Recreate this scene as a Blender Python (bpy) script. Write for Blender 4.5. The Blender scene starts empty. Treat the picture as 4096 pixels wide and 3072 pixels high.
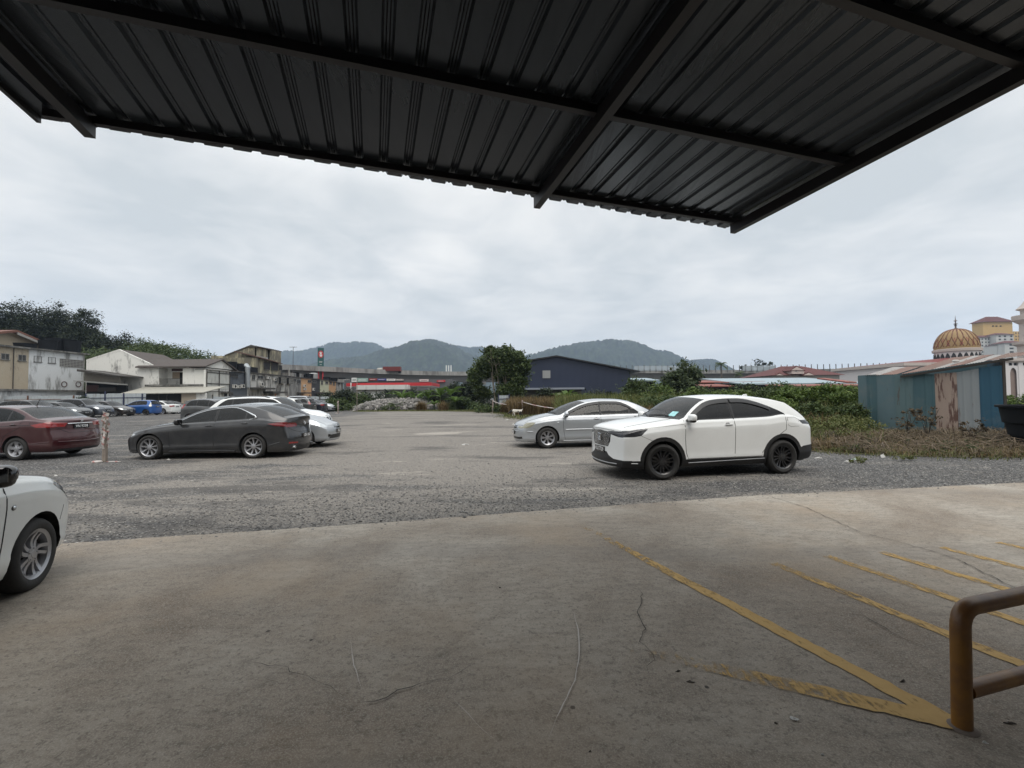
import bpy, bmesh, math, random
import numpy as np
from mathutils import Vector, Matrix
from mathutils.bvhtree import BVHTree
random.seed(7); RNG = np.random.default_rng(7)
rad = math.radians
C = bpy.context.scene.collection
SC = bpy.context.scene

# ------------------------------------------------------------------ camera
HC, FPX, PITCH, ROLL = 1.558, 441.0, rad(1.766), rad(-0.5)
cd = bpy.data.cameras.new('camera'); cam = bpy.data.objects.new('camera', cd); C.objects.link(cam)
cd.sensor_width = 36.0; cd.lens = 36.0 * FPX / 1024.0; cd.clip_start = 0.05; cd.clip_end = 9000
cam.matrix_world = Matrix.Translation((0, 0, HC)) @ Matrix.Rotation(math.pi / 2 + PITCH, 4, 'X') @ Matrix.Rotation(ROLL, 4, 'Z')
SC.camera = cam
SC.view_settings.view_transform = 'Standard'; SC.view_settings.look = 'None'
SC.view_settings.exposure = 0.0; SC.view_settings.gamma = 1.0; SC.view_settings.use_curve_mapping = False
SC.render.resolution_x = 1024; SC.render.resolution_y = 768

# ------------------------------------------------------------------ sky and sun
SUN_EL, SUN_ROT = rad(60), rad(160)
W = bpy.data.worlds.new('World'); SC.world = W; W.use_nodes = True
nt = W.node_tree; nt.nodes.clear()
def wn(t, **k):
    n = nt.nodes.new(t)
    for a, b in k.items(): setattr(n, a, b)
    return n
out = wn('ShaderNodeOutputWorld'); sky = wn('ShaderNodeTexSky', sky_type='NISHITA')
sky.sun_disc = False; sky.sun_elevation = SUN_EL; sky.sun_rotation = SUN_ROT; sky.dust_density = 3.0
bgs = wn('ShaderNodeBackground'); bgs.inputs[1].default_value = 0.09
nt.links.new(sky.outputs[0], bgs.inputs[0])
tc = wn('ShaderNodeTexCoord'); sp = wn('ShaderNodeSeparateXYZ'); nt.links.new(tc.outputs['Generated'], sp.inputs[0])
def wm(op, a, b=None, c=None):
    n = wn('ShaderNodeMath', operation=op)
    for i, v in enumerate((a, b, c)):
        if v is None: continue
        if isinstance(v, (int, float)): n.inputs[i].default_value = v
        else: nt.links.new(v, n.inputs[i])
    return n.outputs[0]
zz = wm('MAXIMUM', sp.outputs[2], 0.0); den = wm('ADD', zz, 0.16)
cx = wm('DIVIDE', sp.outputs[0], den); cy = wm('DIVIDE', sp.outputs[1], den)
cb = wn('ShaderNodeCombineXYZ'); nt.links.new(cx, cb.inputs[0]); nt.links.new(cy, cb.inputs[1])
def wnoise(scale, det, dist=0.0, rough=.55):
    n = wn('ShaderNodeTexNoise'); n.inputs['Scale'].default_value = scale; n.inputs['Detail'].default_value = det
    n.inputs['Roughness'].default_value = rough; n.inputs['Distortion'].default_value = dist
    nt.links.new(cb.outputs[0], n.inputs['Vector']); return n.outputs[0]
n1 = wnoise(.95, 6, .35, .5); n2 = wnoise(2.6, 7, .5, .52)
mixn = wm('ADD', wm('MULTIPLY', n1, .66), wm('MULTIPLY', n2, .34))
cr = wn('ShaderNodeValToRGB'); nt.links.new(mixn, cr.inputs[0])
e = cr.color_ramp.elements
e[0].position = .40; e[0].color = (.63, .67, .69, 1)
e[1].position = .63; e[1].color = (.97, .965, .94, 1)
m = cr.color_ramp.elements.new(.50); m.color = (.78, .80, .805, 1)
mx = wn('ShaderNodeMix', data_type='RGBA')
hz = wm('SUBTRACT', 1.0, wm('MINIMUM', wm('MULTIPLY', zz, 3.6), 1.0))
nt.links.new(wm('MULTIPLY', hz, .8), mx.inputs[0]); nt.links.new(cr.outputs[0], mx.inputs[6]); mx.inputs[7].default_value = (.69, .715, .72, 1)
bgc = wn('ShaderNodeBackground'); nt.links.new(mx.outputs[2], bgc.inputs[0])
# an overcast sky is brightest overhead
zen = wm('MINIMUM', wm('MAXIMUM', wm('DIVIDE', wm('SUBTRACT', sp.outputs[2], .42), .5), 0.0), 1.0); nt.links.new(wm('ADD', 1.12, wm('MULTIPLY', zen, 1.6)), bgc.inputs[1])
ms = wn('ShaderNodeMixShader'); ms.inputs[0].default_value = .93
nt.links.new(bgs.outputs[0], ms.inputs[1]); nt.links.new(bgc.outputs[0], ms.inputs[2]); nt.links.new(ms.outputs[0], out.inputs[0])
sl = bpy.data.lights.new('sun', 'SUN'); sl.energy = 1.45; sl.angle = rad(42); sl.color = (1, .94, .86)
so = bpy.data.objects.new('sun', sl); C.objects.link(so)
so.rotation_euler = (rad(90) - SUN_EL, 0, rad(180) - SUN_ROT)   # light arrives from behind and a little to the right, high behind the cloud

# ------------------------------------------------------------------ camera rays: turn measurements on the photo into places in the world
cP, sP, cR, sR = math.cos(PITCH), math.sin(PITCH), math.cos(ROLL), math.sin(ROLL)
def ray(x, y):
    u = x - 512; v = -(y - 384); u2 = cR * u - sR * v; v2 = sR * u + cR * v
    return Vector((u2, FPX * cP - v2 * sP, FPX * sP + v2 * cP))
def G(x, y, z=0.0):
    d = ray(x, y); t = (z - HC) / d.z; return Vector((d.x * t, d.y * t, z))
def atY(x, y, Y):
    d = ray(x, y); t = Y / d.y; return Vector((d.x * t, Y, HC + d.z * t))
def sm(a, b, x):
    t = min(1, max(0, (x - a) / (b - a))); return t * t * (3 - 2 * t)
def gz(x, y): return .1 * sm(16, 40, y)

# ------------------------------------------------------------------ helpers
def tag(o, label=None, cat=None, group=None, kind=None):
    if label: o['label'] = label
    if cat: o['category'] = cat
    if group: o['group'] = group
    if kind: o['kind'] = kind
    return o
def empty(name, loc=(0, 0, 0), rz=0, label=None, cat=None, group=None, parent=None):
    o = bpy.data.objects.new(name, None); C.objects.link(o); o.location = loc; o.rotation_euler = (0, 0, rz)
    o.empty_display_size = .2
    if parent: o.parent = parent
    return tag(o, label, cat, group)
class MB:
    """collects vertices and faces, then links them as ONE mesh object"""
    def __init__(s): s.v = []; s.f = []; s.m = []
    def add(s, vs, fs, mi=0):
        o = len(s.v); s.v += [tuple(p) for p in vs]; s.f += [tuple(i + o for i in f) for f in fs]; s.m += [mi] * len(fs)
    def box(s, x0, x1, y0, y1, z0, z1, mi=0, M=None):
        vs = [Vector((x, y, z)) for z in (z0, z1) for x, y in ((x0, y0), (x1, y0), (x1, y1), (x0, y1))]
        if M: vs = [M @ p for p in vs]
        s.add(vs, [(0, 3, 2, 1), (4, 5, 6, 7), (0, 1, 5, 4), (1, 2, 6, 5), (2, 3, 7, 6), (3, 0, 4, 7)], mi)
    def beam(s, a, b, w, h, mi=0, up=(0, 0, 1)):
        a, b = Vector(a), Vector(b); d = (b - a).normalized(); sd = d.cross(Vector(up)).normalized(); u = sd.cross(d)
        vs = []
        for p in (a, b):
            for i, j in ((-1, -1), (1, -1), (1, 1), (-1, 1)): vs.append(p + sd * i * w / 2 + u * j * h / 2)
        s.add(vs, [(0, 1, 2, 3), (7, 6, 5, 4), (0, 4, 5, 1), (1, 5, 6, 2), (2, 6, 7, 3), (3, 7, 4, 0)], mi)
    def tube(s, pts, r, n=8, mi=0, cap=True):
        pts = [Vector(p) for p in pts]; rs = r if isinstance(r, (list, tuple)) else [r] * len(pts)
        vs = []; fs = []; ref = Vector((.13, .31, .94))
        for i, p in enumerate(pts):
            d = (pts[min(i + 1, len(pts) - 1)] - pts[max(i - 1, 0)]).normalized()
            a = d.cross(ref)
            if a.length < .1: a = d.cross(Vector((1, 0, 0)))
            a.normalize(); b = d.cross(a)
            for k in range(n):
                t = 2 * math.pi * k / n; vs.append(p + (a * math.cos(t) + b * math.sin(t)) * rs[i])
        for i in range(len(pts) - 1):
            for k in range(n):
                k2 = (k + 1) % n; fs.append((i * n + k, i * n + k2, (i + 1) * n + k2, (i + 1) * n + k))
        if cap: fs.append(tuple(range(n))[::-1]); fs.append(tuple((len(pts) - 1) * n + k for k in range(n)))
        s.add(vs, fs, mi)
    def lathe(s, prof, n=24, M=None, mi=0, cap=False):
        """prof: (radius, height) about z"""
        vs = []; fs = []
        for r, h in prof:
            for k in range(n):
                t = 2 * math.pi * k / n; p = Vector((r * math.cos(t), r * math.sin(t), h)); vs.append(M @ p if M else p)
        for i in range(len(prof) - 1):
            for k in range(n):
                k2 = (k + 1) % n; fs.append((i * n + k, i * n + k2, (i + 1) * n + k2, (i + 1) * n + k))
        if cap: fs.append(tuple(range(n))[::-1]); fs.append(tuple((len(prof) - 1) * n + k for k in range(n)))
        s.add(vs, fs, mi)
    def prism(s, poly, M, d0, d1, mi=0):
        """2D polygon (a,z) in frame M (x=a, y=depth, z=z) extruded between depths"""
        n = len(poly); vs = [M @ Vector((a, d0, z)) for a, z in poly] + [M @ Vector((a, d1, z)) for a, z in poly]
        fs = [tuple(range(n))[::-1], tuple(range(n, 2 * n))] + [(i, (i + 1) % n, (i + 1) % n + n, i + n) for i in range(n)]
        s.add(vs, fs, mi)
    def blob(s, c, r, p=1.0, nu=12, nv=8, mi=0, M=None):
        """superellipsoid"""
        def sg(x, e): return math.copysign(abs(x) ** e, x)
        vs = []; fs = []
        for j in range(nv + 1):
            ph = -math.pi / 2 + math.pi * j / nv
            for i in range(nu):
                th = 2 * math.pi * i / nu
                q = Vector((r[0] * sg(math.cos(ph), p) * sg(math.cos(th), p), r[1] * sg(math.cos(ph), p) * sg(math.sin(th), p), r[2] * sg(math.sin(ph), p)))
                q = q + Vector(c); vs.append(M @ q if M else q)
        for j in range(nv):
            for i in range(nu):
                i2 = (i + 1) % nu; fs.append((j * nu + i, j * nu + i2, (j + 1) * nu + i2, (j + 1) * nu + i))
        s.add(vs, fs, mi)
    def build(s, name, mats, parent=None, smooth=False, kind=None, sharp=40, merge=False):
        me = bpy.data.meshes.new(name); me.from_pydata(s.v, [], s.f)
        if not isinstance(mats, (list, tuple)): mats = [mats]
        for mm in mats: me.materials.append(mm)
        me.polygons.foreach_set('material_index', s.m)
        bm = bmesh.new(); bm.from_mesh(me)
        if merge: bmesh.ops.remove_doubles(bm, verts=bm.verts, dist=1e-4)
        bmesh.ops.recalc_face_normals(bm, faces=bm.faces)
        if smooth:
            for f in bm.faces: f.smooth = True
            for ed in bm.edges:
                if len(ed.link_faces) == 2 and ed.calc_face_angle(0) > rad(sharp): ed.smooth = False
        bm.to_mesh(me); bm.free()
        o = bpy.data.objects.new(name, me); C.objects.link(o)
        if parent: o.parent = parent
        if kind: o['kind'] = kind
        return o
def npmesh(name, v, f, mat, parent=None, smooth=False, kind=None):
    """fast mesh from numpy arrays, f: (n,k)"""
    me = bpy.data.meshes.new(name); v = np.asarray(v, np.float32); f = np.asarray(f, np.int32); k = f.shape[1]
    me.vertices.add(len(v)); me.vertices.foreach_set('co', v.ravel())
    me.loops.add(f.size); me.loops.foreach_set('vertex_index', f.ravel())
    me.polygons.add(len(f)); me.polygons.foreach_set('loop_start', np.arange(0, f.size, k, dtype=np.int32))
    me.polygons.foreach_set('loop_total', np.full(len(f), k, np.int32))
    if smooth: me.polygons.foreach_set('use_smooth', np.ones(len(f), bool))
    me.update(calc_edges=True); me.validate()
    for mm in (mat if isinstance(mat, list) else [mat]): me.materials.append(mm)
    o = bpy.data.objects.new(name, me); C.objects.link(o)
    if parent: o.parent = parent
    if kind: o['kind'] = kind
    return o

# ------------------------------------------------------------------ materials
class NT:
    def __init__(s, name):
        s.m = bpy.data.materials.new(name); s.m.use_nodes = True; s.t = s.m.node_tree; s.t.nodes.clear()
        s.out = s.t.nodes.new('ShaderNodeOutputMaterial'); s.b = s.t.nodes.new('ShaderNodeBsdfPrincipled')
        s.t.links.new(s.b.outputs[0], s.out.inputs[0]); s.tc = s.t.nodes.new('ShaderNodeTexCoord')
    def n(s, t, **k):
        n = s.t.nodes.new(t)
        for a, b in k.items(): setattr(n, a, b)
        return n
    def l(s, a, b): s.t.links.new(a, b)
    def val(s, inp, v):
        if isinstance(v, (int, float)): inp.default_value = v
        elif isinstance(v, (tuple, list)): inp.default_value = (*v, 1) if len(v) == 3 and inp.type == 'RGBA' else v
        else: s.l(v, inp)
    def math(s, op, a, b=0.0, c=0.0, clamp=False):
        n = s.n('ShaderNodeMath', operation=op); n.use_clamp = clamp
        for i, v in enumerate((a, b, c)): s.val(n.inputs[i], v)
        return n.outputs[0]
    def coord(s, scale=(1, 1, 1), rot=(0, 0, 0), src='Object'):
        mp = s.n('ShaderNodeMapping'); mp.inputs['Scale'].default_value = scale; mp.inputs['Rotation'].default_value = rot
        s.l(s.tc.outputs[src], mp.inputs[0]); return mp.outputs[0]
    def noise(s, scale, det=4, rough=.55, co=None, dist=0):
        n = s.n('ShaderNodeTexNoise'); n.inputs['Scale'].default_value = scale; n.inputs['Detail'].default_value = det
        n.inputs['Roughness'].default_value = rough; n.inputs['Distortion'].default_value = dist
        s.l(co if co is not None else s.tc.outputs['Object'], n.inputs['Vector']); return n.outputs[0]
    def vor(s, scale, co=None, feat='F1', out='Distance', rnd=1.0):
        n = s.n('ShaderNodeTexVoronoi', feature=feat); n.inputs['Scale'].default_value = scale; n.inputs['Randomness'].default_value = rnd
        s.l(co if co is not None else s.tc.outputs['Object'], n.inputs['Vector']); return n.outputs[out]
    def ramp(s, f, stops):
        n = s.n('ShaderNodeValToRGB'); s.l(f, n.inputs[0]); el = n.color_ramp.elements
        while len(el) < len(stops): el.new(.5)
        for e_, (p, c) in zip(el, stops):
            e_.position = p; e_.color = (c, c, c, 1) if isinstance(c, (int, float)) else (*c, 1)
        return n.outputs[0]
    def mix(s, f, a, b, mode='MIX'):
        n = s.n('ShaderNodeMix', data_type='RGBA', blend_type=mode); s.val(n.inputs[0], f); s.val(n.inputs[6], a); s.val(n.inputs[7], b); return n.outputs[2]
    def bump(s, h, strength=.3, dist=.01):
        n = s.n('ShaderNodeBump'); n.inputs['Strength'].default_value = strength; n.inputs['Distance'].default_value = dist
        s.l(h, n.inputs['Height']); s.l(n.outputs[0], s.b.inputs['Normal']); return n
    def set(s, **k):
        for a, v in k.items(): s.val(s.b.inputs[a.replace('_', ' ')], v)
        return s
def pm(name, col, rough=.6, var=.12, scale=3.0, metal=0.0, coat=0.0, bump=0.0, bscale=60, spec=.5):
    n = NT(name); d = tuple(c * (1 - var) for c in col); h = tuple(min(1, c * (1 + var)) for c in col)
    n.set(Base_Color=n.mix(n.noise(scale, 5), d, h), Roughness=rough, Metallic=metal, Coat_Weight=coat, Specular_IOR_Level=spec)
    if coat: n.set(Coat_Roughness=.03)
    if bump: n.bump(n.noise(bscale, 4), bump, .01)
    return n.m
def weathered(name, col, stain=(.05, .05, .048), amt=.5, scale=.35, col2=None, vert=.25, rough=.85):
    """plaster with rain streaks and mould in patches with a shape of their own"""
    n = NT(name); co = n.coord((1, 1, vert)); f = n.noise(scale * 3, 8, .62, co, .4); g = n.noise(scale * 14, 5, .6, co)
    mask = n.ramp(n.math('ADD', n.math('MULTIPLY', f, .75), n.math('MULTIPLY', g, .25)), [(amt - .06, 0.0), (amt + .05, 1.0)])
    base = n.mix(n.noise(scale * 2, 4), col, col2 or tuple(c * .85 for c in col))
    base = n.mix(n.noise(9, 3), base, tuple(c * .9 for c in col))
    n.set(Base_Color=n.mix(n.math('MULTIPLY', mask, .8), base, stain), Roughness=rough); n.bump(g, .25, .01); return n.m
def leafmat(name, c0, c1, c2=None, tr=.25):
    n = NT(name); g = n.n('ShaderNodeNewGeometry').outputs['Random Per Island']
    col = n.ramp(g, [(0, c0), (.7, c1), (1, c2 or c1)])
    big = n.noise(.9, 3); col = n.mix(n.math('MULTIPLY', n.ramp(big, [(.35, 0), (.65, 1)]), .45), col, tuple(x * .55 for x in c0))
    n.set(Base_Color=col, Roughness=.65, Specular_IOR_Level=.25)
    t = n.n('ShaderNodeBsdfTranslucent'); n.l(col, t.inputs[0]); mxs = n.n('ShaderNodeMixShader'); mxs.inputs[0].default_value = tr
    n.l(n.b.outputs[0], mxs.inputs[1]); n.l(t.outputs[0], mxs.inputs[2]); n.l(mxs.outputs[0], n.out.inputs[0]); return n.m
def paint(name, col, metal=0.0, rough=.35, flake=0.0):
    n = NT(name); dust = n.ramp(n.noise(2.5, 6, .6), [(.4, 0.0), (.75, 1.0)])
    base = n.mix(n.math('MULTIPLY', dust, .10), col, (.30, .27, .24))
    n.set(Base_Color=base, Metallic=metal, Roughness=n.math('ADD', n.math('MULTIPLY', dust, .1), rough), Coat_Weight=.9, Coat_Roughness=n.math('ADD', n.math('MULTIPLY', dust, .06), .03))
    return n.m
def glass(name, tint, refl=.72):
    n = NT(name); fr = n.n('ShaderNodeFresnel'); fr.inputs[0].default_value = 1.55
    tr = n.n('ShaderNodeBsdfTransparent'); tr.inputs[0].default_value = (*tint, 1)
    gl = n.n('ShaderNodeBsdfGlossy'); gl.inputs['Roughness'].default_value = .015; gl.inputs[0].default_value = (refl, refl, refl, 1)
    di = n.n('ShaderNodeBsdfDiffuse'); n.val(di.inputs[0], n.ramp(n.noise(4, 4), [(.3, .015), (.8, .04)]))
    m1 = n.n('ShaderNodeMixShader'); m1.inputs[0].default_value = .10; n.l(tr.outputs[0], m1.inputs[1]); n.l(di.outputs[0], m1.inputs[2])
    m2 = n.n('ShaderNodeMixShader'); n.l(fr.outputs[0], m2.inputs[0]); n.l(m1.outputs[0], m2.inputs[1]); n.l(gl.outputs[0], m2.inputs[2])
    n.l(m2.outputs[0], n.out.inputs[0]); n.t.nodes.remove(n.b); return n.m
M = {}
M['black'] = pm('black_plastic', (.012, .012, .013), .45); M['rubber'] = pm('tyre_rubber', (.022, .021, .020), .8, .35, 6, bump=.3, bscale=40)
M['gloss_black'] = pm('gloss_black', (.006, .006, .007), .12, coat=.6); M['well'] = pm('wheel_well', (.006, .006, .006), .9)
M['chrome'] = pm('chrome', (.72, .73, .74), .18, .05, metal=1); M['alloy'] = pm('alloy', (.36, .36, .375), .32, .1, 12, metal=.75)
M['alloy_dark'] = pm('alloy_dark', (.16, .16, .17), .3, .1, 12, metal=.8); M['alloy_black'] = pm('alloy_black', (.014, .014, .015), .3, .1, 12, coat=.4)
M['glass_dark'] = glass('glass_dark', (.045, .05, .05)); M['glass_mid'] = glass('glass_mid', (.18, .21, .205)); M['glass_clear'] = glass('glass_clear', (.30, .34, .33))
M['lamp'] = pm('headlamp', (.50, .52, .53), .08, .5, 14, metal=.55, coat=1); M['lamp_dark'] = pm('headlamp_dark', (.020, .021, .024), .2, .8, 20, coat=.25)
M['lamp_yellow'] = pm('headlamp_aged', (.27, .262, .20), .25, .35, 9, coat=.5)
M['red'] = pm('tail_red', (.22, .008, .007), .12, .6, 16, coat=1); M['red_dark'] = pm('tail_red_dark', (.15, .006, .008), .08, .7, 22, coat=1)
M['plate_white'] = pm('plate_white', (.8, .8, .8), .5); M['interior'] = pm('interior', (.03, .028, .026), .85); M['interior_grey'] = pm('interior_grey', (.09, .085, .075), .8); M['interior_beige'] = pm('interior_beige', (.25, .23, .20), .8)
M['disc'] = pm('brake_disc', (.045, .042, .04), .6, metal=.4); M['silver_line'] = pm('silver_line', (.42, .43, .44), .3, metal=.6)

# ------------------------------------------------------------------ cars
def pchip(pts):
    pts = sorted(pts); x = np.array([p[0] for p in pts], float); y = np.array([p[1] for p in pts], float)
    h = np.diff(x); d = np.diff(y) / h; m = np.zeros(len(x)); m[0] = d[0]; m[-1] = d[-1]
    for i in range(1, len(x) - 1):
        if d[i - 1] * d[i] > 0:
            w1 = 2 * h[i] + h[i - 1]; w2 = h[i] + 2 * h[i - 1]; m[i] = (w1 + w2) / (w1 / d[i - 1] + w2 / d[i])
    def f(s):
        s = min(max(s, x[0]), x[-1]); i = int(min(max(np.searchsorted(x, s) - 1, 0), len(h) - 1)); t = (s - x[i]) / h[i]
        return float((2*t**3-3*t**2+1)*y[i] + (t**3-2*t**2+t)*h[i]*m[i] + (-2*t**3+3*t**2)*y[i+1] + (t**3-t**2)*h[i]*m[i+1])
    return f
def inpoly(p, poly):
    x, y = p; c = False; n = len(poly); j = n - 1
    for i in range(n):
        xi, yi = poly[i]; xj, yj = poly[j]
        if (yi > y) != (yj > y) and x < (xj - xi) * (y - yi) / (yj - yi) + xi: c = not c
        j = i
    return c
L_ = dict(paint=0, black=1, gF=2, gR=3, gQ=4, shield=5, rear=6, doorF=7, doorR=8, bonnet=9, boot=10, head=11, tail=12, grille=13, clad=16, hole=17, intake=18, fog=20, bootglass=21, refl=22)
def cutpoly(bm, lab, zone, poly, ax, zones, new, only=None, xr=None):
    A, B = (0, 2) if ax == 'xz' else (1, 2) if ax == 'yz' else (0, 1)
    xs = [p[0] for p in poly]; ys = [p[1] for p in poly]; bx0, bx1, by0, by1 = min(xs), max(xs), min(ys), max(ys)
    def bb(f):
        a = [v.co[A] for v in f.verts]; b = [v.co[B] for v in f.verts]; return min(a), max(a), min(b), max(b)
    cand = set()
    for f in bm.faces:
        if f[zone] in zones and (only is None or f[lab] in only):
            q = bb(f)
            if q[1] > bx0 and q[0] < bx1 and q[3] > by0 and q[2] < by1: cand.add(f)
    n = len(poly)
    for i in range(n):
        a = poly[i]; b = poly[(i + 1) % n]; dx, dy = b[0] - a[0], b[1] - a[1]
        if abs(dx) + abs(dy) < 1e-6: continue
        nx, ny = -dy, dx; x0, x1, y0, y1 = min(a[0], b[0]), max(a[0], b[0]), min(a[1], b[1]), max(a[1], b[1]); ln = math.hypot(nx, ny)
        fs = []
        for f in cand:
            q = bb(f)
            if q[1] <= x0 - 1e-4 or q[0] >= x1 + 1e-4 or q[3] <= y0 - 1e-4 or q[2] >= y1 + 1e-4: continue
            d = [((v.co[A] - a[0]) * nx + (v.co[B] - a[1]) * ny) / ln for v in f.verts]
            if min(d) < -2e-4 and max(d) > 2e-4: fs.append(f)
        if not fs: continue
        co = [0, 0, 0]; no = [0, 0, 0]; co[A], co[B] = a; no[A], no[B] = nx, ny
        eds = set(e_ for f in fs for e_ in f.edges); vs = set(v for f in fs for v in f.verts)
        r = bmesh.ops.bisect_plane(bm, geom=fs + list(eds) + list(vs), dist=1e-4, plane_co=co, plane_no=no)
        cand = {f for f in cand if f.is_valid}
        for g in r['geom']:
            if isinstance(g, bmesh.types.BMFace) and g.is_valid: cand.add(g)
    for f in cand:
        if f.is_valid:
            c = f.calc_center_median()
            if inpoly((c[A], c[B]), poly): f[lab] = new
def circle(cx, cz, r, n=36): return [(cx + r * math.cos(2 * math.pi * k / n), cz + r * math.sin(2 * math.pi * k / n)) for k in range(n)]

def wheel_geo(r, rr, wd, style):
    """tyre, rim and hub meshes about the y axis, outer face towards +y"""
    MY = Matrix.Rotation(-math.pi / 2, 4, 'X'); h = wd / 2
    t = MB(); t.lathe([(rr, -h * .75), (rr + .012, -h * .88), ((r + rr) / 2, -h), (r - .02, -h * .86), (r - .004, -h * .62), (r, -h * .3), (r, h * .3), (r - .004, h * .62), (r - .02, h * .86), ((r + rr) / 2, h), (rr + .012, h * .9), (rr - .004, h * .78)], 40, MY)
    for k in (-.35, 0, .35): t.lathe([(r + .0005, h * k - .004), (r - .006, h * k), (r + .0005, h * k + .004)], 40, MY)
    m = MB(); m.lathe([(rr - .006, -h * .7), (rr - .03, -h * .3), (rr - .035, h * .3), (rr - .022, h * .72), (rr - .004, h * .80), (rr + .003, h * .86), (rr + .004, h * .80)], 40, MY)
    n, w0, w1, twin, curve = style['n'], style['w0'], style['w1'], style.get('twin', 0), style.get('curve', 0)
    for k in range(n):
        a0 = 2 * math.pi * k / n + math.pi / 2
        for s_ in ((-1, 1) if twin else (0,)):
            pts = []
            for i in range(6):
                q = i / 5; rd = .045 + (rr - .018 - .045) * q; off = s_ * twin * (.35 + .65 * q) + curve * q * q; w = w0 + (w1 - w0) * q
                yy = h * (.62 + .16 * q) - .018 * math.sin(q * math.pi)
                pts.append((rd, off, w, yy))
            vs = []; fs = []
            for rd, off, w, yy in pts:
                for sd, dz in ((-1, -.03), (-.72, 0), (.72, 0), (1, -.03)):
                    x, z = rd, off + sd * w / 2
                    vs.append(Vector((x * math.cos(a0) - z * math.sin(a0), yy + dz, x * math.sin(a0) + z * math.cos(a0))))
            for i in range(5):
                for j in range(3): fs.append((i * 4 + j, i * 4 + j + 1, i * 4 + j + 5, i * 4 + j + 4))
                fs.append((i * 4 + 3, i * 4, i * 4 + 4, i * 4 + 7))
            m.add(vs, fs)
    m.lathe([(.062, h * .45), (.062, h * .60), (.03, h * .64), (.028, h * .66), (.001, h * .665)], 20, MY)
    for k in range(5):
        a = 2 * math.pi * k / 5 + .3; m.blob((.048 * math.cos(a), h * .62, .048 * math.sin(a)), (.008, .006, .008), 1, 6, 4)
    d = MB(); d.lathe([(.02, h * .2), (rr * .72, h * .2), (rr * .72, h * .12)], 30, MY); d.lathe([(rr * .98, -h * .35), (.01, -h * .35)], 24, MY, mi=1)
    d.box(-.05, .05, h * .05, h * .32, rr * .38, rr * .75, 1)
    return t, m, d

TXT = {}
def text_mb(mb, s, h, Mx, mi, depth=.002, wmax=None):
    """letters as flat raised shapes joined into the plate they stand on"""
    c = bpy.data.curves.new('lettering', 'FONT'); c.body = s; c.size = h * 1.38; c.align_x = 'CENTER'; c.align_y = 'CENTER'; c.resolution_u = 2; c.offset = .012 * h
    o = bpy.data.objects.new('lettering', c); C.objects.link(o); bpy.context.view_layer.update()
    me = bpy.data.meshes.new_from_object(o); bpy.data.objects.remove(o)
    vs = [v.co.copy() for v in me.vertices]; fs = [tuple(p.vertices) for p in me.polygons]
    if vs:
        w = max(v.x for v in vs) - min(v.x for v in vs); k = 1 if not wmax or w < wmax else wmax / w
        mb.add([Mx @ Vector((v.x * k, 0, v.y)) for v in vs], fs, mi)
    bpy.data.meshes.remove(me)

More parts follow.
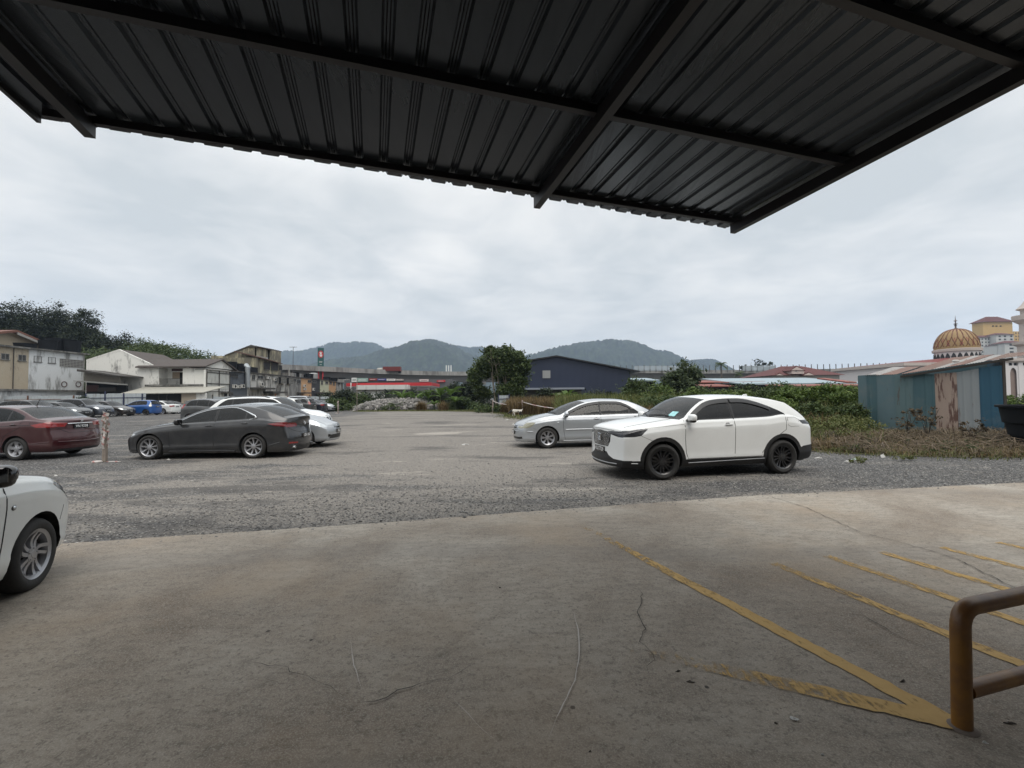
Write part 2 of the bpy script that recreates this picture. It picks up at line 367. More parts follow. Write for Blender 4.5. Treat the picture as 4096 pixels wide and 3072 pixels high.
DEF = dict(H=1.47, W=1.70, WB=2.6, OF=.88, OR=.95, cf=.12, cr=.12, pf=.80, pr=.84, rf=.85, rr=.6, k=.42, crown=.055, r=.31, rim=.205, tw=.20, step=.12,
           arch=.045, clad=0, sill=None, glass='glass_dark', shieldg='glass_dark', lamp='lamp', tail='red', alloy='alloy', style=dict(n=5, w0=.07, w1=.05, twin=0),
           steer=0, cw=.22, cwR=.14, plateF=None, plateR=None, zF=.45, zR=.75, mirror=True, handles=True, flare=.012, bot=.20)
def mk_car(label, P, loc, th, group='cars parked on the gravel lot', cat='car', name='parked_car'):
    S = dict(DEF); S.update(P); WB, Wd, H = S['WB'], S['W'], S['H']
    Sf = S['OF'] - S['cf']; Sr = -(WB + S['OR'] - S['cr'])
    top = S.get('top')
    if not top:
        hf, hc, sc, srf, srr, zrr, sb, zb_, zt = S['hf'], S['hc'], S['sc'], S['srf'], S['srr'], S['zrr'], S['sb'], S['zbk'], S['zt']
        top = [(Sf, hf - .13), (Sf - .02, hf - .06), (Sf - .08, hf - .015), (Sf - .2, hf + .02), ((Sf + sc) / 2, (hf + hc) / 2 + .03), (sc, hc), ((sc * .45 + srf * .55), (hc * .45 + (H - .05) * .55) + .03),
               (srf, H - .045), ((srf * .6 + srr * .4), H), (srr + .35, (H + zrr) / 2 + .012), (srr, zrr), ((srr * .5 + sb * .5), (zrr + zb_) / 2 + .015), (sb, zb_)]
        if sb - Sr > .1: top += [((sb + Sr) / 2, (zb_ + zt) / 2 + .01), (Sr + .05, zt + .01), (Sr, zt - .04)]
        else: top += [(Sr, zt)]
    T = pchip(top); belt_ = pchip(S['belt']); bot = pchip(S['botl']) if 'botl' in S else (lambda s: S['bot'])
    warpF = pchip(S.get('warpF', [(.1, -.10), (.25, -.02), (.45, 0), (.6, -.02), (.8, -.07), (1.0, -.14), (1.3, -.2)]))
    warpR = pchip(S.get('warpR', [(.1, -.08), (.25, -.02), (.5, 0), (.65, -.02), (.9, -.03), (1.1, -.06), (1.5, -.1)]))
    def belt(s): return min(belt_(s), T(s) - .012)
    def hw(s):
        w = Wd / 2
        if s > Sf - S['rf']:
            t = (Sf - s) / S['rf']; w *= S['pf'] + (1 - S['pf']) * math.sqrt(max(0, 1 - (1 - t) ** 2))
        if s < Sr + S['rr']:
            t = (s - Sr) / S['rr']; w *= S['pr'] + (1 - S['pr']) * math.sqrt(max(0, 1 - (1 - t) ** 2))
        for ax in (0, -WB): w += S['flare'] * (math.exp(-((s - ax) / .48) ** 4) - .5)
        return w
    def zr(s):
        b = belt(s); return b + max(.008, (T(s) - b) - min(S['crown'], .5 * (T(s) - b)))
    keys = {Sf, Sr, S['sc'], S['srf'], S['srr'], S['sb']}; te = [0, .004, .015, .04, .08, .14, .22, .32, .45, .6, .8, 1]
    st = set(keys) | {Sf - S['rf'] * t for t in te} | {Sr + S['rr'] * t for t in te}
    s_ = Sf
    while s_ > Sr:
        if min(abs(s_ - q) for q in st) > S['step'] * .5: st.add(s_)
        s_ -= S['step']
    st = sorted(st, reverse=True); ss = [st[0]]
    for a in st[1:]:
        if ss[-1] - a > .0015 or a in keys: ss.append(a)
    VL = [0, .03, .1, .17, .22, .26, .38, .52, .66, .77, .84, .87, .895, .95, 1]
    Q = pchip(S.get('Q', [(0, .90), (.05, .945), (.15, .972), (.22, .984), (.26, .978), (.4, .984), (.6, .994), (.78, 1.0), (.855, 1.0), (.895, .982), (.95, .972), (1, .950)]))
    VG = [.02, .12, .35, .6, .82, .94, 1]; VC = [.04, .12, .26, .45, .68, .86, 1]
    nl, ng, nc = len(VL), len(VG), len(VC); rows = nl + ng + nc
    bm = bmesh.new(); lab = bm.faces.layers.int.new('lab'); zone = bm.faces.layers.int.new('zone'); grid = []
    def wrap(s):
        """how far the middle of the windshield (forward) and of the rear glass (backward) bows out of the straight station"""
        sc_, srf, srr, sb_ = S['sc'], S['srf'], S['srr'], S['sb']; a = b__ = 0.0; cw, cr_ = S['cw'], S['cwR']
        if s >= sc_: a = cw * max(0, 1 - (s - sc_) / (Sf - sc_)) ** 1.3
        elif s >= srf: a = cw * (.45 + .55 * (s - srf) / (sc_ - srf))
        else: a = cw * .45 * max(0, 1 - (srf - s) / .8) ** 2
        if s <= sb_: b__ = cr_ * max(0, 1 - (sb_ - s) / max(.05, sb_ - Sr)) ** 1.3
        elif s <= srr: b__ = cr_ * (.5 + .5 * (srr - s) / (srr - sb_))
        else: b__ = cr_ * .5 * max(0, 1 - (s - srr) / .6) ** 2
        return a - b__
    def wx(p, s):
        x = p[0]
        if s > Sf - .45: k = ((s - (Sf - .45)) / .45) ** 2; x += warpF(p[2]) * k
        if s < Sr + .40: k = (((Sr + .40) - s) / .40) ** 2; x -= warpR(p[2]) * k
        return (x, p[1], p[2])
    for s in ss:
        w, B, b, z4, t_ = hw(s), bot(s), belt(s), zr(s), T(s); col = []
        for v in VL: col.append((s, w * Q(v), B + (b - B) * v))
        yb = w * Q(1) - .012; y4 = yb - .015 - S['k'] * (z4 - b)
        for g in VG:
            y = yb + (y4 - yb) * g + .10 * (z4 - b) * g * (1 - g); col.append((s, y, b + (z4 - b) * g))
        for c in VC: col.append((s + wrap(s) * (1 - (1 - c) ** 2), y4 * (1 - c), z4 + (t_ - z4) * (1 - (1 - c) ** 2.4)))
        grid.append([bm.verts.new(wx(p, s)) for p in col])
    for i in range(len(ss) - 1):
        for j in range(rows - 1):
            f = bm.faces.new((grid[i][j], grid[i][j + 1], grid[i + 1][j + 1], grid[i + 1][j]))
            f[zone] = 0 if j < nl - 1 else 1 if j < nl + ng - 1 else 2
            mid = (ss[i] + ss[i + 1]) / 2
            if f[zone] == 2 and j >= nl + ng:
                if S['srf'] < mid < S['sc']: f[lab] = L_['shield']
                elif S['sb'] < mid < S['srr']: f[lab] = L_['rear']
                elif mid > S['sc'] + .05 and mid < Sf - .06: f[lab] = L_['bonnet']
                elif mid < S['sb'] - .03 and mid > Sr: f[lab] = L_['boot']
    for end, c_, zn, sg, wp, s0 in ((0, S['cf'], 3, 1, warpF, Sf), (-1, S['cr'], 4, -1, warpR, Sr)):
        side = grid[end][:nl + ng]; w, B, b, z4, t_ = hw(s0), bot(s0), belt(s0), zr(s0), T(s0)
        pts0 = [(w * Q(v), B + (b - B) * v) for v in VL]; yb = w * Q(1) - .012; y4 = yb - .015 - S['k'] * (z4 - b)
        pts0 += [(yb + (y4 - yb) * g + .10 * (z4 - b) * g * (1 - g), b + (z4 - b) * g) for g in VG]
        prev = None; n_ = len(side)
        for i in range(n_):
            row = [side[i]]; y0, z0 = pts0[i]; vi = (i / (n_ - 1)) ** 3
            for j, c in enumerate(VC):
                y = y0 * (1 - c); crn = (t_ - z4) * (1 - (1 - c) ** 2.4)
                if i == n_ - 1: row.append(grid[end][nl + ng + j]); continue
                x = s0 + sg * c_ * (1 - (y / y0) ** 2.3) * (1 - .0 * vi); z = z0 + crn * vi
                row.append(bm.verts.new((x + sg * wp(z), y, z)))
            if i == n_ - 1:
                for j, vv in enumerate(row[1:]):
                    y = y0 * (1 - VC[j]); vv.co.x += sg * c_ * (1 - (y / max(y0, .01)) ** 2.3)
            if prev:
                for j in range(len(row) - 1):
                    f = bm.faces.new((prev[j], prev[j + 1], row[j + 1], row[j])); f[zone] = zn
            prev = row
    # pull the first rows of bonnet / boot after the bulged end edge so that the crown meets the cap smoothly
    for end, c_, sg in ((0, S['cf'], 1), (-1, S['cr'], -1)):
        for k in range(1, 40):
            idx = k if end == 0 else len(ss) - 1 - k
            if idx < 0 or idx >= len(ss): break
            dd = abs(ss[idx] - (Sf if end == 0 else Sr))
            if dd > .35: break
            q = (1 - dd / .35) ** 1.5
            for j, c in enumerate(VC): grid[idx][nl + ng + j].co.x += sg * c_ * q * (1 - (1 - c) ** 2.3)
    bmesh.ops.recalc_face_normals(bm, faces=bm.faces)
    cen = sum((f.normal.y for f in bm.faces if f[zone] == 0))
    if cen < 0: bmesh.ops.reverse_faces(bm, faces=bm.faces)
    # reference for shading normals and for placing things on the skin
    tmp = bm.copy(); bmesh.ops.triangulate(tmp, faces=tmp.faces); tmp.verts.ensure_lookup_table(); tmp.faces.ensure_lookup_table(); tmp.normal_update()
    RV = [v.co.copy() for v in tmp.verts]; RN = [v.normal.copy() for v in tmp.verts]; RT = [tuple(v.index for v in f.verts) for f in tmp.faces]
    for v, nrm in zip(RV, RN):
        if abs(v.y) < 1e-4: nrm.y = 0; nrm.normalize()
    tree = BVHTree.FromPolygons(RV, RT); tmp.free()
    from mathutils.interpolate import poly_3d_calc
    def nrm_at(p):
        q = Vector((p.x, abs(p.y), p.z)); h_, n_, i_, d_ = tree.find_nearest(q)
        if i_ is None: return Vector((0, 0, 1))
        tri = RT[i_]; w_ = poly_3d_calc([RV[k] for k in tri], h_); n2_ = sum((RN[k] * w for k, w in zip(tri, w_)), Vector()); n2_.normalize()
        if p.y < 0: n2_.y *= -1
        return n2_
    def on_side(s, z):
        r_ = tree.ray_cast(Vector((s, 3, z)), Vector((0, -1, 0))); return r_[0] if r_[0] else Vector((s, Wd / 2, z))
    def on_end(y, z, front):
        r_ = tree.ray_cast(Vector((4 if front else -8, abs(y), z)), Vector((-1 if front else 1, 0, 0))); p = r_[0] or Vector((Sf if front else Sr, abs(y), z)); p.y = y if r_[0] else y; return p
    def on_top(s, y):
        r_ = tree.ray_cast(Vector((s, abs(y), 4)), Vector((0, 0, -1))); p = r_[0] or Vector((s, y, T(s))); p = p.copy(); p.y = y; return p
    # --- outlines on the skin
    zc = S['r']; ar = S['r'] + S['arch']
    if S['clad']:
        for ax in (0, -WB): cutpoly(bm, lab, zone, circle(ax, zc, ar + S['clad'], 30), 'xz', (0,), L_['clad'])
    if S['sill']: cutpoly(bm, lab, zone, [(Sf + .3, -.1), (Sf + .3, S['sill']), (Sr - .3, S['sill']), (Sr - .3, -.1)], 'xz', (0,), L_['clad'])
    for pl in S.get('black_side', ()): cutpoly(bm, lab, zone, pl, 'xz', (0, 1), L_['clad'])
    lines = []   # (points, colour slot, radius)
    sA, sB, sE, zE, sT = S['sA'], S['sB'], S['sE'], S['zE'], S['sT']
    def upper(s, m_):
        u = zr(s) - m_
        if s < sT: t = (sT - s) / (sT - sE); ut = zr(sT) - m_; u = min(u, ut + (zE + .0 - ut) * t ** 1.6 - m_ * .0)
        return u
    def lower(s, m_): return belt(s) + .012 + m_
    def band(a, b_, mu, ml):
        n_ = max(4, int((a - b_) / .09)); up = []; lo = []
        for i in range(n_ + 1):
            s = a + (b_ - a) * i / n_; u, l_ = upper(s, mu), lower(s, ml)
            if u - l_ > .012: up.append((s, u)); lo.append((s, l_))
        return lo + up[::-1]
    dlo = band(sA, sE, .026, 0)
    cutpoly(bm, lab, zone, dlo, 'xz', (1,), L_['black'])
    gm = .048
    for a, b_, nm in ((sA - .12, sB + .035, 'gF'), (sB - .035, S.get('sQ', sE) + .03, 'gR')) + (((S['sQ'] - .02, sE + .04, 'gQ'),) if 'sQ' in S else ()):
        pl = band(a, b_, gm, .014)
        if len(pl) > 5: cutpoly(bm, lab, zone, pl, 'xz', (1,), L_[nm])
    db, d1, d3 = S.get('doorb', .30), S['sD'], S['sE'] + S.get('dE', 0)
    rw = -WB + ar + S['clad'] + .03
    df = [(d1, belt(d1) + .02), (d1 + .01, .75), (d1 - .01, .5), (d1 - .05, db), (sB + .01, db), (sB, .7), (sB, belt(sB) + .02)]
    dr = [(sB, belt(sB) + .02), (sB, .7), (sB + .01, db), (rw, db), (rw - .02, .45), (-WB + .3, min(.66, zc + ar - .02)), (d3, .88), (d3 - .02, belt(d3) + .02)]
    if not S.get('far'):
        cutpoly(bm, lab, zone, df, 'xz', (0,), L_['doorF'], only=(0,)); cutpoly(bm, lab, zone, dr, 'xz', (0,), L_['doorR'], only=(0,))
        lines += [('side', df[:5], 1, .005), ('side', dr, 1, .005), ('side', [(sB, belt(sB)), (sB + .02, upper(sB, .035))], 1, .006)]
        lines += [('top', [(S['sc'] + .03, .30), (S['sc'] + .04, .62), (.35, .70), (Sf - .10, .62)], 1, .005), ('top', [(S['sc'] + .03, .30), (S['sc'] + .025, 0)], 1, .004)]
    for ax in (0, -WB): cutpoly(bm, lab, zone, circle(ax, zc, ar, 32), 'xz', (0,), L_['hole'])
    if 'headC' in S: cutpoly(bm, lab, zone, S['headC'], 'yz', (3,), L_['head'])
    if 'headS' in S: cutpoly(bm, lab, zone, S['headS'], 'xz', (0, 1), L_['head'], only=(0, 2, 3, 16))
    if 'tailC' in S: cutpoly(bm, lab, zone, S['tailC'], 'yz', (4,), L_['tail'])
    if 'tailS' in S: cutpoly(bm, lab, zone, S['tailS'], 'xz', (0, 1), L_['tail'], only=(0,))
    for pl in S.get('grille', ()): cutpoly(bm, lab, zone, pl, 'yz', (3,), L_['grille'])
    for pl in S.get('intake', ()): cutpoly(bm, lab, zone, pl, 'yz', (3,), L_['intake'])
    for pl in S.get('blackR', ()): cutpoly(bm, lab, zone, pl, 'yz', (4,), L_['clad'])
    for pl in S.get('fog', ()): cutpoly(bm, lab, zone, pl, 'yz', (4,) if S.get('fogred') else (3,), L_['fog'])
    if 'bootC' in S: cutpoly(bm, lab, zone, S['bootC'], 'yz', (4,), L_['boot'], only=(0,))
    if 'glassC' in S: cutpoly(bm, lab, zone, S['glassC'], 'yz', (4,), L_['rear'])
    # --- wheel openings: remove and line them
    holes = [f for f in bm.faces if f[lab] == L_['hole']]; bmesh.ops.delete(bm, geom=holes, context='FACES')
    be = [e_ for e_ in bm.edges if len(e_.link_faces) == 1 and e_.link_faces[0][zone] == 0 and any(abs(math.hypot((e_.verts[0].co.x + e_.verts[1].co.x) / 2 - ax, (e_.verts[0].co.z + e_.verts[1].co.z) / 2 - zc) - ar) < .02 for ax in (0, -WB))]
    r_ = bmesh.ops.extrude_edge_only(bm, edges=be)
    for g in r_['geom']:
        if isinstance(g, bmesh.types.BMVert): g.co.y = Wd / 2 - .30
        if isinstance(g, bmesh.types.BMFace): g[lab] = 15; g[zone] = 9
    # --- mirror
    faces = [(tuple(v.co.copy() for v in f.verts), f[lab], f[zone]) for f in bm.faces]; bm.free()
    root = empty(name, loc, rad(th), label, cat, group)
    def collect(labs, side=None):
        vi = {}; vs = []; fs = []; lb = []
        for co, l_, z_ in faces:
            if l_ not in labs: continue
            for sg in (1, -1):
                if side is not None and sg != side: continue
                idx = []
                for p in (co if sg == 1 else co[::-1]):
                    key = (round(p.x, 4), round(p.y * sg, 4), round(p.z, 4))
                    if key not in vi: vi[key] = len(vs); vs.append(Vector((p.x, p.y * sg, p.z)))
                    if vi[key] not in idx: idx.append(vi[key])
                if len(idx) > 2: fs.append(tuple(idx)); lb.append((l_, z_))
        return vs, fs, lb
    def part(nm, labs, mats, side=None, parent=root, shift=0, extra=None):
        """labs: {label: material slot}"""
        vs, fs, lb = collect(labs, side)
        if not fs: return None
        n0 = len(vs); mi = [labs[l_] for l_, z_ in lb]; sm_ = [z_ != 9 for l_, z_ in lb]
        ns = [nrm_at(v) for v in vs]
        if shift: vs = [v + n_ * shift for v, n_ in zip(vs, ns)]
        if extra and extra.v: fs = fs + [tuple(i + n0 for i in f) for f in extra.f]; vs = vs + [Vector(v) for v in extra.v]; mi += extra.m; sm_ += [True] * len(extra.f)
        me = bpy.data.meshes.new(nm); me.from_pydata(vs, [], fs)
        for m_ in mats: me.materials.append(m_)
        me.polygons.foreach_set('material_index', mi); me.polygons.foreach_set('use_smooth', sm_)
        me.update(); ln = []
        pn = [p.normal.copy() for p in me.polygons]
        for p in me.polygons:
            for li in p.loop_indices:
                k = me.loops[li].vertex_index; ln.append(ns[k] if (k < n0 and sm_[p.index]) else (pn[p.index] if k < n0 else me.vertices[k].normal.copy()))
        me.normals_split_custom_set(ln)
        o = bpy.data.objects.new(nm, me); C.objects.link(o); o.parent = parent; return o
    body_m = S['paint']; BM_ = [body_m, M['black'], M['well'], M['gloss_black'], M['chrome'], M['silver_line']]
    ex = MB()
    for kind, pts, mi, rd in lines + S.get('lines', []):
        for sg in (1, -1):
            q = []
            for i in range(len(pts) - 1):
                a, b_ = pts[i], pts[i + 1]; n_ = max(1, int(math.hypot(b_[0] - a[0], b_[1] - a[1]) / .07))
                for k in range(n_): q.append((a[0] + (b_[0] - a[0]) * k / n_, a[1] + (b_[1] - a[1]) * k / n_))
            q.append(pts[-1]); out_ = []
            for a, b_ in q:
                if kind == 'side': p = on_side(a, b_).copy(); p.y *= sg
                elif kind == 'top': p = on_top(a, b_ * sg)
                else: p = on_end(a * sg, b_, kind == 'front')
                out_.append(p)
            ex.tube(out_, rd, 5 if rd < .01 else 7, mi, cap=False)
    # underside, cabin floor
    ex.box(Sr + .15, Sf - .12, -Wd * .36, Wd * .36, S['bot'] + .0, S['bot'] + .05, 2)
    ex.box(-WB + .35, -.42, -Wd * .44, Wd * .44, S['bot'] + .03, .42, 2)
    ex.box(Sr + .15, -WB - .35, -Wd * .40, Wd * .40, S['bot'] + .02, .40, 2); ex.box(.40, Sf - .08, -Wd * .38, Wd * .38, S['bot'] + .02, .40, 2)
    for ax in (0, -WB): ex.box(ax - .42, ax + .42, -Wd / 2 + .29, Wd / 2 - .29, S['bot'] + .02, min(.72, belt(ax) - .12), 2)
    bl = {0: 0, 1: 1, 14: 1, 15: 2, L_['clad']: 1 if not S.get('cladgloss') else 3, L_['intake']: 1}
    part('body', bl, BM_, extra=ex)
    if not S.get('far'):
        for sd in (1, -1):
            for nm, lb_, hs in (('doorF', L_['doorF'], sB + .14), ('doorR', L_['doorR'], S.get('hR', d3 + .18))):
                d = part('door', {lb_: 0}, [body_m], sd)
                if d and S['handles'] and hs > Sr:
                    hz_ = S.get('handz', belt(hs) - .09); p = on_side(hs, hz_); h_ = MB()
                    h_.blob((hs, (p.y + .022) * sd, hz_), (.095, .012, .014), .7, 12, 6, 0); h_.blob((hs + .01, (p.y - .002) * sd, hz_), (.055, .010, .034), .9, 10, 6, 1)
                    h_.build('handle', [S.get('handmat', body_m), M['gloss_black']], d, True)
    gk = M[S['glass']]
    for sd in (1, -1):
        for lb_ in ('gF', 'gR', 'gQ'): part('side_window', {L_[lb_]: 0}, [M[S.get('glassR', S['glass'])] if lb_ != 'gF' else gk], sd)
        part('headlight', {L_['head']: 0}, [M[S['lamp']]], sd, shift=.002); part('tail_light', {L_['tail']: 0}, [M[S['tail']]], sd, shift=.002)
        part('reflector' if S.get('fogred') else 'fog_lamp', {L_['fog']: 0}, [M['red'] if S.get('fogred') else M['gloss_black']], sd, shift=.002)
    part('windshield', {L_['shield']: 0}, [M[S['shieldg']]], shift=-.001); part('rear_window', {L_['rear']: 0}, [M[S.get('rearg', S['glass'])]], shift=-.001)
    part('bonnet', {L_['bonnet']: 0}, [body_m]); part('boot_lid' if S.get('sedan') else 'tailgate', {L_['boot']: 0}, [body_m])
    g_ = part('grille', {L_['grille']: 0}, [M['gloss_black']], shift=-.004)
    if S.get('bars') and g_:
        b_ = MB()
        for z_, y_, rd in S['bars']: b_.tube([on_end(y_ * q, z_, True) + Vector((.008, 0, 0)) for q in (-1, -.75, -.5, -.25, 0, .25, .5, .75, 1)], rd, 6)
        b_.build('grille_bar', M['chrome'], g_, True)
    if S.get('dots') and g_:
        b_ = MB()
        for r_i in range(13):
            z_ = .605 + r_i * .0235
            for c_i in range(-14, 15):
                y_ = c_i * .031 + (.0155 if r_i % 2 else 0)
                if abs(y_) < .40 - (.90 - z_) * .22 and not (abs(y_) < .085 and .68 < z_ < .84): b_.blob(on_end(y_, z_, True) + Vector((.003, 0, 0)), (.004, .006 + .004 * abs(y_) / .4, .0055), 1, 6, 4)
        b_.build('grille_stud', M['chrome'], g_, True)['kind'] = 'stuff'
    if S.get('emblemF') or S.get('emblemR'):
        for key, fr in (('emblemF', True), ('emblemR', False)):
            if key not in S: continue
            kind, z_, sz = S[key]; p = on_end(0, z_, fr); sg = 1 if fr else -1; e_ = MB(); x_ = p.x + sg * .012
            if kind == 'H':
                e_.tube([(x_, y * sz, z_ + z * sz) for y, z in ((-.5, .42), (-.42, -.42), (.42, -.42), (.5, .42), (-.5, .42))], sz * .06, 6)
                for a, b in (((-.26, .36), (-.16, -.34)), ((.26, .36), (.16, -.34)), ((-.2, 0), (.2, 0))): e_.tube([(x_, a[0] * sz, z_ + a[1] * sz), (x_, b[0] * sz, z_ + b[1] * sz)], sz * .085, 6)
            else:
                e_.tube([(x_, math.cos(t) * sz * .5, z_ + math.sin(t) * sz * .4) for t in [k * math.pi / 8 for k in range(17)]], sz * .07, 6)
                if kind == 'wing': e_.tube([(x_, y * sz, z_ + z * sz) for y, z in ((-.46, .12), (-.2, .08), (0, -.12), (.2, .08), (.46, .12))], sz * .06, 6)
                if kind == 'disc': e_.blob((x_ - sg * .006, 0, z_), (.01, sz * .45, sz * .36), 1)
            e_.build('emblem', M['chrome'], root, True)
    for key, z_, fr in (('plateF', S['zF'], True), ('plateR', S['zR'], False)):
        if S[key]:
            p = on_end(S.get('plateY', 0), z_, fr); sg = 1 if fr else -1; pb = MB(); hh = S.get('ph', .115); ww = S.get('pw', .44)
            Mx = Matrix.Translation((p.x + sg * .018, S.get('plateY', 0), z_)) @ Matrix.Rotation(sg * math.pi / 2, 4, 'Z')
            Mb = Matrix.Translation((p.x + sg * .006, S.get('plateY', 0), z_)); pb.box(-.012, .012, -ww / 2, ww / 2, -hh / 2, hh / 2, 0, Mb)
            Mt = Mx @ Matrix.Translation((0, -.003, 0)); text_mb(pb, S[key], hh * .62, Mt, 1, wmax=ww * .9)
            pb.build('number_plate', [M['gloss_black'], M['plate_white']], root)
    if S['mirror']:
        sm_ = sA - .14; zm = belt(sm_) + .07; p = on_side(sm_, belt(sm_) - .01)
        for sd in (1, -1):
            b_ = MB(); y_ = (p.y + .115) * sd
            b_.blob((sm_ - .01, y_, zm), (.062, .105, .072), .72, 14, 10, 0); b_.blob((sm_ - .008, y_, zm - .045), (.056, .096, .048), .8, 12, 8, 1)
            b_.tube([(sm_, (p.y - .03) * sd, zm - .06), (sm_, (p.y + .08) * sd, zm - .045)], .026, 8, 1); b_.box(sm_ - .070, sm_ - .064, y_ - .085, y_ + .085, zm - .045, zm + .05, 2)
            b_.build('wing_mirror', [S.get('mirmat', body_m), M['gloss_black'], M['gloss_black']], root, True)  # mirror glass slot is black, painting in a dark reflection
    fin = S.get('fin')
    if fin:
        b_ = MB(); z_ = T(fin)
        if S.get('rod'): b_.tube([(fin, 0, z_), (fin - .10, 0, z_ + .2)], [.012, .005], 6, 1); b_.blob((fin + .01, 0, z_), (.045, .025, .02), 1, 10, 6, 1)
        else: b_.prism([(-.09, -.02), (-.07, .055), (-.02, .05), (.10, -.02)], Matrix.Translation((fin, 0, z_)), -.018, .018)
        b_.build('antenna', [body_m, M['black']], root, True)
    if S.get('rails'):
        for sd in (1, -1):
            b_ = MB(); a_, c_ = S['srf'] - .1, S['srr'] + .1; pts = []
            for i in range(9):
                s = a_ + (c_ - a_) * i / 8; y4 = hw(s) * Q(1) - .027 - S['k'] * (zr(s) - belt(s)); pts.append((s, (y4 - .05) * sd, zr(s) + (.015 if i in (0, 8) else .055)))
            b_.tube(pts, .018, 6); b_.build('roof_rail', M[S['rails']], root, True)
    if S.get('visor'):
        for sd in (1, -1):
            for a, b2 in ((sA - .10, sB + .02), (sB - .02, sE + .30)):
                b_ = MB(); n_ = 10; vs = []
                for i in range(n_ + 1):
                    s = a + (b2 - a) * i / n_; u = upper(s, .03); w_ = min(.075, max(.01, (u - lower(s, 0)) * .6))
                    for dz, dy in ((0, .004), (-w_ * .5, .022), (-w_, .026), (-w_, .020)):
                        p = on_side(s, u + dz); vs.append((s, (p.y + dy) * sd, u + dz))
                b_.add(vs, [(i * 4 + j, i * 4 + j + 1, i * 4 + j + 5, i * 4 + j + 4) for i in range(n_) for j in range(3)]); b_.build('window_visor', M['black'], root, True)
    if S.get('spoiler'):
        z_ = T(S['srr']); b_ = MB(); b_.box(S['srr'] - .17, S['srr'] + .06, -Wd * .34, Wd * .34, z_ - .035, z_ - .004); b_.build('roof_spoiler', S.get('spoilmat', body_m), root)
    if S.get('exhaust'):
        for sd in S['exhaust']:
            b_ = MB(); b_.lathe([(.04, -.08), (.04, .06), (.034, .06), (.034, -.02)], 14, Matrix.Translation((Sr - .04, sd, .27)) @ Matrix.Rotation(-math.pi / 2, 4, 'Y')); b_.build('exhaust_pipe', M['chrome'], root, True)
    if S.get('cabin'):
        im = {'beige': M['interior_beige'], 'grey': M['interior_grey']}.get(S['cabin'], M['interior'])
        b_ = MB(); zc_ = belt(-1.0)
        for s0, w_, ys in ((-1.35, .5, (-.36, .36)), (-2.2, 1.25, (0,))):
            for y_ in ys:
                b_.blob((s0 + .25, y_, .55), (.27, w_ / 2, .12), .6); b_.blob((s0 - .06, y_, .82), (.09, w_ / 2, .32), .6)
            for y_ in (-.36, .36): b_.blob((s0 - .10, y_, 1.17), (.05, .13, .09), .7)
        b_.build('seat', im, root, True)
        b_ = MB(); b_.blob((-.62, 0, zc_ - .12), (.26, Wd * .43, .13), .55); b_.build('dashboard', M['interior'], root, True)
        b_ = MB(); b_.tube([(-.92 + .06 * math.sin(t), -.36 + .18 * math.cos(t), zc_ + .02 + .17 * math.sin(t)) for t in [k * math.pi / 8 for k in range(17)]], .014, 6); b_.box(-.93, -.88, -.53, -.19, zc_, zc_ + .03); b_.build('steering_wheel', M['interior'], root, True)
    for f_ in S.get('extra', ()): f_(root, on_side, on_end, on_top, S)
    t_, m_, d_ = wheel_geo(S['r'], S['rim'], S['tw'], S['style']); yw = Wd / 2 - .015 - S['tw'] / 2; meshes = None
    for ax in (0, -WB):
        for sd in (1, -1):
            if meshes is None:
                h0 = d_.build('wheel', [M['disc'], M['well']], root, True); a0 = t_.build('tyre', M['rubber'], h0, True, merge=True); b0 = m_.build('rim', M[S['alloy']], h0, True, sharp=30, merge=False); meshes = (h0.data, a0.data, b0.data); h = h0
            else:
                h = bpy.data.objects.new('wheel', meshes[0]); C.objects.link(h); h.parent = root
                for nm, me in (('tyre', meshes[1]), ('rim', meshes[2])):
                    q = bpy.data.objects.new(nm, me); C.objects.link(q); q.parent = h
            h.location = (ax, yw * sd, S['r']); h.rotation_euler = (0, random.uniform(0, 1.2), (0 if sd == 1 else math.pi) + (rad(S['steer']) if ax == 0 else 0))
            h.rotation_mode = 'XYZ'
    return root
def at_contact(cx_, cy_, th, near, W_, back=0.0):
    """front-axle centre on the ground, from the outer contact point of a wheel; near: +1 left side, -1 right side faces the camera; back: how far that wheel sits behind the front axle"""
    t = rad(th); h = Vector((math.cos(t), math.sin(t))); l = Vector((-math.sin(t), math.cos(t)))
    p = Vector((cx_, cy_)) - l * near * (W_ / 2 - .03) + h * back
    return (p.x, p.y, gz(p.x, p.y))

# ------------------------------------------------------------------ the cars in the picture
PT = dict(white=paint('pearl_white_paint', (.74, .75, .74)), silver=paint('silver_paint', (.42, .44, .46), .55, .3), grey=paint('machine_grey_paint', (.024, .025, .028), .4, .3), maroon=paint('maroon_paint', (.045, .005, .008), .3, .3),
          white2=paint('white_paint', (.66, .67, .65)), black=paint('black_paint', (.008, .008, .009)), slate=paint('slate_blue_paint', (.045, .052, .068), .5, .3), brown=paint('black_brown_paint', (.020, .015, .013), .3),
          blue=paint('bright_blue_paint', (.012, .085, .30), .35, .3), navy=paint('navy_paint', (.014, .018, .030), .3), dgrey=paint('dark_grey_paint', (.05, .052, .054), .4))

